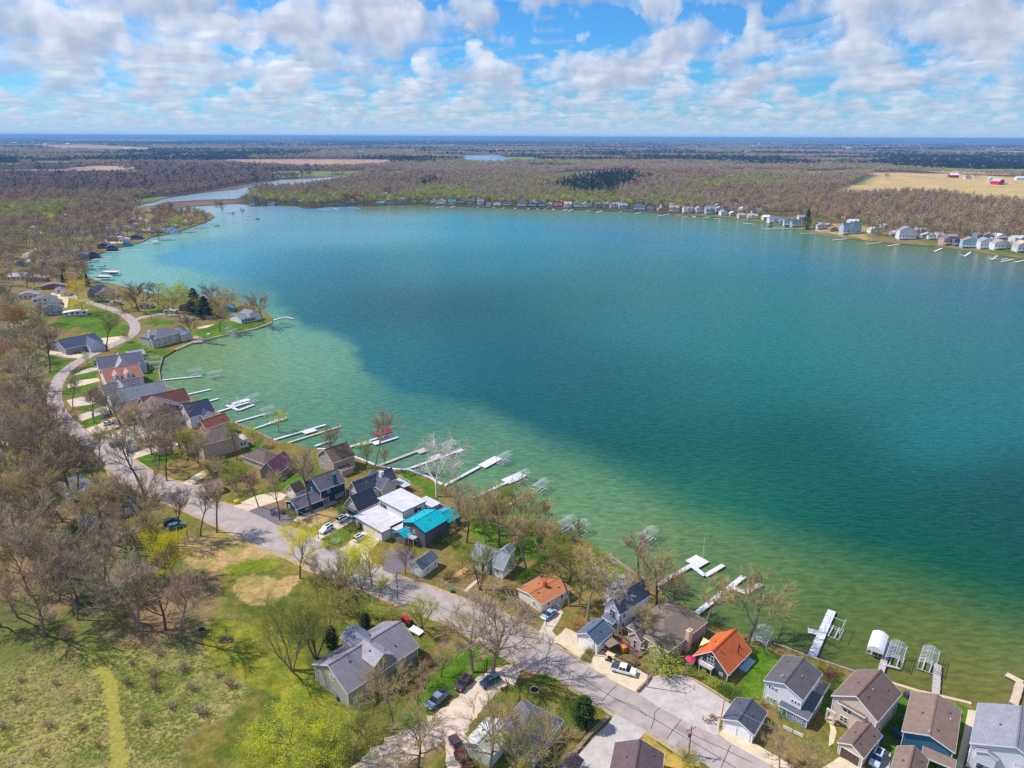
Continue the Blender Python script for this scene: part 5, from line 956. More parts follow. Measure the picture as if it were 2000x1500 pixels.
# ---- far shore row (pixel x of the left corner, y of the base, width m, height, colours)
FAR = [
 (487, 401, 14, 4, (90, 96, 116), (120, 140, 170), 'blue grey cottage at the inlet mouth'), (503, 399, 16, 6, (70, 84, 110), (110, 150, 190), 'shaded blue house among trees at the inlet mouth'), (523, 401, 16, 4, (110, 100, 120), (110, 110, 140), 'low shaded house behind the boat shed'),
 (556, 394, 15, 6, (90, 120, 140), (90, 130, 150), 'shaded teal house in the point woods'), (572, 397, 17, 4, (140, 130, 150), (170, 160, 180), 'pale shaded house in the point woods'), (590, 396, 22, 4, (70, 70, 90), (90, 84, 100), 'long dark shaded house in the point woods'),
 (628, 396, 24, 6, (90, 140, 160), (60, 100, 120), 'large shaded house with blue roof on the point'), (676, 400, 22, 4, (50, 70, 120), (60, 80, 130), 'navy boathouse with white canopy by the reddish tree'),
 (736, 400, 16, 4, (110, 140, 160), (130, 160, 180), 'blue cottage below the bright green lawn'), (754, 397, 16, 4, (60, 50, 70), (236, 236, 242), 'white cottage with a dark roof below the green lawn'), (768, 391, 14, 5, (226, 160, 120), (214, 150, 120), 'orange tinted cottage beside the green lawn'),
 (780, 396, 14, 7, (130, 150, 180), (210, 216, 226), 'tall pale house right of the green lawn'), (744, 381, 16, 4, (150, 140, 160), (222, 216, 222), 'pale house above the green lawn'), (800, 398, 14, 4, (130, 120, 120), (180, 150, 140), 'low brown cottage under far trees'),
 (824, 397, 14, 5, (170, 180, 190), (170, 176, 170), 'pale grey cottage left of the pink gabled house'), (840, 398, 14, 6, (150, 160, 170), (190, 200, 206), 'grey house left of the pink gabled house'), (853, 400, 18, 8, (186, 160, 162), (214, 200, 198), 'tall house with a pink grey gabled roof'),
 (876, 400, 16, 7, (60, 140, 150), (190, 210, 210), 'white house with a bright teal roof on the far shore'), (888, 391, 18, 6, (216, 190, 180), (210, 190, 180), 'peach house above the teal roof'), (895, 400, 12, 5, (80, 90, 100), (60, 90, 100), 'dark cottage right of the teal roof'),
 (914, 400, 14, 8, (100, 106, 120), (110, 120, 130), 'tall dark grey house on the far shore'), (932, 401, 14, 8, (110, 140, 160), (200, 206, 210), 'tall house with blue grey roof and white band'), (950, 402, 10, 4, (120, 110, 116), (120, 100, 100), 'low brown shed on the far shore'),
 (963, 403, 16, 5, (170, 160, 170), (220, 224, 232), 'white cottage with a pinkish roof'), (984, 403, 16, 6, (90, 110, 130), (60, 90, 110), 'dark blue green house on the far shore'),
 (1010, 404, 20, 9, (100, 106, 116), (170, 150, 150), 'tall grey gabled house at the bend of the far shore'), (1033, 404, 16, 8, (190, 180, 186), (40, 110, 120), 'teal house with a white roof edge'), (1050, 404, 16, 8, (100, 110, 130), (30, 100, 140), 'blue house with white balconies'),
 (1067, 405, 12, 6, (190, 190, 196), (190, 180, 180), 'white cottage with a front gable right of the blue house'), (1083, 404, 16, 5, (190, 56, 50), (110, 90, 100), 'low house with a bright red roof on the far shore'), (1081, 394, 12, 5, (214, 210, 190), (196, 190, 176), 'cream house above the red roof'),
 (1102, 406, 16, 8, (214, 160, 140), (232, 226, 216), 'white house with an orange tinted roof'), (1120, 406, 16, 9, (160, 140, 150), (140, 190, 200), 'light blue three storey house'), (1138, 406, 16, 8, (150, 146, 156), (196, 206, 216), 'white and teal house with a wide roof'),
 (1157, 396, 8, 5, (150, 130, 130), (160, 150, 150), 'small brown garage behind the far row'), (1163, 405, 10, 7, (110, 130, 150), (150, 180, 190), 'narrow blue house with white porches'), (1175, 405, 14, 7, (160, 150, 156), (190, 170, 166), 'pinkish house beside the narrow blue one'),
 (1184, 396, 10, 9, (150, 180, 220), (226, 232, 240), 'white A-frame chalet behind the far row'), (1192, 407, 18, 8, (150, 140, 156), (170, 180, 190), 'grey house with a dark ground floor'), (1209, 408, 18, 7, (150, 160, 176), (150, 200, 210), 'pale teal house with a white terrace'),
 (1228, 403, 12, 7, (214, 190, 180), (206, 180, 170), 'peach house behind the big blue one'), (1237, 411, 24, 8, (100, 120, 150), (110, 170, 200), 'large blue house with two gables'), (1265, 411, 12, 5, (100, 120, 150), (206, 170, 150), 'small cottage with a pink gable front'),
 (1285, 412, 15, 4, (190, 140, 140), (190, 150, 140), 'low pink cottage with a pale terrace'), (1306, 415, 20, 9, (186, 130, 134), (206, 170, 140), 'tall cream house with a rose roof'), (1335, 416, 20, 8, (150, 140, 156), (226, 226, 236), 'white house with dark arches'),
 (1360, 416, 14, 8, (150, 150, 150), (190, 190, 180), 'grey stone house with three windows'), (1379, 419, 18, 10, (130, 150, 160), (120, 150, 150), 'tall sage green house'), (1398, 416, 16, 8, (226, 150, 140), (206, 180, 200), 'pink house with a salmon roof'),
 (1408, 422, 12, 7, (150, 150, 160), (232, 236, 242), 'white gabled cottage in front of the pink house'), (1426, 423, 12, 6, (226, 216, 206), (206, 176, 160), 'tan cottage with a pale roof'), (1425, 405, 18, 5, (226, 190, 190), (226, 206, 200), 'white roofed building up the slope'),
 (1446, 411, 14, 4, (216, 220, 226), (216, 216, 220), 'white flat house up the slope'), (1443, 427, 12, 6, (170, 160, 156), (190, 180, 170), 'tan house with porch left of the pale barn'), (1460, 428, 18, 6, (176, 160, 146), (206, 200, 180), 'cream barn shaped house'),
 (1491, 431, 12, 6, (226, 226, 220), (206, 206, 196), 'pale stepped house by the green bushes'), (1502, 436, 20, 7, (110, 130, 150), (226, 230, 232), 'white house with a long blue porch'), (1524, 439, 8, 6, (50, 80, 120), (40, 80, 130), 'narrow navy shed house'),
 (1531, 442, 14, 9, (80, 100, 130), (150, 180, 200), 'grey gabled house with white porch'), (1546, 444, 16, 9, (60, 70, 100), (130, 150, 190), 'twin gabled slate blue house'),
 (1596, 449, 16, 7, (140, 156, 170), (190, 210, 210), 'pale green cottage on the grassy bank'), (1622, 453, 12, 5, (150, 110, 110), (120, 90, 100), 'dark pink cottage beside the big blue house'), (1650, 428, 20, 6, (206, 50, 60), (226, 222, 214), 'white house with a bright red roof up the slope'),
 (1660, 438, 16, 5, (214, 206, 206), (226, 222, 220), 'pale house below the red roofed one'), (1646, 459, 30, 12, (84, 104, 130), (150, 180, 200), 'large blue grey house with white balconies'),
 (1727, 447, 14, 5, (206, 200, 206), (206, 200, 200), 'pale garage behind the sandy bank'), (1755, 469, 24, 13, (150, 140, 156), (226, 232, 240), 'tall white house with stacked balconies'), (1740, 461, 10, 5, (190, 184, 190), (200, 190, 180), 'small house left of the tall white one'),
 (1790, 455, 16, 5, (160, 150, 150), (180, 170, 170), 'grey house half hidden behind bushes'), (1813, 469, 12, 6, (110, 130, 150), (232, 236, 240), 'small white gabled cottage in the brush'), (1842, 480, 18, 9, (120, 110, 126), (190, 130, 120), 'brick house with a slate gable'),
 (1862, 481, 10, 8, (60, 64, 80), (50, 54, 76), 'dark navy side house by the brick one'), (1878, 485, 22, 10, (170, 140, 130), (130, 190, 216), 'light blue house with brown roof'), (1908, 467, 28, 6, (176, 134, 124), (90, 140, 170), 'long house with a brown roof behind the row'),
 (1913, 487, 18, 10, (150, 150, 166), (226, 230, 236), 'white house with glass balconies on the lawn'), (1941, 489, 22, 9, (170, 150, 150), (236, 240, 242), 'broad white gabled house on the lawn'), (1947, 468, 16, 5, (216, 216, 226), (226, 226, 230), 'white garage behind the broad gabled house'),
 (1981, 474, 20, 6, (190, 196, 212), (232, 232, 230), 'white building at the right edge behind trees'), (1987, 494, 18, 10, (206, 180, 170), (226, 230, 240), 'white house cut by the right edge'),
]
rf = random.Random(4)
for i, (x, y, w, h, rc, wc, lb) in enumerate(FAR):
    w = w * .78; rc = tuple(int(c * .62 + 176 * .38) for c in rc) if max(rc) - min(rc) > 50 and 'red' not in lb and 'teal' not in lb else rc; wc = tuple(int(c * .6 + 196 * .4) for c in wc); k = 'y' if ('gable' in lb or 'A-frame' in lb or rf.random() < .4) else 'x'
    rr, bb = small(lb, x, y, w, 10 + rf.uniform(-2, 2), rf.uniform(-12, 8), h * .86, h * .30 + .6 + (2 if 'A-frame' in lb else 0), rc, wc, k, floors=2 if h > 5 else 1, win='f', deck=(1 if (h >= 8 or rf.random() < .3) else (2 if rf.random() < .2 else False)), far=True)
cols_ = ['white', 'pale grey', 'cream', 'light brown', 'blue grey']; cv_ = [(222, 224, 228), (190, 192, 196), (216, 206, 186), (178, 156, 140), (150, 166, 184)]
for i, x in enumerate(list(range(1018, 1250, 17)) + list(range(1262, 1480, 15)) + list(range(830, 1000, 19)) + [1560, 1612, 1700, 1770, 1800, 1830, 1856, 1930, 1962]):
    y = float(np.interp(x, [800, 1000, 1262, 1375, 1462, 1550, 1637, 1750, 1887, 2000], [391, 396, 402, 408, 416, 432, 451, 461, 475, 487])) + rf.uniform(-2, 2); c = (i * 2) % 5
    nb = min(FAR, key=lambda q: abs(q[0] - x))[6]
    small('small %s house in the second row behind the %s' % (cols_[c], ' '.join(nb.split()[:6])), x, y, rf.uniform(9, 13), 9, rf.uniform(-15, 15), rf.uniform(4, 6.5), rf.uniform(2, 3.4), rf.choice([(150, 146, 152), (176, 170, 170), (128, 124, 132), (160, 140, 130)]), cv_[c], rf.choice('xy'), win='f', far=True)
for i, (x, y) in enumerate([(20, 470), (58, 462), (92, 458), (30, 520), (14, 548), (118, 468), (140, 462), (168, 458), (192, 455), (236, 452), (250, 444), (66, 436), (180, 428), (250, 436), (36, 585), (60, 530), (160, 436), (110, 425), (322, 446), (342, 440)]):
    c = (i * 3) % 5; nb = min([q for q in HOUSES], key=lambda q: (q[0] - G0(x, y).x) ** 2 + (q[1] - G0(x, y).y) ** 2)[3]
    small('%s house half hidden by trees near the %s' % (cols_[c], ' '.join(nb.split()[:7])), x, y, rf.uniform(11, 17), rf.uniform(8, 10), rf.uniform(-10, 25), rf.uniform(3, 4.6), rf.uniform(1.8, 3), rf.choice([(150, 146, 156), (186, 180, 180), (128, 124, 136), (168, 146, 136), (110, 116, 136)]), cv_[c], rf.choice('xy'), win='f', far=True)
# settlements too far to show parts
fs = [(x, y) for x, y in [(18, 282), (25, 281), (83, 284), (128, 283), (62, 280), (240, 293), (246, 292), (516, 271), (550, 272), (562, 273), (834, 281), (1043, 298), (1050, 299), (1075, 297), (1082, 298), (1193, 311), (1200, 313), (1206, 311), (1212, 312), (1225, 312), (1240, 314), (1250, 313), (1262, 315), (955, 296), (968, 295), (985, 297), (992, 302), (1655, 291), (1665, 290), (1646, 288), (1310, 323), (1470, 288), (1480, 284), (1985, 352), (1992, 352), (1400, 319), (700, 300), (880, 286), (300, 285), (590, 330), (602, 331), (588, 333), (1455, 300), (1620, 306), (1630, 304), (1640, 303), (1730, 289)]]
for i, (x, y) in enumerate(fs):
    p = G(x, y); s = 1 + p.y / 5000
    r_ = empty('house', p, rf.uniform(-.3, .3), ('tiny pale building beyond the pine stand', 'tiny pale building far off towards the left horizon', 'tiny pale building far off beyond the tan field', 'tiny pale building near the distant second lake', 'tiny white building on the far left horizon strip')[0 if 1000 < x < 1320 else 1 if x < 620 else 2 if x > 1320 else 3] + ('' if 290 < y < 305 else ', farthest' if y <= 290 else ', nearer'), 'house', 'distant pale buildings'); block(r_, 0, 0, 16 * s, 10 * s, -1, 5 * s, 'x', 3 * s, (206, 200, 206), (222, 220, 224), .4)
# ---------------------------------------------------------------- docks, lifts, boats
ALU = mat('aluminium', (206, 210, 216), rough=.45, var=.06, metal=.3)
DK = {'white': mat('deck_white', (214, 212, 218), rough=.7, var=.16, scale=2, kind='planks'), 'grey': mat('deck_grey', (186, 178, 174), rough=.85, var=.15, scale=2, kind='planks'),
      'dark': mat('deck_dark', (96, 96, 104), rough=.85, var=.15, scale=2, kind='planks'), 'tan': mat('deck_tan', (206, 186, 160), rough=.85, var=.15, scale=2, kind='planks')}
PANEL = {}
def panel_me(L, w, c):
    k = (round(L, 1), round(w, 1), c)
    if k not in PANEL: PANEL[k] = MB().box(.03, L - .03, -w / 2, w / 2, -.16, 0).mesh('deck_panel', DK[c])
    return PANEL[k]
def dock(label, runs, w=1.3, c='white', z=.62, posts=True, sec=3.0, group=None):
    """runs: list of pixel polylines, or ('p', cx, cy, length, width) platforms turned with the first run"""
    A = G0(*runs[0][0], z=z); root = empty('dock', (A.x, A.y, 0), 0, label, 'dock', group); pm = MB(); ang0 = None
    for ri, run in enumerate(runs):
        if run[0] == 'p':
            p = G0(run[1], run[2], z=z) - root.location; L, W_ = run[3], run[4]; n = max(1, round(L / sec)); u = Vector((math.cos(ang0), math.sin(ang0), 0))
            for i in range(n): q = p + u * (-L / 2 + L * i / n); link('deck_panel', panel_me(L / n, W_, c), root, (q.x, q.y, z + .012), ang0)
            v = Vector((-u.y, u.x, 0))
            for a in (-1, 1):
                for b_ in (-1, 1): q = p + u * a * L / 2.1 + v * b_ * W_ / 2; pm.tube((q.x, q.y, -1.5), (q.x, q.y, z + .7), .05, None, 5)
            continue
        P = [G0(*q, z=z) for q in run]
        for a, b_ in zip(P[:-1], P[1:]):
            d = (b_ - a).to_2d(); L = d.length; ang = math.atan2(d.y, d.x); ang0 = ang if ang0 is None else ang0; n = max(1, round(L / sec)); u = d.normalized(); v = Vector((-u.y, u.x)); a0 = a - root.location
            for i in range(n):
                q = a0.to_2d() + u * (L * i / n); link('deck_panel', panel_me(L / n, w, c), root, (q.x, q.y, z + ri * .006), ang)
                if posts:
                    for s_ in (-1, 1):
                        e = q + v * s_ * (w / 2 + .06); pm.tube((e.x, e.y, -1.5), (e.x, e.y, z + (.75 if (i + (s_ > 0)) % 2 else .25)), .045, None, 5)
    if pm.v: o = pm.build('posts', ALU, root); o['kind'] = 'stuff'
    return root
for a_ in [
 ('white cross shaped dock beyond the white two storey house', [[(1585, 1284), (1625, 1192)], [(1578, 1231), (1604, 1237)]], 1.9),
 ('grey dock between the covered and the ribbed boat lift', [[(1719, 1316), (1738, 1254)]], 1.4, 'grey'),
 ('grey dock with one ribbed lift in front of the teal house', [[(1827, 1361), (1832, 1297)]], 1.5, 'grey'),
 ('tan T shaped dock at the right edge', [[(1980, 1375), (1993, 1332)], [(1965, 1316), (1998, 1333)]], 1.6, 'tan'),
 ('long white dock with a hooked side arm behind the grey brown house', [[(1358.7, 1198.7), (1453, 1125)], [(1432, 1148), (1457, 1157), (1487, 1140)]], 1.5),
 ('white dock with a square head and mast', [[(1278, 1145), (1355, 1101)], ['p', 1362, 1096, 5, 4.6], [(1352, 1105), (1377, 1124), (1413, 1103)]], 1.4),
 ('narrow dock leading to two ribbed lifts', [[(967, 1004), (1019, 968)]], 1.1, 'grey'),
 ('white dock with a wide head beside the third ribbed lift', [[(915, 976), (994, 940)], ['p', 1004, 933, 9, 4.2]], 1.2),
 ('long white dock with a wide head and a flagpole', [[(864, 950), (936, 911)], ['p', 957, 902, 10, 3.8]], 1.3),
 ('long white dock behind the pale sycamore', [[(787, 919), (902, 878)], ['p', 851, 892, 5, 2.6], ['p', 896, 880, 4, 2.4]], 1.3),
 ('weathered grey dock with a small head', [[(737, 910), (816, 880)], ['p', 824, 880, 4.5, 3.6]], 1.4, 'grey'),
 ('white dock beside the red canopied lift', [[(675, 875), (738, 855)], ['p', 752, 859, 11, 3.4], ['p', 715, 866, 4.5, 1.8]], 1.2),
 ('white dock with a side platform left of the red canopy', [[(530, 860), (636, 829)], ['p', 605, 842, 5.5, 3]], 1.3),
 ('long narrow tan dock left of the red canopy', [[(560, 865), (666, 832)]], 1.0, 'tan'),
 ('short white dock by the brown two storey house', [[(615, 871), (647, 860)]], 1.1),
 ('white dock with a moored white boat', [[(480, 842), (531, 825)]], 1.1),
 ('white dock running to a ribbed lift behind the green leafing tree', [[(450, 827), (518, 808)]], 1.1),
 ('large white dock with crossing arms and lifts', [[(415, 807), (487, 785)], [(442, 791), (466, 801), (496, 790)], ['p', 471, 784, 8, 3.4]], 1.4),
 ('short white dock by the navy roofed house', [[(397, 786), (426, 778)]], 1.4), ('white dock beyond the dark red roof', [[(366, 770), (411, 760)]], 1.3),
 ('white dock in the small bay below the point', [[(316, 742), (394, 734)]], 1.3), ('thin dark dock off the point seawall', [[(396, 668), (439, 673)]], 1.0, 'dark'),
 ('white dock with a bend at the tip of the point', [[(533, 625), (557, 619), (573, 622)]], 1.2), ('orange tan dock behind the white house on the point', [[(478, 603), (496, 597)]], 2.0, 'tan'),
]: dock(*a_)
for i, (a, b_, c, l) in enumerate([
 ((175, 539), (206, 537), 'white', 'dock reaching the larger covered slip'), ((174, 547), (217, 545), 'white', 'dock reaching the smaller covered slip'), ((165, 512), (216, 510), 'white', 'third white dock of the left bay with a dark boat'),
 ((168, 508), (217, 505), 'white', 'second white dock of the left bay'), ((177, 502), (220, 502), 'white', 'first white dock at the bay corner'), ((203, 492), (237, 492), 'white', 'short dock below the long bay dock'),
 ((213, 488), (278, 489), 'white', 'longest white dock of the left bay'), ((276, 475), (313, 476), 'white', 'dock with a boxy lift in the left bay'), ((294, 467), (339, 467), 'white', 'lower of two close docks in the left bay'),
 ((309, 463), (345, 464), 'white', 'upper of two close docks in the left bay'), ((351, 463), (364, 463), 'white', 'short white float off the bay docks'), ((333, 457), (382, 457), 'white', 'dock with several lifts before the blue roofed house'),
 ((370, 449), (405, 450), 'white', 'white dock before the green willows'), ((385, 442), (429, 442), 'grey', 'grey dock before the marina grass'), ((480, 427), (502, 428), 'grey', 'thin dock out to the dark moored boat')]):
    dock(l, [[a, b_]], 1.6, c, posts=False, sec=8)
for i, (x0, y0, x1, y1) in enumerate([(1491, 447, 1550, 446), (1510, 443.5, 1535, 443.5), (1564, 455.5, 1592, 455.5), (1626, 468.8, 1660, 465.8), (1692, 476.8, 1724, 472.6), (1734, 480.6, 1756, 476.6), (1825, 491, 1840, 484.6), (1877, 497.6, 1886, 499), (1884, 500.4, 1896, 492), (1930, 504.2, 1950, 505.4), (1937, 507.4, 1948, 499),
   (1955, 511.2, 1978, 506.4), (1983, 512, 2004, 507.6), (1956, 506.8, 1968, 505), (1452, 437.4, 1475, 437.8), (1285, 421.6, 1307, 418.6), (1322, 422.4, 1330, 421.4), (1336, 423.2, 1343, 422.8), (1353, 424.4, 1360, 421.6), (1374, 425.4, 1386, 423.6), (1395, 426.8, 1412, 427.2), (1240, 417.4, 1252, 414.6), (1207, 414.6, 1222, 411.6),
   (1165, 415.2, 1178, 410.6), (1144, 412.4, 1156, 409.8), (1110, 412.2, 1120, 408.4), (1100, 411.4, 1109, 408), (1079, 409.8, 1085, 406.8), (1062, 409.2, 1069, 406.6), (1048, 408.6, 1055, 406.2), (1030, 408.2, 1037, 405.6), (1004, 407.8, 1011, 405.2), (980, 407.2, 992, 404.4), (963, 406, 970, 404), (932, 405.4, 937, 403), (880, 405.2, 889, 402.8), (851, 405.8, 868, 402.6),
   (680, 405.6, 704, 407.2), (650, 406.8, 662, 409), (623, 408.4, 645, 409.8), (566, 404.4, 586, 405)]):
    near_ = min(HOUSES, key=lambda h: (h[0] - G0((x0 + x1) / 2, (y0 + y1) / 2).x) ** 2 + (h[1] - G0((x0 + x1) / 2, (y0 + y1) / 2).y) ** 2)[3]
    dock(('small white dock below the ' + ' '.join(near_.split()[:8])), [[(x0, y0), (x1, y1)]], 2.2, 'white' if i % 6 != 4 else 'tan', posts=False, sec=9, group='docks along the far shore')
# boat lifts
def lift_mesh(L=7.0, W_=3.4, H=2.9):
    fr = MB()
    for x in (-L * .32, L * .32):
        for y in (-W_ / 2, W_ / 2): fr.tube((x, y, -1.6), (x, y, H), .07, None, 6)
        fr.tube((x, -W_ / 2, .3), (x, W_ / 2, .3), .07, None, 5); fr.tube((x, -W_ / 2, H), (x, W_ / 2, H), .05, None, 5)
    for y in (-W_ / 2, W_ / 2): fr.tube((-L * .32, y, .35), (L * .32, y, .35), .07, None, 5); fr.tube((-L / 2, y, H), (L / 2, y, H), .06, None, 5)
    for y in (-.7, .7): fr.box(-L * .36, L * .36, y - .12, y + .12, .38, .55)
    rb = MB(); pts = [(-W_ / 2 + W_ * i / 6, H + .75 * math.sin(math.pi * i / 6)) for i in range(7)]
    for (a, b_) in zip(pts[:-1], pts[1:]): rb.tube((0, a[0], a[1]), (0, b_[0], b_[1]), .045, None, 5, cap=False)
    pu = MB()
    for i in (2, 3, 4): pu.tube((-L / 2, pts[i][0], pts[i][1] + .02), (L / 2, pts[i][0], pts[i][1] + .02), .04, None, 4)
    n = 14; cv = MB()
    P = [(-L / 2, L / 2)]
    pr = [(y, z + .03) for y, z in pts]; pr = [(pr[0][0] - .05, H - .7)] + pr + [(pr[-1][0] + .05, H - .7)]
    for (a, b_) in zip(pr[:-1], pr[1:]): cv.quad((-L / 2, a[0], a[1]), (L / 2, a[0], a[1]), (L / 2, b_[0], b_[1]), (-L / 2, b_[0], b_[1]))
    k = len(cv.v)
    for x, s_ in ((-L / 2, 1), (L / 2, -1)):
        cv.v += [(x, y, z) for y, z in pr]; cv.f.append(tuple(range(k, k + len(pr))) if s_ > 0 else tuple(range(k + len(pr) - 1, k - 1, -1))); k += len(pr)
    me = rb.mesh('rib', ALU); return fr.mesh('lift_frame', ALU), me, pu.mesh('purlin', ALU), cv
LIFT = lift_mesh()
def lift(label, px, py, qx, qy, canopy=None, ribs=13, L=7.0, z=0.0, sc=1.0, zz=None):
    p = G0(px, py, z=1.5 if zz is None else zz); q = G0(qx, qy, z=1.5 if zz is None else zz); a = math.atan2(q.y - p.y, q.x - p.x)
    r = empty('boat_lift', (p.x, p.y, z), a, label, 'boat lift'); r.scale = (sc, sc, 1)
    link('lift_frame', LIFT[0], r)
    if canopy: link('canopy', LIFT_COVER(canopy), r)
    elif ribs:
        for i in range(ribs): link('rib', LIFT[1], r, (-L / 2 + L * i / (ribs - 1), 0, 0))
        link('purlins', LIFT[2], r)
    return r
_cv = {}
def LIFT_COVER(c):
    if c not in _cv: _cv[c] = LIFT[3].mesh('canopy', mat('canvas_%d_%d_%d' % c, c, rough=.7, var=.06, scale=1))
    return _cv[c]
for a_ in [
 ('boat lift with a closed off white canopy', 1713, 1262, 1721, 1238, (226, 226, 232)), ('large ribbed boat lift right of the grey dock', 1749, 1282, 1758, 1256), ('large ribbed boat lift above the grey dock', 1813, 1292, 1821, 1266),
 ('ribbed lift standing behind the orange roofed cottage', 1488, 1250, 1500, 1226), ('ribbed lift in the water beyond two tall bare trees', 1265, 1048, 1276, 1040), ('left of two ribbed lifts off the wooded lawn', 1106, 1026, 1120, 1017), ('right of two ribbed lifts off the wooded lawn', 1130, 1034, 1142, 1028),
 ('outer ribbed lift on the narrow dock', 1056, 952, 1068, 943), ('ribbed lift at the wide headed dock', 1017, 933, 1028, 928), ('ribbed lift beside the flagpole dock', 984, 897, 996, 890), ('ribbed lift behind the pale sycamore', 873, 873, 890, 866), ('boat lift with a bright red canopy', 748, 850, 764, 845, (206, 30, 60)),
 ('ribbed lift behind the green leafing tree', 521, 804, 532, 800), ('ribbed lift at the large crossing dock', 493, 780, 506, 775), ('ribbed lift on the bay dock below the point', 381, 728, 396, 725), ('free standing ribbed lift in the small bay', 419, 732, 434, 729),
 ('small lift with a boxy frame left in the bay', 304, 474, 312, 474, (206, 200, 206)), ('dark frame lift nearest the bay corner', 174, 522, 180, 522, (110, 150, 160)), ('dark frame lift further out in the left bay', 198, 522, 204, 522, (120, 160, 165)),
]: lift(*a_)
def lift_open(label, px, py, qx, qy, z=0.0): return lift(label, px, py, qx, qy, ribs=0, z=z)
lift_open('low open lift frame beside the cross shaped dock', 1630, 1227, 1640, 1208); lift_open('open lift frame on the narrow dock', 1029, 965, 1036, 961); lift_open('open lift frame at the large crossing dock', 455, 787, 468, 784)
lift('ribbed lift stored on the green lawn of the point', 446, 645, 452, 641, z=.85, zz=2.5); lift('second ribbed lift stored on the green lawn of the point', 456, 650, 463, 646, z=.85, zz=2.5)
lift('ribbed lift stored on the small bay lawn', 300, 703, 310, 702, z=.85, zz=2.5); lift('ribbed lift stored lower on the small bay lawn', 302, 713, 312, 712, z=.85, zz=2.5)
# roller of the grey dock
r = empty('lift_roller', (*G0(1741, 1302, z=.6).to_2d(), .6), math.atan2(-1, 2.4), 'white cylinder float lying by the ribbed lift', 'float'); MB().tube((-1.3, 0, 0), (1.3, 0, 0), .22, None, 12).build('tank', ALU, r); MB().tube((-1.55, 0, -.1), (-1.3, 0, 0), .3, .3, 8).build('end_cap', ALU, r); MB().tube((1.3, 0, 0), (1.55, 0, -.1), .3, .3, 8).build('end_cap', ALU, r)
# covered slips in the left bay
def slip(label, px, py, L, W_, hull):
    p = G0(px, py, z=3); r = empty('covered_slip', (p.x, p.y, 0), 0, label, 'boat lift')
    mb = MB().box(-L / 2, L / 2, -W_ / 2, W_ / 2, 3.2, 3.45); mb.build('canopy', mat('slip_roof', (226, 208, 200), rough=.6, var=.06), r); mb = MB()
    MB().box(-L / 2, L / 2, -W_ / 2 + .05, -W_ / 2 + .1, 2.2, 3.2).build('side_skirt', mat('hull_%d_%d_%d' % hull, hull, rough=.5), r)
    for x in (-L / 2 + .2, 0, L / 2 - .2):
        for y in (-W_ / 2 + .2, W_ / 2 - .2): mb.tube((x, y, -1.5), (x, y, 3.2), .08, None, 6)
    mb.build('post', ALU, r)
slip('larger flat covered boat slip in the left bay', 217, 531, 13, 7, (60, 90, 96)); slip('smaller flat covered boat slip in the left bay', 205, 540, 11, 5, (70, 90, 96))
HULL = {}
def boat(label, px, py, qx, qy, L=6.5, W_=2.3, hull=(236, 236, 240), deck=(206, 206, 212), z=0.0, canopy=None, cat='boat'):
    p = G0(px, py, z=z + .4); q = G0(qx, qy, z=z + .4); r = empty('boat', (p.x, p.y, z), math.atan2(q.y - p.y, q.x - p.x), label, cat)
    mb = MB(); n = 8; rings = []
    for i in range(n + 1):
        t = i / n; x = -L / 2 + L * t; w = W_ / 2 * (1 if t < .55 else math.cos((t - .55) / .45 * math.pi / 2) ** .7); w = max(w, .03); k = len(mb.v)
        mb.v += [(x, -w, .75 + .25 * t), (x, -w * .75, -.1), (x, 0, -.3 + .3 * max(0, t - .6)), (x, w * .75, -.1), (x, w, .75 + .25 * t)]; rings.append(k)
    for a, b_ in zip(rings[:-1], rings[1:]):
        for j in range(4): mb.f.append((a + j, b_ + j, b_ + j + 1, a + j + 1))
    mb.f.append(tuple(rings[0] + j for j in range(5))); mb.build('hull', mat('hull_%d_%d_%d' % hull, hull, rough=.35, spec=.5, var=.04), r)
    dk = MB(); 
    for a, b_ in zip(rings[:-1], rings[1:]): dk.quad(*(Vector(mb.v[i]) - Vector((0, 0, .12)) for i in (a, b_, b_ + 4, a + 4)))
    dk.build('deck', mat('bdeck_%d_%d_%d' % deck, deck, rough=.6), r)
    MB().quad((L * .1, -W_ * .36, .8), (L * .1, W_ * .36, .8), (L * .02, W_ * .34, 1.3), (L * .02, -W_ * .34, 1.3)).build('windscreen', glass(), r)
    MB().box(-L * .25, -L * .05, -W_ * .3, W_ * .3, .6, .95).build('seat', mat('boat_seat', (190, 190, 200)), r)
    if canopy: MB().box(-L * .3, L * .1, -W_ * .45, W_ * .45, 2.0, 2.08).build('canopy', mat('canvas_%d_%d_%d' % canopy, canopy), r)
    return r
boat('white boat moored at the end of its dock', 545, 822, 556, 819, 8); boat('dark boat moored on the third bay dock', 184, 511, 194, 510, 9, 3, (60, 64, 76), (80, 84, 96)); boat('white boat pulled up beside the dark bay cottage', 250, 472, 262, 474, 9, 2.6, z=.9)
boat('dark boat under a small canopy out in the lake', 503, 428, 508, 428.6, 9, 4, (50, 80, 96), (90, 90, 110), canopy=(80, 100, 120)); boat('dark boat at the end of the marina grass dock', 424, 441, 429, 441, 7, 3, (60, 66, 80), (96, 96, 110)); boat('dark boat beside the white far dock', 1505, 441.4, 1512, 441.4, 8, 3, (50, 60, 80), (80, 80, 96))
boat('white boat beside the big crossing dock', 462, 790, 472, 787, 6); boat('blue covered boat on the far point shore', 1206, 412.4, 1212, 412, 7, 3, (40, 90, 130), (60, 100, 140)); boat('turquoise boat behind the bay slips', 222, 534, 230, 533.6, 7, 2.6, (40, 140, 160), (60, 150, 170))
boat('white pontoon by the pale far cottages', 1460, 437.6, 1470, 438, 12, 3.4); boat('long white skiff lying on the wood edge lawn', 258, 1037, 268, 1033, 6, 1.6, z=.9)
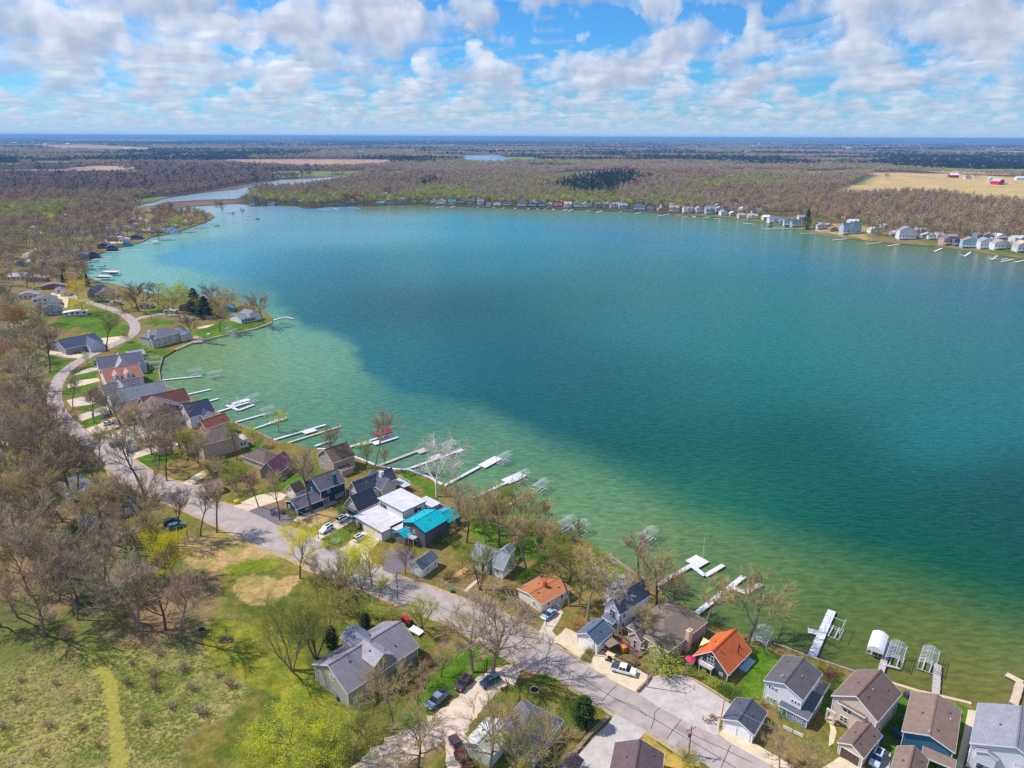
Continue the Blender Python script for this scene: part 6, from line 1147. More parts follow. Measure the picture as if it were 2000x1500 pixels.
def kayak(label, px, py, qx, qy, col, z=.75): 
    p = G0(px, py, z=z); q = G0(qx, qy, z=z); r = empty('kayak', (p.x, p.y, z), math.atan2(q.y - p.y, q.x - p.x), label, 'kayak')
    mb = MB(); rings = []
    for i in range(9):
        t = i / 8; w = max(.02, .36 * math.sin(math.pi * t) ** .7); x = -1.8 + 3.6 * t; k = len(mb.v); mb.v += [(x, -w, .15), (x, 0, 0), (x, w, .15), (x, 0, .28)]; rings.append(k)
    for a, b_ in zip(rings[:-1], rings[1:]):
        for j in range(4): mb.f.append((a + j, b_ + j, b_ + (j + 1) % 4, a + (j + 1) % 4))
    mb.build('hull', mat('kayak_%d_%d_%d' % col, col, rough=.4), r); MB().tube((0, 0, .2), (0, 0, .3), .24, .24, 10).build('cockpit', mat('dark_trim', (48, 48, 54)), r)
kayak('yellow green kayak on the dock by the red canopy', 700, 871, 708, 868, (206, 230, 40))
kayak('blue kayak leaning near the dock by the lawn', 1198, 1098, 1204, 1102, (120, 160, 220), 1.0)
# ---------------------------------------------------------------- cars
CARM = {}
def car_meshes(kind):
    if kind in CARM: return CARM[kind]
    L, W_, H, prof, green = {
     'suv': (4.7, 1.9, 1.72, [(0, .35), (0, .95), (.12, 1.02), (.95, 1.12), (4.0, 1.12), (4.6, 1.0), (4.7, .8), (4.7, .35)][::-1], [(.05, 1.1), (.35, 1.68), (2.7, 1.72), (3.6, 1.12)]),
     'sedan': (4.7, 1.82, 1.45, [(0, .35), (0, .85), (.9, .98), (3.4, .98), (4.5, .82), (4.7, .65), (4.7, .35)][::-1], [(.6, .95), (1.3, 1.42), (2.5, 1.45), (3.5, .97)]),
     'pickup': (5.9, 2.02, 1.9, [(0, .45), (0, 1.1), (2.0, 1.1), (4.5, 1.16), (5.7, 1.08), (5.9, .9), (5.9, .45)][::-1], [(1.95, 1.1), (2.05, 1.85), (3.6, 1.9), (4.5, 1.15)])}[kind]
    def extr(p, w, inset=0.0, topz=9):
        mb = MB(); n = len(p)
        for s_ in (-1, 1): mb.v += [(x - L / 2, s_ * (w / 2 - (inset if z > 1.15 else 0)), z) for x, z in p]
        mb.f.append(tuple(range(n))); mb.f.append(tuple(range(2 * n - 1, n - 1, -1)))
        for i in range(n): j = (i + 1) % n; mb.f.append((i, n + i, n + j, j))
        return mb
    body = extr(prof, W_); me = body.mesh('body', mat('paint', (230, 230, 234), rough=.25, spec=.6, var=.02)); bm = bmesh.new(); bm.from_mesh(me); bmesh.ops.bevel(bm, geom=bm.edges[:], offset=.06, segments=2, affect='EDGES'); bm.to_mesh(me); bm.free()
    gl = extr(green, W_ - .12, .16).mesh('windows', glass('car_glass', (26, 34, 44)))
    x0, x1 = green[1][0], green[2][0]; zt = green[2][1]
    rf_ = MB().box(x0 - L / 2 + .02, x1 - L / 2 + .05, -W_ / 2 + .2, W_ / 2 - .2, zt - .06, zt + .02)
    for x in ([x0 + .02, (x0 + x1) / 2, x1 - .02]):
        for s_ in (-1, 1): rf_.box(x - L / 2 - .05, x - L / 2 + .05, s_ * (W_ / 2 - .13) - .06, s_ * (W_ / 2 - .13) + .06, green[0][1], zt)
    rm = rf_.mesh('roof', mat('paint', (230, 230, 234)))
    wh = MB().tube((0, -.12, 0), (0, .12, 0), .36, None, 14).mesh('wheel', mat('tyre', (30, 30, 32), rough=.9)); hb = MB().tube((0, -.135, 0), (0, .135, 0), .2, None, 10).mesh('rim', mat('rim', (170, 170, 176), metal=.5, rough=.4))
    hl = MB().box(-.03, .03, -.18, .18, -.08, .08).mesh('headlight', mat('lamp_lens', (236, 236, 230), rough=.2)); tl = MB().box(-.03, .03, -.14, .14, -.12, .12).mesh('tail_light', mat('tail_lens', (150, 20, 20), rough=.2))
    bed = None
    if kind == 'pickup': bed = MB().box(-L / 2 + .12, -L / 2 + 1.85, -W_ / 2 + .12, W_ / 2 - .12, 1.08, 1.14).mesh('bed_cover', mat('bed_cover', (58, 70, 80), rough=.6))
    sun = MB().box(x0 - L / 2 + .3, x1 - L / 2 - .2, -.42, .42, zt + .02, zt + .035).mesh('sunroof', glass('car_glass', (26, 34, 44)))
    CARM[kind] = (me, gl, rm, wh, hb, hl, tl, bed, sun, L, W_)
    return CARM[kind]
def car(label, kind, px, py, qx, qy, col, name='parked_car', cat='car', sunroof=False):
    p = G(px, py, dz=.7); q = G(qx, qy, dz=.7); a = math.atan2(q.y - p.y, q.x - p.x); me, gl, rm, wh, hb, hl, tl, bed, sun, L, W_ = car_meshes(kind)
    r = empty(name, (p.x, p.y, hgt(p.x, p.y) + .03), a, label, cat); pm = mat('paint_%d_%d_%d' % col, col, rough=.25, spec=.6, var=.02)
    for n_, m_ in (('body', me), ('roof', rm)):
        o = link(n_, m_, r); o.material_slots[0].link = 'OBJECT'; o.material_slots[0].material = pm
    link('windows', gl, r)
    for x in (-L * .31, L * .31):
        for y in (-W_ / 2 + .1, W_ / 2 - .1): w_ = link('wheel', wh, r, (x, y, .36)); link('rim', hb, w_)
    for s_ in (-1, 1): link('headlight', hl, r, (L / 2 - .02, s_ * (W_ / 2 - .3), .78)); link('tail_light', tl, r, (-L / 2 + .02, s_ * (W_ / 2 - .28), .85))
    if bed: link('bed_cover', bed, r)
    if sunroof: link('sunroof', sun, r)
    return r
for a_ in [('white crew cab pickup with a dark bed cover on the cream pad', 'pickup', 1218, 1308, 1240, 1314, (232, 234, 240), 'pickup_truck', 'pickup truck'),
 ('silver blue sedan beside the brown ranch house', 'sedan', 1072, 1199, 1059, 1209, (150, 180, 205)), ('silver car with a dark sunroof beside the tan garage', 'suv', 1713, 1480, 1706, 1496, (176, 196, 220), 'parked_car', 'car', True),
 ('white sport utility car nearest the street on the shared drive', 'suv', 637, 1033, 626, 1040, (232, 238, 244), 'parked_car', 'car', True), ('white sport utility car in front of the slate garage', 'suv', 670, 1012, 682, 1006, (236, 236, 240), 'parked_car', 'car', True),
 ('white car half hidden by the small yellow green tree', 'suv', 703, 1049, 713, 1043, (236, 236, 240), 'parked_car', 'car', True), ('blue grey pickup on the grass beside the gravel lane', 'pickup', 854, 1366, 840, 1378, (120, 140, 160), 'pickup_truck', 'pickup truck'),
 ('dark red car at the foot of the big spreading tree', 'suv', 905, 1334, 897, 1344, (90, 60, 70), 'parked_car', 'car', True), ('dark blue car under the bare tree by the lane mouth', 'suv', 957, 1330, 945, 1336, (60, 80, 104)),
 ('red car beneath bare branches at the bottom edge', 'suv', 905, 1484, 912, 1494, (104, 42, 40)), ('dark car behind the red car at the bottom', 'suv', 893, 1456, 899, 1466, (80, 62, 62)),
 ('black car left of the teal one under the street trees', 'suv', 334, 1018, 350, 1013, (60, 58, 66)), ('teal car beside the black one under the street trees', 'suv', 344, 1027, 358, 1023, (50, 120, 130)),
 ('grey car parked along the bend above the bright lawn', 'suv', 226, 867, 238, 863, (130, 126, 130)), ('dark car on the pale parking court', 'sedan', 320, 868, 330, 864, (70, 74, 80)), ('white car on the drive of the brown garage house', 'sedan', 211, 826, 221, 823, (226, 232, 236)),
 ('blue car on the drive above the white one', 'sedan', 208, 811, 216, 808, (70, 110, 130)), ('turquoise car on the drive of the grey roofed house', 'sedan', 194, 775, 201, 773, (30, 140, 160)), ('black car on the street under left bare trees', 'sedan', 75, 828, 85, 826, (50, 48, 54)),
 ('dark car left of the light blue one by the street bend', 'suv', 192, 588, 199, 588, (50, 50, 66)), ('light blue car by the hedge at the street bend', 'suv', 211, 589, 218, 589, (60, 150, 180)), ('third dark car behind the hedge by the street bend', 'sedan', 201, 587, 206, 587, (90, 90, 110)),
 ('teal car in front of the large slate roofed house', 'suv', 187, 708, 187, 714, (40, 130, 140))]: car(*a_)
# golf cart
p = G(1192, 1291); q = G(1203, 1296); r = empty('golf_cart', p + Vector((0, 0, .03)), math.atan2(q.y - p.y, q.x - p.x), 'tan golf cart with a flat roof beside the white pickup', 'golf cart')
tanp = mat('cart_tan', (222, 196, 160), rough=.4); MB().box(-1.2, 1.2, -.55, .55, .3, .5).build('floor_pan', mat('dark_trim', (48, 48, 54)), r); MB().quad((.6, -.5, .5), (.6, .5, .5), (1.15, .45, .95), (1.15, -.45, .95)).build('windscreen', glass(), r)
MB().box(.65, 1.25, -.5, .5, .45, .85).build('cowl', tanp, r); MB().box(-1.25, -.55, -.5, .5, .45, .8).build('rear_body', tanp, r); MB().box(-.5, .05, -.5, .5, .5, .85).build('seat', mat('cart_seat', (70, 64, 60)), r); MB().box(-.6, -.45, -.5, .5, .85, 1.25).build('seat_back', mat('cart_seat', (70, 64, 60)), r); MB().box(-1.1, .95, -.62, .62, 1.85, 1.92).build('roof', tanp, r)
for x in (-1.0, .8):
    for y in (-.5, .5): MB().tube((x, y, .5), (x * .95, y, 1.86), .03, None, 5).build('post', ALU, r)
for x in (-.8, .85):
    for y in (-.5, .5): link('wheel', CARM['suv'][3], r, (x, y, .25), scale=.7)
# tractor by the barn
p = G(797, 1218); r = empty('tractor', p, 2.2, 'red tractor parked behind the long grey barn', 'tractor'); redp = mat('tractor_red', (190, 30, 44), rough=.4)
MB().box(-.2, 1.6, -.4, .4, .7, 1.3).build('bonnet', redp, r); MB().box(-1.2, -.2, -.6, .6, .8, 1.0).build('platform', redp, r); MB().box(-.9, -.5, -.3, .3, 1.0, 1.5).build('seat', mat('cart_seat', (70, 64, 60)), r); MB().box(1.9, 2.3, -.8, .8, .2, .8).build('bucket', redp, r)
for y in (-.5, .5): MB().tube((.4, y, 1.1), (2.0, y, .6), .07, None, 5).build('loader_arm', redp, r)
for x, y, s_ in ((-.8, -.7, 1.7), (-.8, .7, 1.7), (1.2, -.55, .9), (1.2, .55, .9)): link('wheel', CARM['suv'][3], r, (x, y, .36 * s_), scale=s_)
p = G(812, 1236); r = empty('utility_trailer', p, 2.5, 'white utility trailer beside the red tractor', 'trailer'); MB().box(-1.8, 1.8, -.9, .9, .5, .62).build('bed', WHITE, r)
for y in (-.92, .9): MB().box(-1.8, 1.8, y, y + .04, .62, 1.0).build('side_board', WHITE, r); link('wheel', CARM['suv'][3], r, (0, y * 1.08, .34), scale=.95)
# ---------------------------------------------------------------- poles, wires, garden things
PW = mat('pole_wood', (124, 98, 82), rough=.9, var=.2, scale=3); PG = mat('pole_grey', (150, 142, 138), rough=.9, var=.2, scale=3); PT = mat('pole_tan', (190, 126, 84), rough=.9, var=.2, scale=3)
DM = mat('dark_trim', (48, 48, 54)); POLES = {}
def pole(key, label, bx, by, ty, m=PG, arm=0, lamp=0, trans=False, rr=.14, lean=0.0):
    p = G(bx, by); h = solve_h(p, ty); r = empty('utility_pole', p, 0, label, 'utility pole'); top = Vector((lean * h, 0, h))
    MB().tube((0, 0, -.3), top, rr, rr * .7, 8).build('shaft', m, r)
    if arm:
        a = Vector((math.cos(arm), math.sin(arm), 0)); c = top - Vector((0, 0, .8)); MB().tube(c - a * 1.2, c + a * 1.2, .07, None, 4).build('crossarm', PW, r)
        for s_ in (-1.1, -.5, .5, 1.1): q = c + a * s_; MB().tube(q, q + Vector((0, 0, .3)), .06, .04, 6).build('insulator', mat('insulator', (120, 120, 126), rough=.4), r)
    if lamp:
        a = Vector((math.cos(lamp), math.sin(lamp), .15)); c = top - Vector((0, 0, .3)); MB().tube(c, c + a * 1.6, .035, None, 5).build('lamp_arm', ALU, r); q = c + a * 1.6; MB().box(q.x - .3, q.x + .3, q.y - .12, q.y + .12, q.z - .1, q.z + .05).build('lamp_head', ALU, r)
    if trans: c = top - Vector((0, 0, 2.2)); MB().tube(c + Vector((-.35, 0, -.5)), c + Vector((-.35, 0, .4)), .24, .24, 10).build('transformer', mat('transformer', (150, 96, 96)), r)
    POLES[key] = p + top - Vector((0, 0, .4)); return r
pole('p1', 'grey street pole with a lamp arm at the corner of the cream pad', 1264, 1342, 1268, lamp=2.9)
pole('p2', 'dark utility pole with crossarm and transformer at the street edge', 1345, 1474, 1418, PW, arm=.5, trans=True)
pole('p3', 'leaning tan pole beside the double garage', 1405, 1419, 1367, PT, lean=.05)
pole('p4', 'brown utility pole with crossarm on the near side of the street', 777, 1172, 1119, PW, arm=1.0)
pole('p5', 'tall pale pole rising from bushes before the white cottage', 968, 1236, 1138); pole('p6', 'slim pole in front of the small white garage', 1160, 1280, 1252, PW, rr=.1); pole('p7', 'slim grey pole beside the silver blue sedan', 1067, 1222, 1186, rr=.1)
pole('p8', 'grey pole beside the two white cars', 622, 1052, 1007); pole('p9', 'dark pole by the yellow bins', 456, 982, 940); pole('p10', 'thin pole near the black and teal cars', 368, 1057, 1025, PW)
pole('p11', 'pole beside the left street bend', 209, 607, 588); pole('p12', 'pole at the outer edge of the curve', 247, 624, 600); pole('p13', 'pole on the oval lawn of the point road', 296, 625, 604); pole('p14', 'pole where the left street meets the trees', 139, 732, 706)
def wire(label, pts, sag=.9, rr=.022, name='power_line'):
    c = MB()
    for a, b_ in zip(pts[:-1], pts[1:]):
        prev = None
        for i in range(13):
            t = i / 12; q = a.lerp(b_, t) - Vector((0, 0, sag * 4 * t * (1 - t)))
            if prev is not None: c.tube(prev, q, rr, None, 4, cap=False)
            prev = q
    o = c.build(name, mat('wire', (150, 150, 156), rough=.5)); tag(o, label, 'power line')
end = G(1530, 1425, dz=8); wire('overhead cable crossing the gravel lot to the double garage', [POLES['p6'], POLES['p1'] - Vector((0, 0, 4)), POLES['p3'], end])
wire('overhead cable along the street between the brown and the pale pole', [POLES['p9'], POLES['p8'], POLES['p4'], POLES['p5'], POLES['p6']], 1.2); wire('thin cable from the lamp pole to the transformer pole', [POLES['p1'], POLES['p2']], .8)
wire('cable along the street to the left of the grey pole', [G(300, 955, dz=8), POLES['p9']], 1.0)
def flag(label, bx, by, ty, z=.6):
    p = G0(bx, by, z=z); h = solve_h(p, ty); r = empty('flagpole', p, .4, label, 'flagpole'); MB().tube((0, 0, -.5), (0, 0, h), .05, .03, 6).build('shaft', WHITE, r)
    return r, h
r, h = flag('tall white mast at the square headed dock', 1372, 1094, 1048); r, h = flag('flagpole with a limp red and white flag on the long dock', 971, 893, 864)
for i in range(4): MB().box(.05, .5, -.02, .02, h - 1.3 + i * .22, h - 1.12 + i * .22).build('stripe', mat('flag_%d' % i, (200, 50, 60) if i % 2 else (236, 236, 240)), r)
# fences and low walls
def fence(label, pts, h, m, rails=3, name='fence', step_=2.0, cat='fence'):
    P = [G(*q) for q in pts]; r = empty(name, P[0], 0, label, cat)
    for a, b_ in zip(P[:-1], P[1:]):
        a = a - P[0]; b2 = b_ - P[0]; L = (b2 - a).length; n = max(1, round(L / step_))
        for i in range(n + 1): q = a.lerp(b2, i / n); MB().box(q.x - .06, q.x + .06, q.y - .06, q.y + .06, -.1, h).build('post', m, r)
        for k in range(rails): z = h * (k + .7) / rails; MB().tube(a + Vector((0, 0, z)), b2 + Vector((0, 0, z)), .06, None, 4).build('rail', m, r)
fence('white rail fence in the garden right of the double garage', [(1530, 1423), (1548, 1432), (1567, 1441)], 1.0, WHITE)
fence('long pale rail fence along the street before the white cottage', [(858, 1136), (885, 1150), (905, 1159), (935, 1176), (965, 1192)], .9, PG, 2)
fence('brown plank fence between the cream pad and the decks', [(1184, 1272), (1215, 1288), (1240, 1304), (1268, 1320)], 1.0, MATS['brown_wood'], 3)
def lowwall(label, pts, m, w=.5, h=.5, name='retaining_wall'):
    P = [G(*q) for q in pts]; mb = MB(); 
    for a, b_ in zip(P[:-1], P[1:]):
        d = (b_ - a).to_2d().normalized(); n = Vector((-d.y, d.x)) * w / 2; mb.prism([(a.x + n.x, a.y + n.y), (a.x - n.x, a.y - n.y), (b_.x - n.x, b_.y - n.y), (b_.x + n.x, b_.y + n.y)], .5, .8 + h)
    o = mb.build(name, m); tag(o, label, 'wall')
stone = mat('rough_stone', (150, 124, 108), var=.4, scale=2.5, rough=.95)
lowwall('dark stone edge beside the gravel drive and the round evergreen', [(1188, 1402), (1170, 1418), (1150, 1438), (1132, 1460), (1110, 1486)], stone, .7, .5)
lowwall('tan edging between the gravel lot and the shrubs', [(1342, 1322), (1370, 1336), (1400, 1354), (1424, 1370)], mat('edging', (190, 160, 140), var=.2), .3, .25)
lowwall('stone wall between the cream pad and the gravel lot', [(1270, 1322), (1262, 1334), (1244, 1352)], stone, .4, .6)
# small garden things
def thing_disc(name, label, cat, px, py, r0, h, m, rim=None):
    p = G(px, py); r = empty(name, p, 0, label, cat); MB().tube((0, 0, 0), (0, 0, h), r0, r0, 22).build('body', m, r)
    if rim:
        mb = MB(); n = 22
        for i in range(n):
            a = 2 * math.pi * i / n; b_ = 2 * math.pi * (i + 1) / n; c0, s0, c1, s1 = math.cos(a), math.sin(a), math.cos(b_), math.sin(b_); R = r0 + .22
            mb.quad((c0 * r0, s0 * r0, h + .04), (c0 * R, s0 * R, h + .04), (c1 * R, s1 * R, h + .04), (c1 * r0, s1 * r0, h + .04)); mb.quad((c0 * R, s0 * R, 0), (c1 * R, s1 * R, 0), (c1 * R, s1 * R, h + .04), (c0 * R, s0 * R, h + .04))
        mb.build('rim', rim, r)
thing_disc('fire_pit', 'round black pit with a pale rim on the three cornered lawn', 'fire pit', 1044, 1348, .85, .12, mat('char', (26, 24, 26)), mat('edging', (190, 160, 140)))
thing_disc('hot_tub', 'round off white covered tub behind the teal house', 'hot tub', 1856, 1391, 1.3, .9, mat('tub_cover', (206, 192, 178), rough=.6), mat('tub_side', (150, 140, 130)))
thing_disc('planter', 'white round ornament on the lawn of the point', 'planter', 407, 653, .8, .5, WHITE)
thing_disc('fire_pit', 'small dark brush ring on the shaded mown lawn', 'fire pit', 394, 1229, .7, .15, mat('char', (26, 24, 26))); 
def pile(label, px, py, rx, ry, h, m, n=60, name='wood_pile', cat='wood pile', s=(.2, .5)):
    p = G(px, py); rr_ = random.Random(px); r = empty(name, p, 0, label, cat); big_ = MB()
    for i in range(n):
        a = rr_.uniform(0, 6.28); q = rr_.random() ** .5; x = math.cos(a) * q * rx; y = math.sin(a) * q * ry; z = h * (1 - q) * rr_.random(); L = rr_.uniform(*s); d = Vector((rr_.uniform(-1, 1), rr_.uniform(-1, 1), rr_.uniform(-.3, .3))).normalized() * L
        mb = MB().tube(Vector((x, y, z)) - d, Vector((x, y, z)) + d, L * .28, L * .24, 5); mb.build('log' if cat == 'wood pile' else 'stone', m, r)
pile('heap of brown logs and rubble beside the gravel lot', 1390, 1405, 2.2, 1.3, .8, stone, 46); pile('low heap of cut brush on the mown lawn', 440, 1251, 1.9, 1.2, .5, mat('brush', (84, 70, 74), var=.3), 40, s=(.2, .6))
pile('pale stones set along the yellow lawn corner', 1250, 1450, 2.0, .8, .2, mat('pale_stone', (206, 196, 184), var=.2), 22, 'stones', 'stones', (.1, .25)); pile('boulders and pots in front of the orange roofed cottage', 1340, 1290, 2.6, 1.4, .2, mat('pale_stone', (206, 196, 184)), 26, 'stones', 'stones', (.1, .3))
for k, (x, y, l) in enumerate([(1086, 1182, 'white folding chair beside the silver blue sedan'), (1091, 1186, 'second white folding chair nearer the porch')]):
    r = empty('garden_chair', G(x, y), k * .7, l, 'chair'); MB().box(-.25, .25, -.25, .25, .4, .46).build('seat', WHITE, r); MB().box(-.25, .25, .22, .27, .46, 1.0).build('backrest', WHITE, r)
    for a in (-.22, .22):
        for b_ in (-.22, .22): MB().box(a - .03, a + .03, b_ - .03, b_ + .03, 0, .4).build('leg', WHITE, r)
def cushion(label, x, y, sx, sy, h, col, name, cat, rz=.5):
    r = empty(name, G(x, y), rz, label, cat); MB().box(-sx, sx, -sy, sy, .05, h).build('body', mat('c_%d_%d_%d' % col, col), r); MB().box(-sx - .05, sx + .05, -sy - .05, sy + .05, h, h + .07).build('lid', mat('c_%d_%d_%d' % col, col), r)
cushion('blue tarp covered bin beside the tan house', 1714, 1444, .9, .7, 1.0, (60, 110, 190), 'storage_bin', 'bin'); cushion('turquoise bin in front of the slate garage', 690, 1013, .8, .5, .8, (20, 150, 180), 'storage_bin', 'bin'); cushion('dark container beside the teal house', 1752, 1436, .7, 1.1, 1.1, (50, 80, 90), 'storage_bin', 'bin')
cushion('yellow bin by the dark pole', 462, 983, .7, .5, 1.0, (230, 200, 40), 'storage_bin', 'bin'); cushion('orange hut shaped box under the timber shade', 1218, 1272, .6, .6, 1.4, (206, 130, 50), 'storage_bin', 'bin'); cushion('black grill on the lawn edge of the teal house', 1770, 1362, .5, .5, 1.1, (60, 60, 80), 'grill', 'grill')
cushion('small green bin at the street below the cottage', 882, 1156, .4, .4, .9, (60, 120, 90), 'storage_bin', 'bin'); cushion('small white ornament on the lawn by the shared drive', 698, 1031, .35, .35, .6, (226, 226, 226), 'planter', 'planter')
cushion('blue barrel at the end wall of the long barn', 660, 1366, .35, .35, .9, (50, 80, 130), 'barrel', 'barrel'); cushion('blue tarp on the marina bend lawn', 297, 455, 4.5, 3, 2.0, (30, 100, 190), 'tarp_shelter', 'tarp', 0)
# timber shade beside the small garage, red umbrella cloth, stairs and A frame sail
r = empty('carport', G(1189, 1281), rad(33), 'low timber shade roof beside the small white garage', 'carport'); MB().box(0, 3.0, 0, 5.4, 2.2, 2.32).build('roof', roofmat((140, 124, 112)), r)
for x in (.1, 2.9):
    for y in (.1, 5.3): MB().box(x - .07, x + .07, y - .07, y + .07, 0, 2.2).build('post', MATS['brown_wood'], r)
r = empty('umbrella', G(1347, 1301), 0, 'magenta garden umbrella open by the dark cottage', 'umbrella'); n = 8; mb = MB()
for i in range(n):
    a = 2 * math.pi * i / n; b_ = 2 * math.pi * (i + 1) / n; mb.quad((0, 0, 2.5), (1.2 * math.cos(a), 1.2 * math.sin(a), 2.0), (1.2 * math.cos(b_), 1.2 * math.sin(b_), 2.0))
mb.build('canopy', mat('magenta', (206, 40, 90), rough=.7), r); MB().tube((0, 0, 0), (0, 0, 2.5), .04, None, 5).build('shaft', ALU, r)
r = empty('shade_sail', G(1368, 1272), 0, 'pale yellow shade sail left of the orange roof', 'shade sail'); A_, B_, C_ = [G(*q, dz=3.2) - r.location for q in ((1374, 1245), (1388, 1253), (1366, 1262))]
MB().prism([(q.x, q.y) for q in (A_, C_, B_)], 3.15, 3.2).build('cloth', mat('sail', (240, 206, 150), rough=.8), r)
for q in (A_, B_, C_): MB().tube((q.x, q.y, 0), (q.x, q.y, 3.2), .05, None, 5).build('post', ALU, r)
r = empty('picnic_table', G(1238, 1297), .5, 'brown picnic table on the paved terrace', 'table'); MB().box(-1, 1, -.4, .4, .72, .78).build('tabletop', MATS['brown_wood'], r)
for y in (-.75, .75): MB().box(-1, 1, y - .14, y + .14, .42, .47).build('bench', MATS['brown_wood'], r)
for x in (-.7, .7): MB().box(x - .05, x + .05, -.75, .75, .36, .42).build('frame', MATS['brown_wood'], r); MB().box(x - .05, x + .05, -.1, .1, 0, .72).build('leg', MATS['brown_wood'], r)
# a person walking on the left street
p = G(278.5, 627.5); me = bpy.data.meshes.new('person'); J = [(0, 0, .95), (0, 0, 1.25), (0, 0, 1.45), (0, 0, 1.55), (0, .01, 1.68), (.1, .05, .9), (.11, .18, .5), (.11, .22, .06), (.11, .34, .04), (-.1, -.03, .9), (-.11, -.1, .5), (-.11, -.25, .1), (-.11, -.14, .04), (.2, 0, 1.42), (.26, -.08, 1.15), (.25, .05, .92), (-.2, 0, 1.42), (-.26, .06, 1.15), (-.25, .18, .95)]
me.from_pydata(J, [(0, 1), (1, 2), (2, 3), (3, 4), (0, 5), (5, 6), (6, 7), (7, 8), (0, 9), (9, 10), (10, 11), (11, 12), (2, 13), (13, 14), (14, 15), (2, 16), (16, 17), (17, 18)], []); me.update(); po = tag(link('person', me, None, p), 'person in dark clothes walking on the curving left street', 'person')
sk = po.modifiers.new('skin', 'SKIN'); R_ = [.15, .15, .14, .07, .11, .1, .07, .05, .04, .1, .07, .05, .04, .07, .05, .04, .07, .05, .04]
for i, v in enumerate(me.skin_vertices[0].data): v.radius = (R_[i], R_[i]); v.use_root = (i == 0)
po.modifiers.new('sub', 'SUBSURF').levels = 1; me.materials.append(mat('dark_clothes', (50, 52, 66))); po.rotation_euler = (0, 0, .6)
po.modifiers['sub'].render_levels = 1
# ---------------------------------------------------------------- trees
BARK = {'dark': mat('bark_dark', (92, 76, 70), rough=.95, var=.25, scale=2), 'grey': mat('bark_grey', (138, 124, 114), rough=.95, var=.25, scale=2), 'white': mat('bark_white', (214, 202, 188), rough=.9, var=.2, scale=1.5)}
def leafmat(key, rgb, trans=.3, var=.25):
    m = mat(key, rgb, rough=.8, var=var, scale=.9, spec=.1, kind='crown', rnd=.12); t = m.node_tree; b = t.nodes['Principled BSDF']; o = t.nodes['Material Output']
    if trans and not t.nodes.get('tr'):
        tr = t.nodes.new('ShaderNodeBsdfTranslucent'); tr.name = 'tr'; mx = t.nodes.new('ShaderNodeMixShader'); mx.inputs[0].default_value = trans
        src = b.inputs['Base Color'].links[0].from_socket; t.links.new(src, tr.inputs[0]); t.links.new(b.outputs[0], mx.inputs[1]); t.links.new(tr.outputs[0], mx.inputs[2]); t.links.new(mx.outputs[0], o.inputs[0])
    return m
TW = {'brown': leafmat('twigs_brown', (162, 140, 114), 0), 'grey': leafmat('twigs_grey', (178, 162, 138), 0), 'tan': leafmat('buds_tan', (184, 166, 116), .15), 'olive': leafmat('buds_olive', (156, 156, 74), .25), 'yellow': leafmat('leaves_yellow', (206, 210, 56), .35, .4), 'bright': leafmat('leaves_bright', (228, 220, 44), .4, .25), 'lime': leafmat('leaves_lime', (178, 186, 72), .3, .4),
      'green': leafmat('leaves_green', (104, 134, 44)), 'gold': leafmat('leaves_gold', (224, 190, 20), .4), 'copper': leafmat('leaves_copper', (128, 96, 72)), 'red': leafmat('leaves_red', (156, 96, 76)), 'pink': leafmat('blossom_pink', (186, 122, 160)), 'blossom': leafmat('blossom_white', (206, 212, 186)),
      'pine': leafmat('needles_dark', (44, 66, 44), .1), 'orange': leafmat('buds_orange', (186, 138, 82), .2), 'white': leafmat('twigs_white', (206, 194, 182), 0), 'ever': leafmat('needles_green', (62, 84, 34), .15), 'maroon': leafmat('leaves_maroon', (112, 52, 58), .2), 'hedge': leafmat('hedge_green', (76, 122, 30), .2)}
def rvec(r): return Vector((r.gauss(0, 1), r.gauss(0, 1), r.gauss(0, 1))).normalized()
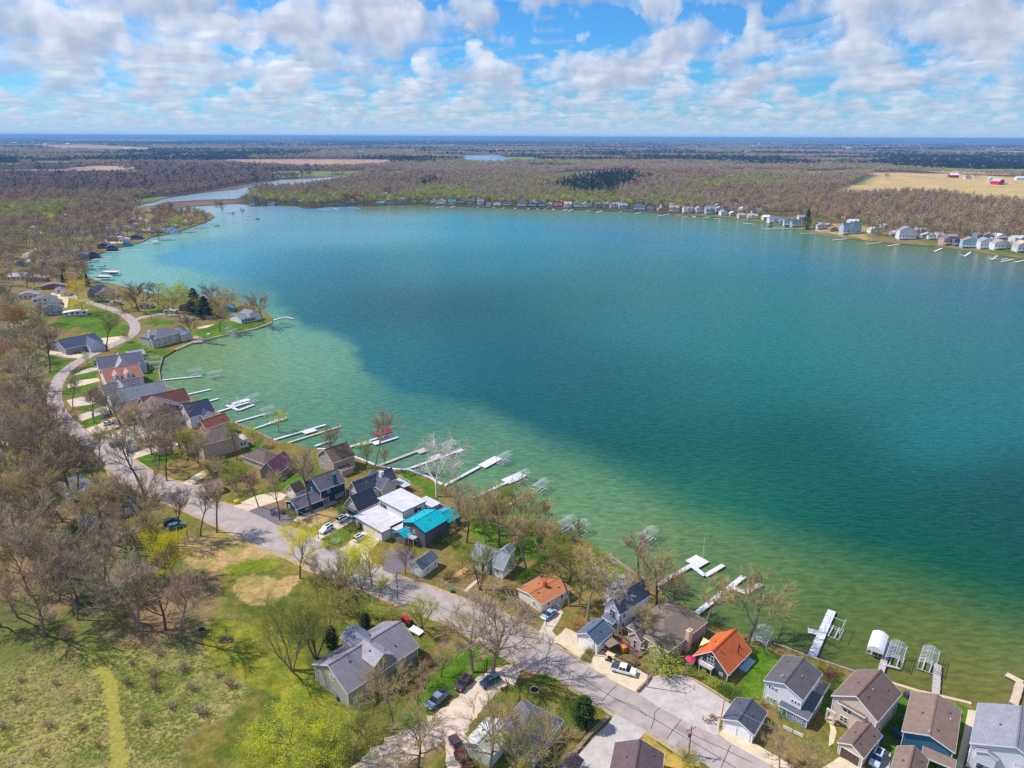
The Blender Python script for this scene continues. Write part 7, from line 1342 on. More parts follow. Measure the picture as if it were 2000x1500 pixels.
class Tree:
    def __init__(s, seed): s.r = random.Random(seed); s.wood = MB(); s.tw = MB(); s.tips = []
    def branch(s, p, d, L, rad_, lvl, maxl, kids, up, spread, segs=3):
        r = s.r; pts = [(p, rad_)]; dd = d.copy(); q = p.copy()
        for i in range(segs):
            dd = (dd + rvec(r) * .16 + Vector((0, 0, up * (.10 if lvl else .02)))).normalized(); q = q + dd * (L / segs); pts.append((q.copy(), rad_ * (1 - .62 * (i + 1) / segs)))
        n = 6 if lvl == 0 else (5 if lvl == 1 else 3)
        for (a, ra), (b_, rb) in zip(pts[:-1], pts[1:]): s.wood.tube(a, b_, ra, rb, n, cap=False)
        if lvl >= maxl: s.tips.append((q, dd, L)); s.tips.append((pts[1][0], dd, L)); return
        k = kids[lvl]
        for i in range(k):
            t = (s.forks if lvl == 0 else .3) + (1 - (s.forks if lvl == 0 else .3)) * (i + r.random() * .7) / k; t = min(t, .99); f = t * segs; j = int(f); a = pts[j][0].lerp(pts[j + 1][0], f - j); ra = pts[j][1] + (pts[j + 1][1] - pts[j][1]) * (f - j)
            side = dd.cross(rvec(r)).normalized() if lvl else Vector((math.cos(i * 2.4 + s.ph), math.sin(i * 2.4 + s.ph), 0)); ang = spread[lvl] * r.uniform(.75, 1.25)
            nd = (dd * math.cos(ang) + side * math.sin(ang)).normalized()
            s.branch(a, nd, L * s.ratio[lvl] * r.uniform(.75, 1.15) * (1.15 - .45 * t if lvl == 0 else 1), ra * .62, lvl + 1, maxl, kids, up, spread)
        if lvl > 0: s.tips.append((q, dd, L))
    def sprays(s, n, size, width, droop=0.0):
        r = s.r
        for q, d, L in s.tips:
            for i in range(n):
                dd = (d + rvec(r) * .75 + Vector((0, 0, .15 - droop))).normalized(); L2 = size * r.uniform(.5, 1.2); o = dd.cross(rvec(r)).normalized() * width * .5; m = q + dd * L2 * .55 + rvec(r) * .08; e = q + dd * L2
                st = q - d * r.random() * L * .5
                s.tw.quad(st - o, st + o, m + o * .7, m - o * .7); s.tw.quad(m - o * .7, m + o * .7, e)
                f = (dd + rvec(r) * .8).normalized(); s.tw.quad(m - o * .5, m + o * .5, m + f * L2 * .5)
    def leaves(s, n, size, jit):
        r = s.r
        for q, d, L in s.tips:
            for i in range(n):
                c = q + d * r.uniform(-.4, .8) * jit + rvec(r) * jit * r.random() ** .5; a = rvec(r); b_ = a.cross(rvec(r)).normalized(); z = size * r.uniform(.5, 1.3)
                s.tw.quad(c - a * z * .5, c + b_ * z * .45, c + a * z * .5)
MESH_T = {}
def grow(kind, seed):
    k = (kind, seed)
    if k in MESH_T: return MESH_T[k]
    t = Tree(seed * 7 + hash(kind) % 1 + 3); r = t.r; t.ph = r.uniform(0, 6); t.forks = .3; t.ratio = (.62, .6, .6, .6); H = 18.0
    if kind == 'oak':        # wide spreading crown
        t.forks = .30; t.branch(Vector(), Vector((r.uniform(-.08, .08), r.uniform(-.08, .08), 1)).normalized(), 13.5, .42, 0, 3, (8, 5, 5), .9, (.85, .7, .7)); t.sprays(5, 1.6, .06); t.leaves(3, .18, .8)
    elif kind == 'slim':     # forest grown, tall stem
        t.forks = .5; t.ratio = (.38, .6, .6); t.branch(Vector(), Vector((r.uniform(-.1, .1), r.uniform(-.1, .1), 1)).normalized(), 15.5, .30, 0, 3, (9, 4, 4), 1.2, (.6, .65, .7), 5); t.sprays(5, 1.4, .055); t.leaves(2, .16, .7)
    elif kind == 'vase':     # several stems, upright fan, fine foliage
        for i in range(4):
            a = i * 1.6 + t.ph; t.forks = .25; t.ratio = (.5, .6, .6); t.branch(Vector((math.cos(a) * .2, math.sin(a) * .2, 0)), Vector((math.cos(a) * .32, math.sin(a) * .32, 1)).normalized(), 13, .22, 0, 3, (6, 4, 3), 1.3, (.5, .55, .6), 4)
        t.sprays(4, 1.4, .045); t.leaves(9, .2, 1.0)
    elif kind == 'leafy':
        t.forks = .2; t.branch(Vector(), Vector((0, 0, 1)), 14, .3, 0, 3, (9, 5, 4), .9, (.75, .7, .7)); t.sprays(2, .9, .04); t.leaves(26, .27, 1.2)
    elif kind == 'syc':
        t.forks = .28; t.ratio = (.55, .6, .6); t.branch(Vector(), Vector((0, 0, 1)), 14.5, .36, 0, 3, (9, 5, 4), .5, (.8, .7, .8), 4); t.sprays(4, 1.5, .05)
    elif kind == 'shrub':
        H = 3.0; t.forks = .1; t.ratio = (.8, .7)
        for i in range(7): a = i * .9; t.branch(Vector((math.cos(a) * .3, math.sin(a) * .3, 0)), Vector((math.cos(a) * .6, math.sin(a) * .6, 1)).normalized(), 2.0, .05, 0, 1, (4,), .6, (.6,))
        t.sprays(5, .7, .03); t.leaves(26, .2, .55)
    elif kind == 'brush':
        H = 3.0; t.forks = .1; t.ratio = (.8, .7)
        for i in range(8): a = i * .8; t.branch(Vector((math.cos(a) * .3, math.sin(a) * .3, 0)), Vector((math.cos(a) * .5, math.sin(a) * .5, 1)).normalized(), 2.2, .045, 0, 1, (5,), .6, (.5,))
        t.sprays(10, .8, .03); t.leaves(4, .1, .5)
    elif kind in ('spruce', 'arb'):
        H = 18.0 if kind == 'spruce' else 7.0; R = 4.4 if kind == 'spruce' else 2.3; t.wood.tube((0, 0, 0), (0, 0, H * .95), .3 if kind == 'spruce' else .14, .03, 6); n = 300 if kind == 'spruce' else 340
        for i in range(n):
            u = (i + r.random()) / n; z = H * (.08 + .9 * u) if kind == 'spruce' else H * (.02 + .97 * u); w = R * ((1 - u) ** .8 if kind == 'spruce' else math.sin(math.pi * min(1, (.18 + .82 * u))) ** .6 * (1 - .25 * u)) * r.uniform(.7, 1.12); a = r.uniform(0, 6.28); dr = Vector((math.cos(a), math.sin(a), -.22 if kind == 'spruce' else .35)).normalized()
            for j in range(11 if kind == 'spruce' else 13):
                f = r.uniform(.35, 1.0) * w; c = Vector((0, 0, z)) + dr * f + rvec(r) * .28; s_ = r.uniform(.25, .6) * (1 if kind == 'spruce' else .55); sd = dr.cross(Vector((0, 0, 1))) * s_ * .45 + Vector((0, 0, r.uniform(-.1, .1))); t.tw.quad(c - sd, c + sd, c + dr * s_ * 1.4 + Vector((0, 0, -.1)))
    elif kind == 'mid':      # lighter version for trees several hundred metres off
        t.forks = .28; t.branch(Vector(), Vector((r.uniform(-.06, .06), r.uniform(-.06, .06), 1)).normalized(), 13, .34, 0, 2, (9, 5), .9, (.8, .75)); t.sprays(13, 2.2, .09)
    elif kind == 'midleaf':
        t.forks = .18; t.branch(Vector(), Vector((0, 0, 1)), 13, .3, 0, 2, (10, 6), .9, (.78, .75)); t.sprays(3, 1.5, .07); t.leaves(24, .6, 1.7)
    cr = t.tw.mesh('crown', None); tm = t.wood.mesh('trunk', None)
    z = max((v[2] for v in t.tw.v), default=H)
    MESH_T[k] = (tm, cr, z, {}); return MESH_T[k]
TREES = []
def tree_obj(kind, seed, p, h, tw, bark, label, wide=1.0, rot=None, name='tree', cat='tree', group=None, lean=None):
    tm, cr, z0, cache = grow(kind, seed); s = h / z0
    root = empty(name, p, rot if rot is not None else RNG.uniform(0, 6.28), label, cat, group); root.scale = (s * wide, s * wide, s)
    if lean: root.rotation_euler = (lean[0], lean[1], root.rotation_euler[2])
    for nm, me, m in (('trunk', tm, BARK[bark]), ('crown', cr, TW[tw])):
        kk = (nm, m.name)
        if kk not in cache:
            c = me.copy(); c.name = nm; c.materials.append(m); cache[kk] = c
        link(nm, cache[kk], root)
    TREES.append((p.x, p.y)); return root
def T(x, y, ytop, kind, tw, label, bark='dark', wide=1.0, seed=None, lean=None, name='tree', cat='tree', hmul=1.0):
    p = G(x, y); h = max(1.0, solve_h(p, ytop)) * hmul
    return tree_obj(kind, seed if seed is not None else (x + y) % (3 if kind in ('oak', 'slim', 'mid') else 2), p, h, tw, bark, label, wide, None, name, cat, None, lean)
for a_ in [
 (924, 1313, 1180, 'oak', 'tan', 'big spreading budding tree over the lawn beside the long grey barn', 'grey', 1.3, 0), (963, 1313, 1145, 'oak', 'grey', 'tall bare tree with pale blue pipe at its foot by the lane', 'grey', 1.25, 1),
 (816, 1500, 1372, 'oak', 'tan', 'bare branching tree at the bottom edge beside the lane'), (955, 1502, 1345, 'oak', 'tan', 'bare tree at the bottom edge beyond the lane', 'grey'), (768, 1424, 1300, 'oak', 'tan', 'greenish budding tree in front of the barn end door', 'grey', .9),
 (571, 1309, 1150, 'vase', 'olive', 'fan shaped olive green tree left of the barn', 'grey', 1.0), (617, 1287, 1152, 'vase', 'olive', 'fan shaped greener tree close behind the barn gable', 'dark', 1.0),
 (560, 1515, 1368, 'leafy', 'yellow', 'broad bright yellow green tree at the bottom edge', 'dark', 1.45), (635, 1500, 1385, 'leafy', 'lime', 'lime green tree right of the broad yellow green one', 'dark', 1.25), (497, 1520, 1420, 'leafy', 'yellow', 'yellow green tree at the bottom edge left of the broad one', 'dark', 1.0),
 (600, 1470, 1380, 'leafy', 'lime', 'pale lime crown behind the broad yellow green tree', 'dark', 1.4), (660, 1540, 1420, 'leafy', 'lime', 'lime tree cut by the bottom edge right of the broad one', 'dark', 1.3), (402, 437, 412, 'mid', 'brown', 'dark bare tree on the marina bank', 'dark', 1.4), (372, 446, 420, 'mid', 'tan', 'tan tree behind the bay docks near the marina', 'dark', 1.4), (486, 402, 376, 'mid', 'brown', 'bare tree at the tip of the inlet mouth', 'dark', 1.4), (500, 401, 372, 'mid', 'grey', 'taller bare tree just right of the inlet tip', 'dark', 1.4), (392, 428, 402, 'midleaf', 'olive', 'olive tree at the end of the marina grass', 'dark', 1.2),
 (586, 1130, 1022, 'leafy', 'bright', 'slender bright yellow tree on the street edge', 'dark', 1.1), (675, 1132, 1034, 'leafy', 'lime', 'pale lime tree beside the shared drive', 'dark', .85), (727, 1143, 1036, 'leafy', 'bright', 'yellow flowering tree before the flat roofed house', 'grey', 1.0), (706, 1150, 1075, 'vase', 'yellow', 'smaller yellow tree left of the copper one', 'grey', 1.0),
 (622, 1146, 1072, 'slim', 'grey', 'thin bare sapling between two yellow street trees', 'grey'), (664, 1150, 1090, 'brush', 'tan', 'tan thicket on the near street edge', 'grey', 1.2), (792, 1121, 1046, 'leafy', 'copper', 'copper leaved tree beside the small grey roofed garage', 'dark', .75),
 (322, 1150, 1030, 'leafy', 'bright', 'narrow vivid yellow tree at the wood edge', 'dark', 1.05), (347, 1150, 1060, 'slim', 'tan', 'bare tree right behind the vivid yellow tree', 'grey'), (355, 1246, 1098, 'slim', 'brown', 'tall bare tree above the shaded mown lawn', 'grey', 1.2),
 (853, 970, 845, 'syc', 'white', 'white limbed sycamore by the seawall lawn', 'white', 1.15), (731, 921, 798, 'slim', 'grey', 'tall pale tree standing at the white seawall', 'grey', .9), (755, 919, 872, 'slim', 'tan', 'slender tree right of the tall pale seawall tree', 'dark'), (717, 909, 850, 'vase', 'olive', 'slender budding tree left of the tall pale seawall tree', 'dark', .8),
 (641, 921, 836, 'slim', 'brown', 'dark bare tree at the corner of the brown two storey house', 'dark', 1.1), (610, 1002, 862, 'slim', 'grey', 'very tall straight bare tree in front of the dark teal house', 'dark', .9), (546, 1016, 925, 'slim', 'tan', 'tall bare tree on the dark asphalt drive', 'dark', 1.0), (505, 990, 912, 'slim', 'grey', 'bare tree on the lawn left of the asphalt drive', 'dark'),
 (911, 1060, 958, 'oak', 'tan', 'dark spreading tree right of the teal roof', 'dark', 1.0), (975, 1069, 962, 'slim', 'tan', 'straight dark tree behind the white cottage', 'dark', 1.2), (949, 1062, 980, 'slim', 'tan', 'slim tree between the teal roof and the white cottage', 'grey'), (1028, 1112, 990, 'slim', 'tan', 'forked grey tree beside the long green hedge', 'grey', 1.3),
 (937, 1151, 1046, 'vase', 'olive', 'leafing tree in front of the white cottage', 'dark', .8), (905, 1120, 1062, 'leafy', 'lime', 'round pale green tree left of the white cottage', 'dark', .9), (1000, 1120, 1085, 'leafy', 'lime', 'small pale green tree at the right cottage corner', 'dark', .9), (1058, 1090, 1000, 'oak', 'tan', 'grey brown thicket tree by the two ribbed lifts', 'grey', .9),
 (1113, 1184, 1052, 'slim', 'olive', 'tall leafing tree behind the rusty ranch roof', 'grey', 1.1), (1148, 1213, 1070, 'slim', 'tan', 'tall tan tree between the ranch and the small garage', 'grey', 1.35), (1130, 1180, 1080, 'oak', 'olive', 'broad budding tree behind the rusty ranch roof', 'grey', .9), (1170, 1150, 1090, 'vase', 'olive', 'green tan tree at the lawn above the tall white house', 'grey', .9),
 (1249, 1131, 1022, 'slim', 'grey', 'tall bare tree standing before the open water', 'dark', 1.2), (1284, 1197, 1052, 'oak', 'tan', 'bare tree behind the weathered brown roof', 'dark', .9), (1311, 1194, 1095, 'oak', 'tan', 'dark leaning tree by the dock with the mast', 'dark', .9), (1375, 1233, 1112, 'slim', 'tan', 'bare tan tree beside the long hooked dock', 'grey', 1.2),
 (1215, 1241, 1120, 'slim', 'white', 'pale leaning trunk beside the weathered brown roof', 'grey', 1.2, 1, (.05, .22)), (1462, 1251, 1120, 'oak', 'tan', 'large grey tree leaning over the water right of the orange roof', 'grey', 1.05, 2, (.05, .38)),
 (1262, 1262, 1165, 'slim', 'tan', 'thin budding tree in front of the weathered brown roof', 'dark', 1.1),
 (713, 1226, 1196, 'arb', 'ever', 'dark round evergreen behind the long barn', 'dark', 1.2), (649, 1266, 1222, 'arb', 'ever', 'dark evergreen column against the barn roof', 'dark', .9), (1138, 1416, 1360, 'arb', 'ever', 'dense dark evergreen on the three cornered lawn', 'dark', 1.15), (382, 610, 562, 'spruce', 'pine', 'tall dark spruce on the green point', 'dark', 1.9), (402, 620, 578, 'spruce', 'pine', 'broader dark spruce right behind the tall one', 'dark', 2.4),
 (1290, 1310, 1262, 'shrub', 'lime', 'large yellow green bush by the timber terrace', 'dark', 1.2), (1522, 1500, 1425, 'oak', 'tan', 'bare tan tree at the bottom edge by the white rail fence', 'grey', 1.0), (1580, 1515, 1440, 'oak', 'tan', 'second bare tan tree at the bottom right edge', 'grey', 1.0), (1052, 1522, 1378, 'oak', 'tan', 'wide budding crown in front of the slate hip roof', 'grey', 1.05), (1000, 1530, 1400, 'oak', 'olive', 'budding tree left of the slate hip roof', 'grey', .9),
 (347, 1061, 950, 'slim', 'grey', 'bare tree with long shadow between drive and parked cars', 'dark', .9), (392, 1047, 940, 'slim', 'grey', 'middle of three bare trees on the tan verge', 'dark', .9), (424, 1040, 928, 'slim', 'tan', 'right of three bare trees on the tan verge', 'dark', 1.1), (287, 1064, 905, 'oak', 'brown', 'forked dark tree rising above the vivid yellow tree', 'dark', .8), (326, 939, 845, 'slim', 'brown', 'leaning bare tree at the bright lawn corner', 'dark', 1.1, 0, (0, -.18)),
 (282, 972, 832, 'slim', 'grey', 'tall bare tree at the street bend with curved limbs', 'dark', 1.1, 2, (0, -.15)), (142, 974, 812, 'oak', 'brown', 'huge dark spreading tree in front of the white cottage', 'dark', 1.0), (67, 1018, 880, 'slim', 'brown', 'dark bare tree left of the white cottage', 'dark', 1.3), (49, 876, 776, 'slim', 'brown', 'tall tree beside the pale lane at the left edge', 'dark', 1.2), (97, 727, 640, 'slim', 'brown', 'tall bare tree on the left lawn by the pale drive', 'dark', 1.5),
 (208, 687, 608, 'slim', 'olive', 'slender leafing tree where the drive meets the street', 'dark', 1.3), (173, 715, 683, 'leafy', 'blossom', 'white blossoming tree beside the small lawn', 'grey', .7), (247, 668, 645, 'midleaf', 'orange', 'orange tinted tree by the large grey house', 'grey', 1.1), (152, 678, 660, 'midleaf', 'orange', 'orange tree in front of the navy roofed house', 'dark', 1.1),
 (160, 613, 568, 'leafy', 'bright', 'round yellow green tree behind the left lawn', 'dark', 1.9), (155, 584, 536, 'leafy', 'gold', 'bright golden tree above the round yellow green one', 'dark', 1.5), (341, 612, 545, 'midleaf', 'lime', 'wide pale green tree on the point', 'grey', 1.5), (270, 607, 545, 'mid', 'brown', 'tall dark bare tree by the point road', 'dark', 1.3), (240, 605, 560, 'mid', 'tan', 'leaning budding tree at the street bend', 'dark', 1.2), (258, 600, 565, 'midleaf', 'olive', 'olive budding tree by the street bend', 'dark', 1.1),
 (300, 585, 545, 'mid', 'brown', 'bare tree on the point shore', 'dark', 1.3), (375, 662, 605, 'mid', 'brown', 'purple brown bare tree beside the large grey house', 'dark', 1.0), (430, 648, 580, 'mid', 'tan', 'tan tree on the lawn of the point', 'grey', 1.0), (422, 600, 545, 'mid', 'grey', 'tall grey tree behind the spruces', 'grey', 1.0), (449, 602, 560, 'midleaf', 'tan', 'flat topped tan tree at the point shore', 'dark', 1.7), (516, 632, 556, 'mid', 'grey', 'tall airy bare tree at the tip of the point', 'grey', 1.0),
 (328, 660, 690, 'midleaf', 'blossom', 'small pale blossoming tree before the large grey house', 'grey', .8), (331, 672, 654, 'midleaf', 'blossom', 'pale green blossoming tree at the patio of the grey house', 'grey', .7), (435, 415, 389, 'mid', 'brown', 'dark bare tree standing in the marina shallows', 'dark', 1.4), (455, 424, 412, 'mid', 'tan', 'left small tree on the sandbar', 'dark', 1.0), (474, 422, 404, 'mid', 'tan', 'right taller tree on the sandbar', 'dark', 1.0),
 (100, 441, 412, 'leafy', 'bright', 'round yellow tree in the upper left woods', 'dark', 1.8), (155, 452, 426, 'leafy', 'bright', 'second yellow tree nearer the bay', 'dark', 1.9), (130, 395, 380, 'midleaf', 'lime', 'small lime tree before the dark far wood', 'dark', 1.6), (170, 480 - 98, 367, 'midleaf', 'green', 'round green tree by the far inlet cabin', 'dark', 1.2), (230, 386, 369, 'midleaf', 'lime', 'round light green tree beside the inlet', 'dark', 1.2),
 (310, 468, 435, 'mid', 'tan', 'rounded tan tree by the marina bend', 'dark', 1.5), (345, 453, 416, 'midleaf', 'lime', 'willow green tree near the marina grass', 'dark', 1.2), (230, 478, 436, 'mid', 'grey', 'bare tree above the left bay cottages', 'dark', 1.1), (178, 492, 465, 'midleaf', 'orange', 'orange brown tree at the left bay corner', 'dark', 1.0), (120, 545, 500, 'mid', 'tan', 'wide tan tree over the left bay houses', 'dark', 1.6), (100, 540, 505, 'mid', 'brown', 'brown tree left of the wide tan one', 'dark', 1.5), (145, 525, 480, 'mid', 'grey', 'grey bare tree by the white front stair', 'dark', 1.2),
 (125, 560, 535, 'spruce', 'pine', 'dark conifer left of the golden tree', 'dark', 1.3), (172, 560, 535, 'spruce', 'pine', 'dark conifer right of the golden tree', 'dark', 1.2), (1008, 402, 386, 'midleaf', 'olive', 'yellow green tree behind the far grey gabled house', 'dark', 1.3), (1098, 396, 372, 'midleaf', 'olive', 'rounded olive tree over the far peach roofs', 'dark', 1.4), (1338, 402, 388, 'midleaf', 'gold', 'golden round tree above the far white house', 'dark', 1.3),
 (1224, 396, 386, 'midleaf', 'orange', 'small orange tree behind the far blue house', 'dark', 1.3), (1192, 392, 366, 'midleaf', 'red', 'reddish brown round tree before the pine stand', 'dark', 1.3), (1575, 448, 408, 'spruce', 'ever', 'dark green conifer between the far blue houses', 'dark', 1.4), (700, 398, 372, 'midleaf', 'red', 'red brown tree by the navy boathouse', 'dark', 1.3), (672, 398, 366, 'midleaf', 'olive', 'pale yellow green tree by the far boathouse', 'dark', 1.5), (718, 397, 386, 'midleaf', 'maroon', 'small dark red tree on the far shore', 'dark', 1.2),
 (1975, 494, 462, 'syc', 'white', 'white limbed tree leaning on the far lawn', 'white', .8), (1586, 352, 372, 'midleaf', 'red', 'deep red tree in the far woods', 'dark', 1.0), (1690, 341, 330, 'midleaf', 'yellow', 'yellow tree beside the far farmhouse', 'dark', 1.5), (1905, 349, 334, 'midleaf', 'tan', 'round tan tree behind the far farm', 'dark', 1.4), (1888, 350, 338, 'midleaf', 'tan', 'smaller round tan tree behind the far farm', 'dark', 1.3), (1732, 350, 336, 'midleaf', 'tan', 'tan tree at the field edge by the farmhouse', 'dark', 1.3),
 (130, 1120, 1075, 'leafy', 'pink', 'pink redbud in the near wood', 'dark', .9), (25, 1050, 1020, 'leafy', 'pink', 'pink redbud near the left edge', 'dark', .9), (163, 1115, 1085, 'leafy', 'pink', 'small magenta redbud in the wood', 'dark', .8), (215, 985, 935, 'arb', 'ever', 'dark evergreen beside the white cottage', 'dark', 1.4), (232, 1000, 955, 'arb', 'ever', 'dark evergreen at the street edge under bare limbs', 'dark', 1.0), (30, 655, 638, 'midleaf', 'pink', 'pink flowering tree in the left thicket', 'dark', 1.0), (16, 700, 662, 'midleaf', 'red', 'rusty red crown at the left edge', 'dark', 1.6),
]:
    if a_[2] < a_[1]: T(*a_)
# shrubs and hedges
for x, y, s, c, l in [(670, 1003, 3.6, 'green', 'round dark green bush beside the dark teal house'), (1486, 1371, 2.2, 'lime', 'yellow green ball shrub left of the white two storey house'), (1525, 1392, 2.4, 'lime', 'yellow green ball shrub in front of the white two storey house'), (1617, 1325, 3.4, 'maroon', 'dark red shrub at the deck of the white house'), (1610, 1342, 2.6, 'copper', 'rusty shrub below the deck of the white house'),
   (1392, 1338, 2.0, 'lime', 'first yellow shrub along the gravel lot edge'), (1410, 1350, 2.2, 'green', 'second shrub along the gravel lot edge'), (1426, 1360, 3.2, 'hedge', 'large bright shrub above the double garage'), (1362, 1322, 1.6, 'lime', 'low yellow shrub by the pot stones'), (1352, 1312, 1.5, 'green', 'small green shrub by the magenta umbrella'),
   (1342, 1487, 2.8, 'olive', 'olive bush at the foot of the transformer pole'), (1130, 1228, 3.0, 'orange', 'orange bush beside the small garage'), (1142, 1290, 1.4, 'green', 'small green shrub at the cream pad corner'), (1150, 1276, 1.5, 'green', 'dark green shrub under the slim pole'), (640, 1070, 2.4, 'green', 'dark shrub at the lawn by the street'), (655, 1062, 1.8, 'blossom', 'pale flowering shrub at the lawn by the street'),
   (690, 1035, 2.6, 'olive', 'brown green shrub on the shared drive lawn'), (845, 1050, 2.4, 'maroon', 'reddish shrub at the foot of the teal roofed house'), (862, 1060, 3.0, 'hedge', 'bright green shrub right of the teal roofed house'), (878, 1132, 2.6, 'ever', 'dark green shrub by the pale rail fence'), (892, 1070, 3.2, 'hedge', 'second bright green shrub right of the teal roofed house'), (1024, 1206, 3.0, 'maroon', 'red twigged shrub by the street before the ranch'),
   (980, 1118, 2.2, 'pine', 'dark shrub at the cottage corner'), (1665, 1470 - 28, 1.2, 'green', 'green shrub beside the curved walk'), (527, 915, 3.4, 'olive', 'olive thicket by the pink red roof'), (556, 1002, 1.8, 'green', 'green shrub at the teal garage front'), (568, 1006, 1.6, 'olive', 'dry shrub at the teal garage front'), (448, 922, 4.5, 'olive', 'wide olive thicket below the large tan house'), (468, 935, 4.2, 'green', 'green thicket by the tiny pink roofed cottage'), (410, 925, 4.2, 'olive', 'yellowish thicket below the tan house wall'), (430, 908, 3.6, 'tan', 'tan thicket against the tan house'),
   (488, 940, 3.6, 'maroon', 'purplish brush beside the green thicket'), (1310, 1320, 2.0, 'copper', 'brown shrub beside the yellow green bush'), (1222, 1480, 1.8, 'copper', 'rust coloured plant on the yellow lawn'), (1120, 1440, 2.2, 'tan', 'dry shrub beside the slate hip roof'), (770, 1210, 3.2, 'olive', 'olive thicket behind the barn'), (735, 1205, 4.0, 'lime', 'yellow green thicket behind the barn'), (790, 1330, 3.6, 'tan', 'tan thicket against the barn wall'), (830, 1300, 3.4, 'copper', 'brown thicket at the barn corner'), (760, 1350, 4.0, 'tan', 'second tan thicket against the barn wall'), (700, 1200, 4.5, 'olive', 'budding thicket left of the tractor'), (680, 1172, 4.0, 'tan', 'grey tan thicket near the brown pole'),
   (545, 800, 6, 'yellow', 'yellow green crown over the white moored boat'), (500, 832, 6.5, 'lime', 'bright green leafing tree at the shore'), (150, 1035, 3.2, 'green', 'green bush beside the low pale addition'), (165, 975, 3.0, 'lime', 'pale green bush before the white cottage'), (150, 1370, 1.2, 'green', 'small bush in the meadow')]:
    if y > 790 and s > 5: T(x, y + 42, y - 6, 'leafy', c, l, 'dark', 1.1); continue
    tree_obj('shrub', (x + y) % 2, G(x, y), s, c, 'grey', l, 1.15 if s > 3 else 1.4, None, 'shrub', 'shrub')
def hedge(label, pts, w, h):
    P = [G(*q) for q in pts]; r = empty('hedge', P[0], 0, label, 'hedge'); mb = MB(); rr_ = random.Random(3)
    for a, b_ in zip(P[:-1], P[1:]):
        L = (b_ - a).length
        for i in range(int(L * 260)):
            c = a.lerp(b_, rr_.random()) - P[0] + Vector((rr_.uniform(-w, w), rr_.uniform(-w, w), 0)) * .5; c.z = h * rr_.random() ** .6; u = rvec(rr_); v = u.cross(rvec(rr_)).normalized(); mb.quad(c - u * .13, c + v * .12, c + u * .13)
    o = mb.build('foliage', TW['hedge'], r)
hedge('long bright green hedge between the cottage and the rusty roof', [(1012, 1142), (1040, 1120), (1066, 1098)], 1.7, 2.2)
hedge('dark hedge at the dark cars by the street bend', [(184, 591), (200, 592), (206, 591)], 3, 2)
# individuals scattered through the woods and gardens
def short(l): 
    w = l.split(); n = next((i for i, q in enumerate(w) if i > 2 and q in ('with', 'by', 'beside', 'near', 'behind', 'in', 'on', 'at', 'cut', 'below', 'under', 'right', 'left', 'of', 'close', 'and', 'among', 'between', 'reaching', 'close')), min(7, len(w))); return ' '.join(w[:min(n, 7)])
HN = np.array([(h[0], h[1]) for h in HOUSES]); HR = np.array([h[2] for h in HOUSES])
BL = [np.array(b_) for b_ in BLOCKED]; BLB = [(b_[:, 0].min(), b_[:, 0].max(), b_[:, 1].min(), b_[:, 1].max()) for b_ in BL]
SH_N = [q for q in SHORE]
def free(x, y, gap=1.5, hgap=1.6):
    if inside1(x, y, SHORE) or dist1(x, y, SHORE) < gap: return False
    for P in PONDS:
        if inside1(x, y, P): return False
    if (np.hypot(HN[:, 0] - x, HN[:, 1] - y) < HR + hgap).any(): return False
    for b_, bb in zip(BL, BLB):
        if bb[0] - 1 < x < bb[1] + 1 and bb[2] - 1 < y < bb[3] + 1 and (inside1(x, y, b_) or dist1(x, y, b_) < 1.2): return False
    return True
rs = random.Random(21)
LOOK = {'brown': 'bare brown', 'grey': 'bare grey', 'tan': 'tan budding', 'olive': 'olive budding', 'lime': 'pale green', 'red': 'rusty red', 'orange': 'orange brown', 'green': 'green', 'pink': 'pink', 'yellow': 'yellow', 'pine': 'dark evergreen', 'blossom': 'white blossoming'}
def scatter(poly, n, kinds, tws, hr, mind, place, name='tree', wide=(.85, 1.2), barks=('dark', 'grey')):
    W_ = [G(*q) for q in poly]; P = [(p.x, p.y) for p in W_]; x0, x1 = min(p[0] for p in P), max(p[0] for p in P); y0, y1 = min(p[1] for p in P), max(p[1] for p in P); k = 0; tries = 0
    while k < n and tries < n * 60:
        tries += 1; x = rs.uniform(x0, x1); y = rs.uniform(y0, y1)
        if not inside1(x, y, P) or any((x - a) ** 2 + (y - b_) ** 2 < mind ** 2 for a, b_ in TREES) or not free(x, y): continue
        px_, py_ = proj((x, y, .8))
        if px_ < -30 or px_ > 2030 or py_ > 1560: continue
        h = rs.uniform(*hr); tw = rs.choice(tws); kd = rs.choice(kinds); i = int(np.argmin(np.hypot(HN[:, 0] - x, HN[:, 1] - y))); d = math.hypot(HN[i, 0] - x, HN[i, 1] - y)
        size = 'tall' if h > hr[0] + .66 * (hr[1] - hr[0]) else ('small' if h < hr[0] + .33 * (hr[1] - hr[0]) else 'middling')
        rel = ('behind' if y > HN[i, 1] + 4 else 'in front of') if abs(y - HN[i, 1]) > abs(x - HN[i, 0]) else ('right of' if x > HN[i, 0] else 'left of')
        lb = '%s %s %s ' % (size, LOOK[tw], 'tree' if name == 'tree' else 'bush') + ((rel + ' the ' + short(HOUSES[i][3])) if d < 45 else place)
        tree_obj(kd, rs.randrange(3 if kd in ('oak', 'slim', 'mid') else 2), Vector((x, y, hgt(x, y))), h, tw, rs.choice(barks), ' '.join(lb.split()[:12]), rs.uniform(*wide), None, name, name if name == 'tree' else 'bush', 'trees ' + place if name == 'tree' else 'bushes ' + place); k += 1
near_wood = [(0, 880), (90, 900), (120, 960), (250, 985), (260, 1060), (285, 1090), (330, 1165), (330, 1230), (270, 1258), (150, 1262), (-20, 1300)]
scatter(near_wood, 54, ('slim', 'slim', 'slim', 'oak'), ('brown', 'grey', 'grey', 'tan', 'tan'), (17, 25), 3.6, 'in the dense near wood at the left edge')
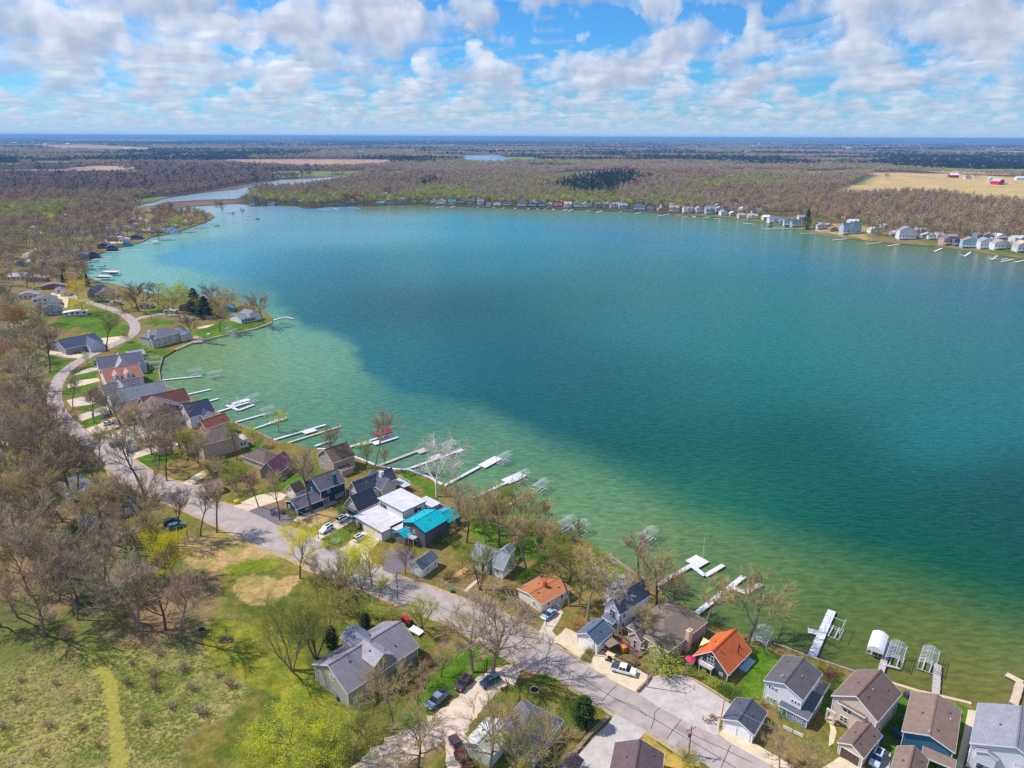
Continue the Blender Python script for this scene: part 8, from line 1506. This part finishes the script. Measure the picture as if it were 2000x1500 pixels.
scatter(near_wood, 20, ('brush', 'shrub'), ('tan', 'olive', 'brown', 'grey'), (2, 4), 2.5, 'under the near wood at the left edge', 'bush')
scatter([(-20, 800), (120, 795), (190, 870), (220, 930), (120, 960), (0, 880)], 16, ('slim', 'oak'), ('brown', 'grey', 'tan'), (15, 21), 6, 'along the pale lane at the left')
scatter([(-20, 590), (60, 600), (90, 650), (90, 700), (100, 780), (130, 830), (-20, 860)], 32, ('mid', 'mid', 'midleaf'), ('grey', 'tan', 'grey', 'tan', 'olive', 'olive', 'orange'), (13, 20), 6, 'in the thick wood left of the curving street')
scatter([(120, 775), (190, 815), (260, 900), (200, 900), (120, 800)], 6, ('slim',), ('grey', 'brown'), (15, 19), 6, 'beside the street at the left')
scatter([(200, 800), (260, 830), (360, 850), (390, 880), (280, 930), (215, 870)], 10, ('slim', 'oak'), ('brown', 'tan', 'grey'), (12, 18), 7, 'in the yards above the bright lawn')
scatter([(380, 880), (480, 900), (520, 930), (460, 975), (390, 945)], 8, ('slim', 'vase'), ('tan', 'olive', 'brown'), (9, 15), 6, 'in the thicket beside the tan house')
scatter([(880, 1000), (960, 1010), (1080, 1050), (1150, 1090), (1100, 1120), (1040, 1100), (960, 1080), (890, 1050)], 14, ('slim', 'oak', 'vase'), ('tan', 'olive', 'tan', 'grey'), (11, 18), 6, 'in the wooded lawn by the shore')
scatter([(640, 1130), (760, 1180), (830, 1225), (760, 1260), (690, 1220), (620, 1180)], 8, ('oak', 'vase', 'slim'), ('tan', 'olive', 'lime'), (7, 11), 5, 'along the near side of the street')
scatter([(780, 1330), (850, 1290), (870, 1320), (800, 1400), (740, 1430)], 6, ('oak', 'vase'), ('tan', 'olive'), (5, 8), 5, 'beside the long barn')
scatter([(1000, 1140), (1180, 1130), (1290, 1160), (1350, 1215), (1200, 1200), (1100, 1200)], 6, ('slim', 'oak'), ('tan', 'olive'), (10, 15), 7, 'by the shore')
scatter([(640, 1500), (700, 1440), (800, 1440), (860, 1480), (820, 1540), (640, 1560)], 5, ('oak', 'vase'), ('tan', 'olive'), (8, 12), 5, 'at the bottom edge by the lane')
scatter([(280, 1255), (480, 1340), (350, 1430), (250, 1420), (220, 1300)], 12, ('brush',), ('grey', 'tan', 'brown'), (1.6, 2.8), 5, 'in the dry meadow', 'bush')
scatter([(0, 1310), (180, 1320), (200, 1400), (200, 1480), (0, 1490)], 8, ('brush',), ('grey', 'tan'), (1.4, 2.2), 6, 'in the meadow beside the mown path', 'bush')
scatter([(-20, 430), (110, 440), (250, 455), (160, 490), (150, 520), (90, 560), (-20, 590)], 44, ('mid', 'mid', 'midleaf'), ('brown', 'tan', 'grey', 'olive', 'brown', 'orange'), (14, 19), 9, 'in the wooded streets above the left bay')
scatter([(250, 590), (330, 590), (440, 600), (420, 625), (300, 620)], 7, ('mid', 'midleaf'), ('grey', 'tan', 'olive'), (10, 16), 7, 'on the point')
# ---------------------------------------------------------------- woods beyond counting: one object of instanced crowns
src = []
def crown_src(kind, seed, rgb, trans=.0):
    r = random.Random(seed); mb = MB(); H = 16; mb.tube((0, 0, -1), (0, 0, H * .6), .28, .12, 4, cap=False)
    m = leafmat('far_%s' % kind, rgb, trans, .3)
    if kind == 'pine':
        for i in range(150):
            u = r.random() ** .8; z = H * (.1 + .95 * u); w = 3.6 * (1 - u) * r.uniform(.4, 1.05) + .3; a = r.uniform(0, 6.28); c = Vector((math.cos(a) * w, math.sin(a) * w, z)); d = Vector((math.cos(a), math.sin(a), -.4)); s_ = Vector((-math.sin(a), math.cos(a), 0)) * .8; mb.quad(c - s_, c + s_, c + d * 1.3)
    else:
        lobes = [Vector((r.uniform(-2.6, 2.6), r.uniform(-2.6, 2.6), r.uniform(8.5, 13.0))) for _ in range(6)] + [Vector((0, 0, 11.5))]
        for i in range(10):
            l = r.choice(lobes); mb.tube((0, 0, r.uniform(4, 8)), l, .12, .05, 3, cap=False)
        for i in range(250):
            l = r.choice(lobes); d = rvec(r); c = l + d * r.uniform(1.2, 3.0) * r.uniform(.6, 1) ** .4; c.z = max(c.z, 4.5); a = rvec(r); b_ = a.cross(rvec(r)).normalized(); s_ = r.uniform(.35, .85)
            mb.quad(c - a * s_, c + b_ * s_ * .55, c + a * s_)
    me = mb.mesh('far_crown_%s' % kind, m); o = bpy.data.objects.new('far_crown_%02d_%s' % (len(src), kind), me); src.append(o)
for i, (k, c, tr) in enumerate([('purple', (150, 128, 114), 0), ('brown', (178, 152, 118), 0), ('tan', (176, 156, 120), .1), ('olive', (154, 150, 90), .2), ('lime', (176, 182, 92), .2), ('rust', (166, 124, 100), .1), ('greybrown', (174, 156, 142), 0), ('pine', (42, 66, 52), .1)]): crown_src(k, 50 + i, c, tr)
sc_col = bpy.data.collections.new('crown_sources')
for o in src: sc_col.objects.link(o)
rn = np.random.RandomState(8); PT_ = []
def band(y0, y1, s, xl=-.95, xr=.95, zone=None):
    yy = np.arange(y0, y1, s)
    for y in yy:
        xs = np.arange(xl * y, xr * y, s); x = xs + rn.uniform(-.45, .45, len(xs)) * s; Y_ = y + rn.uniform(-.45, .45, len(xs)) * s; PT_.append(np.stack([x, Y_, np.full(len(xs), s)], 1))
y = 560.0
while y < 32000:
    s = 8.4 if y < 1500 else y / 150 * .84 + .0 if y < 4000 else y / 120 * .84; s = max(s, 8.4); band(y, y + s * 6, s); y += s * 6
P = np.concatenate(PT_); X_, Y_, S_ = P.T
ok = ~inside_np(X_, Y_, SHORE); 
d_sh = dist_np(X_, Y_, SHORE)
ok &= (d_sh > np.where(X_ > -150, 26, 5))
# only behind the far shore, or in the upper left
upl = (X_ < -0.17 * Y_ - 60)
ok &= (Y_ > 1080) | upl | ((X_ > 420) & (d_sh < 900) & (Y_ > 560))
ok &= ~((X_ < 100) & (Y_ < 560))
for Q in PONDS:
    m = (X_ > min(q.x for q in Q) - 20) & (X_ < max(q.x for q in Q) + 20); idx = np.where(m)[0]; ins = inside_np(X_[idx], Y_[idx], Q) | (dist_np(X_[idx], Y_[idx], Q) < 8); ok[idx[ins]] = False
for name_, poly in AREAS:
    if name_ in ('field', 'fieldpink', 'green', 'drygrass', 'mud', 'lawn', 'sand', 'dry'):
        Q = [(G0(a, max(b_, 269.5)).x, G0(a, max(b_, 269.5)).y) for a, b_ in poly]
        if max(q[1] for q in Q) < 560: continue
        m = (X_ > min(q[0] for q in Q)) & (X_ < max(q[0] for q in Q)) & (Y_ > min(q[1] for q in Q)) & (Y_ < max(q[1] for q in Q)); idx = np.where(m & ok)[0]
        ins = inside_np(X_[idx], Y_[idx], Q); ok[idx[ins]] = False
for b_ in BLOCKED:
    q = np.array(b_)
    if q[:, 1].max() < 600: continue
    idx = np.where((X_ > q[:, 0].min() - 6) & (X_ < q[:, 0].max() + 6) & (Y_ > q[:, 1].min() - 6) & (Y_ < q[:, 1].max() + 6) & ok)[0]
    if len(idx): ok[idx[inside_np(X_[idx], Y_[idx], b_) | (dist_np(X_[idx], Y_[idx], b_) < 3)]] = False
for (hx, hy, hr_, _) in HOUSES:
    if hy > 560: ok &= ((X_ - hx) ** 2 + (Y_ - hy) ** 2) > (hr_ + (1.0 if hy > 1000 else 3)) ** 2; ok &= ~((abs(X_ - hx) < hr_ * .6) & (Y_ < hy) & (Y_ > hy - 26))
for tx, ty in TREES:
    if ty > 600: ok &= ((X_ - tx) ** 2 + (Y_ - ty) ** 2) > 36
sub = upl & (Y_ < 1080); dens = fbm(X_ / 60, Y_ / 60, 3)
big_ = fbm(X_ / 520 + 9, Y_ / 330 + 4, 4); ok &= ~((big_ > .568) & (Y_ > 2200))
for Q, lim in zip(PONDS, (485, 2000)):
    idx = np.where(ok & (Y_ > min(q.y for q in Q) - 260) & (Y_ < max(q.y for q in Q)) & (X_ > min(q.x for q in Q) - 60) & (X_ < max(q.x for q in Q) + 60))[0]
    pxx = 1000 + FPX * X_[idx] / (Y_[idx] * math.cos(PITCH) + CAMH * math.sin(PITCH)); rm = np.zeros(len(idx), bool)
    for k in (30, 70, 110, 150, 190): f_ = 1 + k / Y_[idx]; rm |= inside_np(X_[idx] * f_, Y_[idx] * f_, Q)
    ok[idx[rm & (pxx < lim)]] = False
idx = np.where(ok & upl & (X_ > -900))[0]; rm = np.zeros(len(idx), bool)
for k in (12, 26, 42): f_ = 1 + k / Y_[idx]; rm |= inside_np(X_[idx] * f_, Y_[idx] * f_, SHORE)
fr = idx[Y_[idx] > 850]; r2 = np.zeros(len(fr), bool)
for k in (60, 85, 110): f_ = 1 + k / Y_[fr]; r2 |= inside_np(X_[fr] * f_, Y_[fr] * f_, SHORE)
ok[idx[rm]] = False; ok[fr[r2]] = False
ok &= ~(sub & ((dens < .34) | (rn.rand(len(X_)) < .12)))
X_, Y_, S_ = X_[ok], Y_[ok], S_[ok]
kn = fbm(X_ / 240 + 70, Y_ / 260 + 20, 3); k2 = rn.rand(len(X_)); kind = np.zeros(len(X_), int)
kind[:] = np.where(k2 < .26, 0, np.where(k2 < .52, 1, np.where(k2 < .72, 6, np.where(k2 < .93, 2, 3))))
m = kn > .53; kind[m] = np.where(k2[m] < .4, 2, np.where(k2[m] < .7, 3, np.where(k2[m] < .78, 4, 6))); m = kn > .66; kind[m] = np.where(k2[m] < .5, 4, 3)
m = (kn < .33); kind[m] = np.where(k2[m] < .14, 5, np.where(k2[m] < .6, 1, 0))
k3 = fbm(X_ / 1100 + 11, Y_ / 420 + 2, 4); m = (k3 > .55) & (Y_ > 2500); kind[m] = np.where(k2[m] < .85, 7, 0); m = (k3 < .40) & (Y_ > 2000); kind[m] = np.where(k2[m] < .6, 2, 6)
right = (X_ > 380) & (Y_ < 1500); m = right; kind[m] = np.where(k2[m] < .28, 1, np.where(k2[m] < .45, 2, np.where(k2[m] < .58, 6, np.where(k2[m] < .72, 0, np.where(k2[m] < .84, 5, 3)))))
Q = [(G0(a, b_).x, G0(a, b_).y) for a, b_ in [(-300, 332), (300, 322), (640, 333), (630, 344), (400, 371), (250, 386), (-300, 384)]]; m = inside_np(X_, Y_, Q); kind[m] = np.where(k2[m] < .72, 0, np.where(k2[m] < .9, 1, 7))
for poly in ([(1086, 364), (1120, 356), (1160, 350), (1190, 345), (1250, 347), (1253, 356), (1240, 372), (1180, 386), (1140, 384), (1100, 374)], [(1690, 304), (1760, 303), (2100, 312), (2100, 338), (1990, 340), (1850, 332), (1720, 320)], [(340, 299), (600, 298), (600, 306), (420, 308), (300, 304)], [(818, 362), (848, 360), (848, 368), (822, 370)], [(120, 277), (500, 276), (560, 282), (300, 284)], [(600, 276), (1000, 277), (1180, 281), (900, 285), (620, 283)]):
    Q = [(G0(a, b_).x, G0(a, b_).y) for a, b_ in poly]; kind[inside_np(X_ + (fbm(X_ / 25, Y_ / 25, 3) - .5) * Y_ / 14, Y_ + (fbm(X_ / 25 + 60, Y_ / 25, 3) - .5) * Y_ / 5, Q) & (rn.rand(len(X_)) < .9)] = 7
ZZ = hgt_np(X_, Y_)
me = bpy.data.meshes.new('woodland'); me.from_pydata(np.stack([X_, Y_, ZZ], 1).tolist(), [], []); n = len(X_)
def attr(nm, ty, arr):
    a = me.attributes.new(nm, ty, 'POINT'); a.data.foreach_set('vector' if ty == 'FLOAT_VECTOR' else 'value', np.asarray(arr).ravel())
attr('idx', 'INT', kind.astype(np.int32)); w_ = S_ / 8.4 * rn.uniform(.85, 1.3, n) * .92; hh = rn.uniform(.62, 1.3, n) * np.where(S_ < 9, 1.05, 1.0 + .12 * np.log(S_ / 8.4)) * np.where((X_ > 420) & (Y_ < 1500), 1.2, 1)
w_ = np.where(kind == 7, w_ * 1.15, w_)
attr('scl', 'FLOAT_VECTOR', np.stack([w_, w_, hh], 1).astype(np.float32)); attr('rot', 'FLOAT_VECTOR', np.stack([np.zeros(n), np.zeros(n), rn.uniform(0, 6.28, n)], 1).astype(np.float32))
wo = tag(link('woodland', me), 'brown and budding woods stretching from the far shore to the horizon', kind='stuff')
def inst_tree(name, col):
    ng = bpy.data.node_groups.new(name, 'GeometryNodeTree'); ng.interface.new_socket('Geometry', in_out='INPUT', socket_type='NodeSocketGeometry'); ng.interface.new_socket('Geometry', in_out='OUTPUT', socket_type='NodeSocketGeometry')
    gi = ng.nodes.new('NodeGroupInput'); go = ng.nodes.new('NodeGroupOutput'); ci = ng.nodes.new('GeometryNodeCollectionInfo'); ci.inputs[0].default_value = col; ci.inputs['Separate Children'].default_value = True; ci.inputs['Reset Children'].default_value = True
    ip = ng.nodes.new('GeometryNodeInstanceOnPoints'); ng.links.new(gi.outputs[0], ip.inputs['Points']); ng.links.new(ci.outputs[0], ip.inputs['Instance']); ip.inputs['Pick Instance'].default_value = True
    for nm, dt, sk_ in (('idx', 'INT', 'Instance Index'), ('scl', 'FLOAT_VECTOR', 'Scale'), ('rot', 'FLOAT_VECTOR', 'Rotation')):
        na = ng.nodes.new('GeometryNodeInputNamedAttribute'); na.data_type = dt; na.inputs[0].default_value = nm; ng.links.new(na.outputs[0], ip.inputs[sk_])
    ng.links.new(ip.outputs[0], go.inputs[0]); return ng
md = wo.modifiers.new('grow', 'NODES'); md.node_group = inst_tree('woodland_instances', sc_col)
print('woodland points', n)
# tufts of meadow grass
tc_col = bpy.data.collections.new('tuft_sources')
for i, c in enumerate([(176, 170, 110), (150, 154, 82), (188, 180, 130)]):
    r = random.Random(i); mb = MB()
    for j in range(9):
        a = r.uniform(0, 6.28); b_ = Vector((math.cos(a), math.sin(a), 0)) * .14; o = Vector((r.uniform(-.2, .2), r.uniform(-.2, .2), 0)); mb.quad(o - b_ * .6, o + b_ * .6, o + Vector((-b_.y, b_.x, 0)) * 2.2 + Vector((0, 0, r.uniform(.1, .26))))
    ob = bpy.data.objects.new('tuft_%d' % i, mb.mesh('tuft_%d' % i, leafmat('tuft_%d' % i, c, .4))); tc_col.objects.link(ob)
Q = [(G(*q).x, G(*q).y) for q in dict((k, v) for k, v in AREAS)['meadow']] if False else [(G(*q).x, G(*q).y) for q in [(-60, 1300), (0, 1290), (120, 1262), (250, 1258), (330, 1262), (400, 1272), (440, 1308), (472, 1332), (482, 1346), (466, 1378), (430, 1405), (380, 1425), (358, 1445), (350, 1480), (345, 1530), (-60, 1530)]]
xs = np.array(Q)[:, 0]; ys = np.array(Q)[:, 1]; nn = 9000; X_ = rn.uniform(xs.min(), xs.max(), nn); Y_ = rn.uniform(ys.min(), ys.max(), nn); ok = inside_np(X_, Y_, Q) 
for b_ in BLOCKED:
    q = np.array(b_)
    if q[:, 1].min() < 140: ok &= ~(inside_np(X_, Y_, b_) & (dist_np(X_, Y_, b_) > .35))
X_, Y_ = X_[ok], Y_[ok]; n = len(X_); me = bpy.data.meshes.new('meadow_grass'); me.from_pydata(np.stack([X_, Y_, np.full(n, .8)], 1).tolist(), [], [])
g_ = fbm(X_ / 8 + 5, Y_ / 8, 3); attr('idx', 'INT', np.where(g_ > .52, 1, np.where(rn.rand(n) < .5, 0, 2)).astype(np.int32)); s1 = rn.uniform(.5, 1.3, n); attr('scl', 'FLOAT_VECTOR', np.stack([s1, s1, s1], 1).astype(np.float32)); attr('rot', 'FLOAT_VECTOR', np.stack([np.zeros(n)] * 2 + [rn.uniform(0, 6.28, n)], 1).astype(np.float32))
mo = tag(link('meadow_grass', me), 'rough tufted grass of the unmown meadow', kind='stuff'); md = mo.modifiers.new('grow', 'NODES'); md.node_group = inst_tree('tuft_instances', tc_col)
# ---------------------------------------------------------------- air
mb = MB().box(-70000, 70000, -2400, 58000, -2.6, 128)
hm = bpy.data.materials.new('haze_air'); hm.use_nodes = True; t = hm.node_tree; t.nodes.clear()
o_ = t.nodes.new('ShaderNodeOutputMaterial'); pv = t.nodes.new('ShaderNodeVolumePrincipled'); t.links.new(pv.outputs[0], o_.inputs['Volume'])
pv.inputs['Color'].default_value = (.25, .54, 1, 1); pv.inputs['Density'].default_value = 0.00007; pv.inputs['Anisotropy'].default_value = 0.0
tag(mb.build('haze', hm), 'pale blue air over the whole landscape', kind='stuff')

# ---------------------------------------------------------------- look-alikes get told apart by their order in the view
_by = defaultdict(list)
for o in COL.objects:
    if o.parent is None and o.get('label') and o.get('category'): _by[o['label']].append(o)
ORD = ['leftmost', 'second from the left', 'third from the left', 'fourth from the left', 'fifth from the left', 'sixth from the left']
for lb, L in _by.items():
    if len(L) < 2 or len(L) > 12: continue
    L.sort(key=lambda o: proj(o.location)[0])
    base = ' '.join(lb.split()[:11]).rstrip(',')
    for i, o in enumerate(L):
        if len(L) == 2: w = ('left of two', 'right of two')[i]
        elif i < (len(L) + 1) // 2: w = ORD[i]
        else: w = ['rightmost', 'second from the right', 'third from the right', 'fourth from the right', 'fifth from the right', 'sixth from the right'][len(L) - 1 - i]
        o['label'] = base + ', ' + w
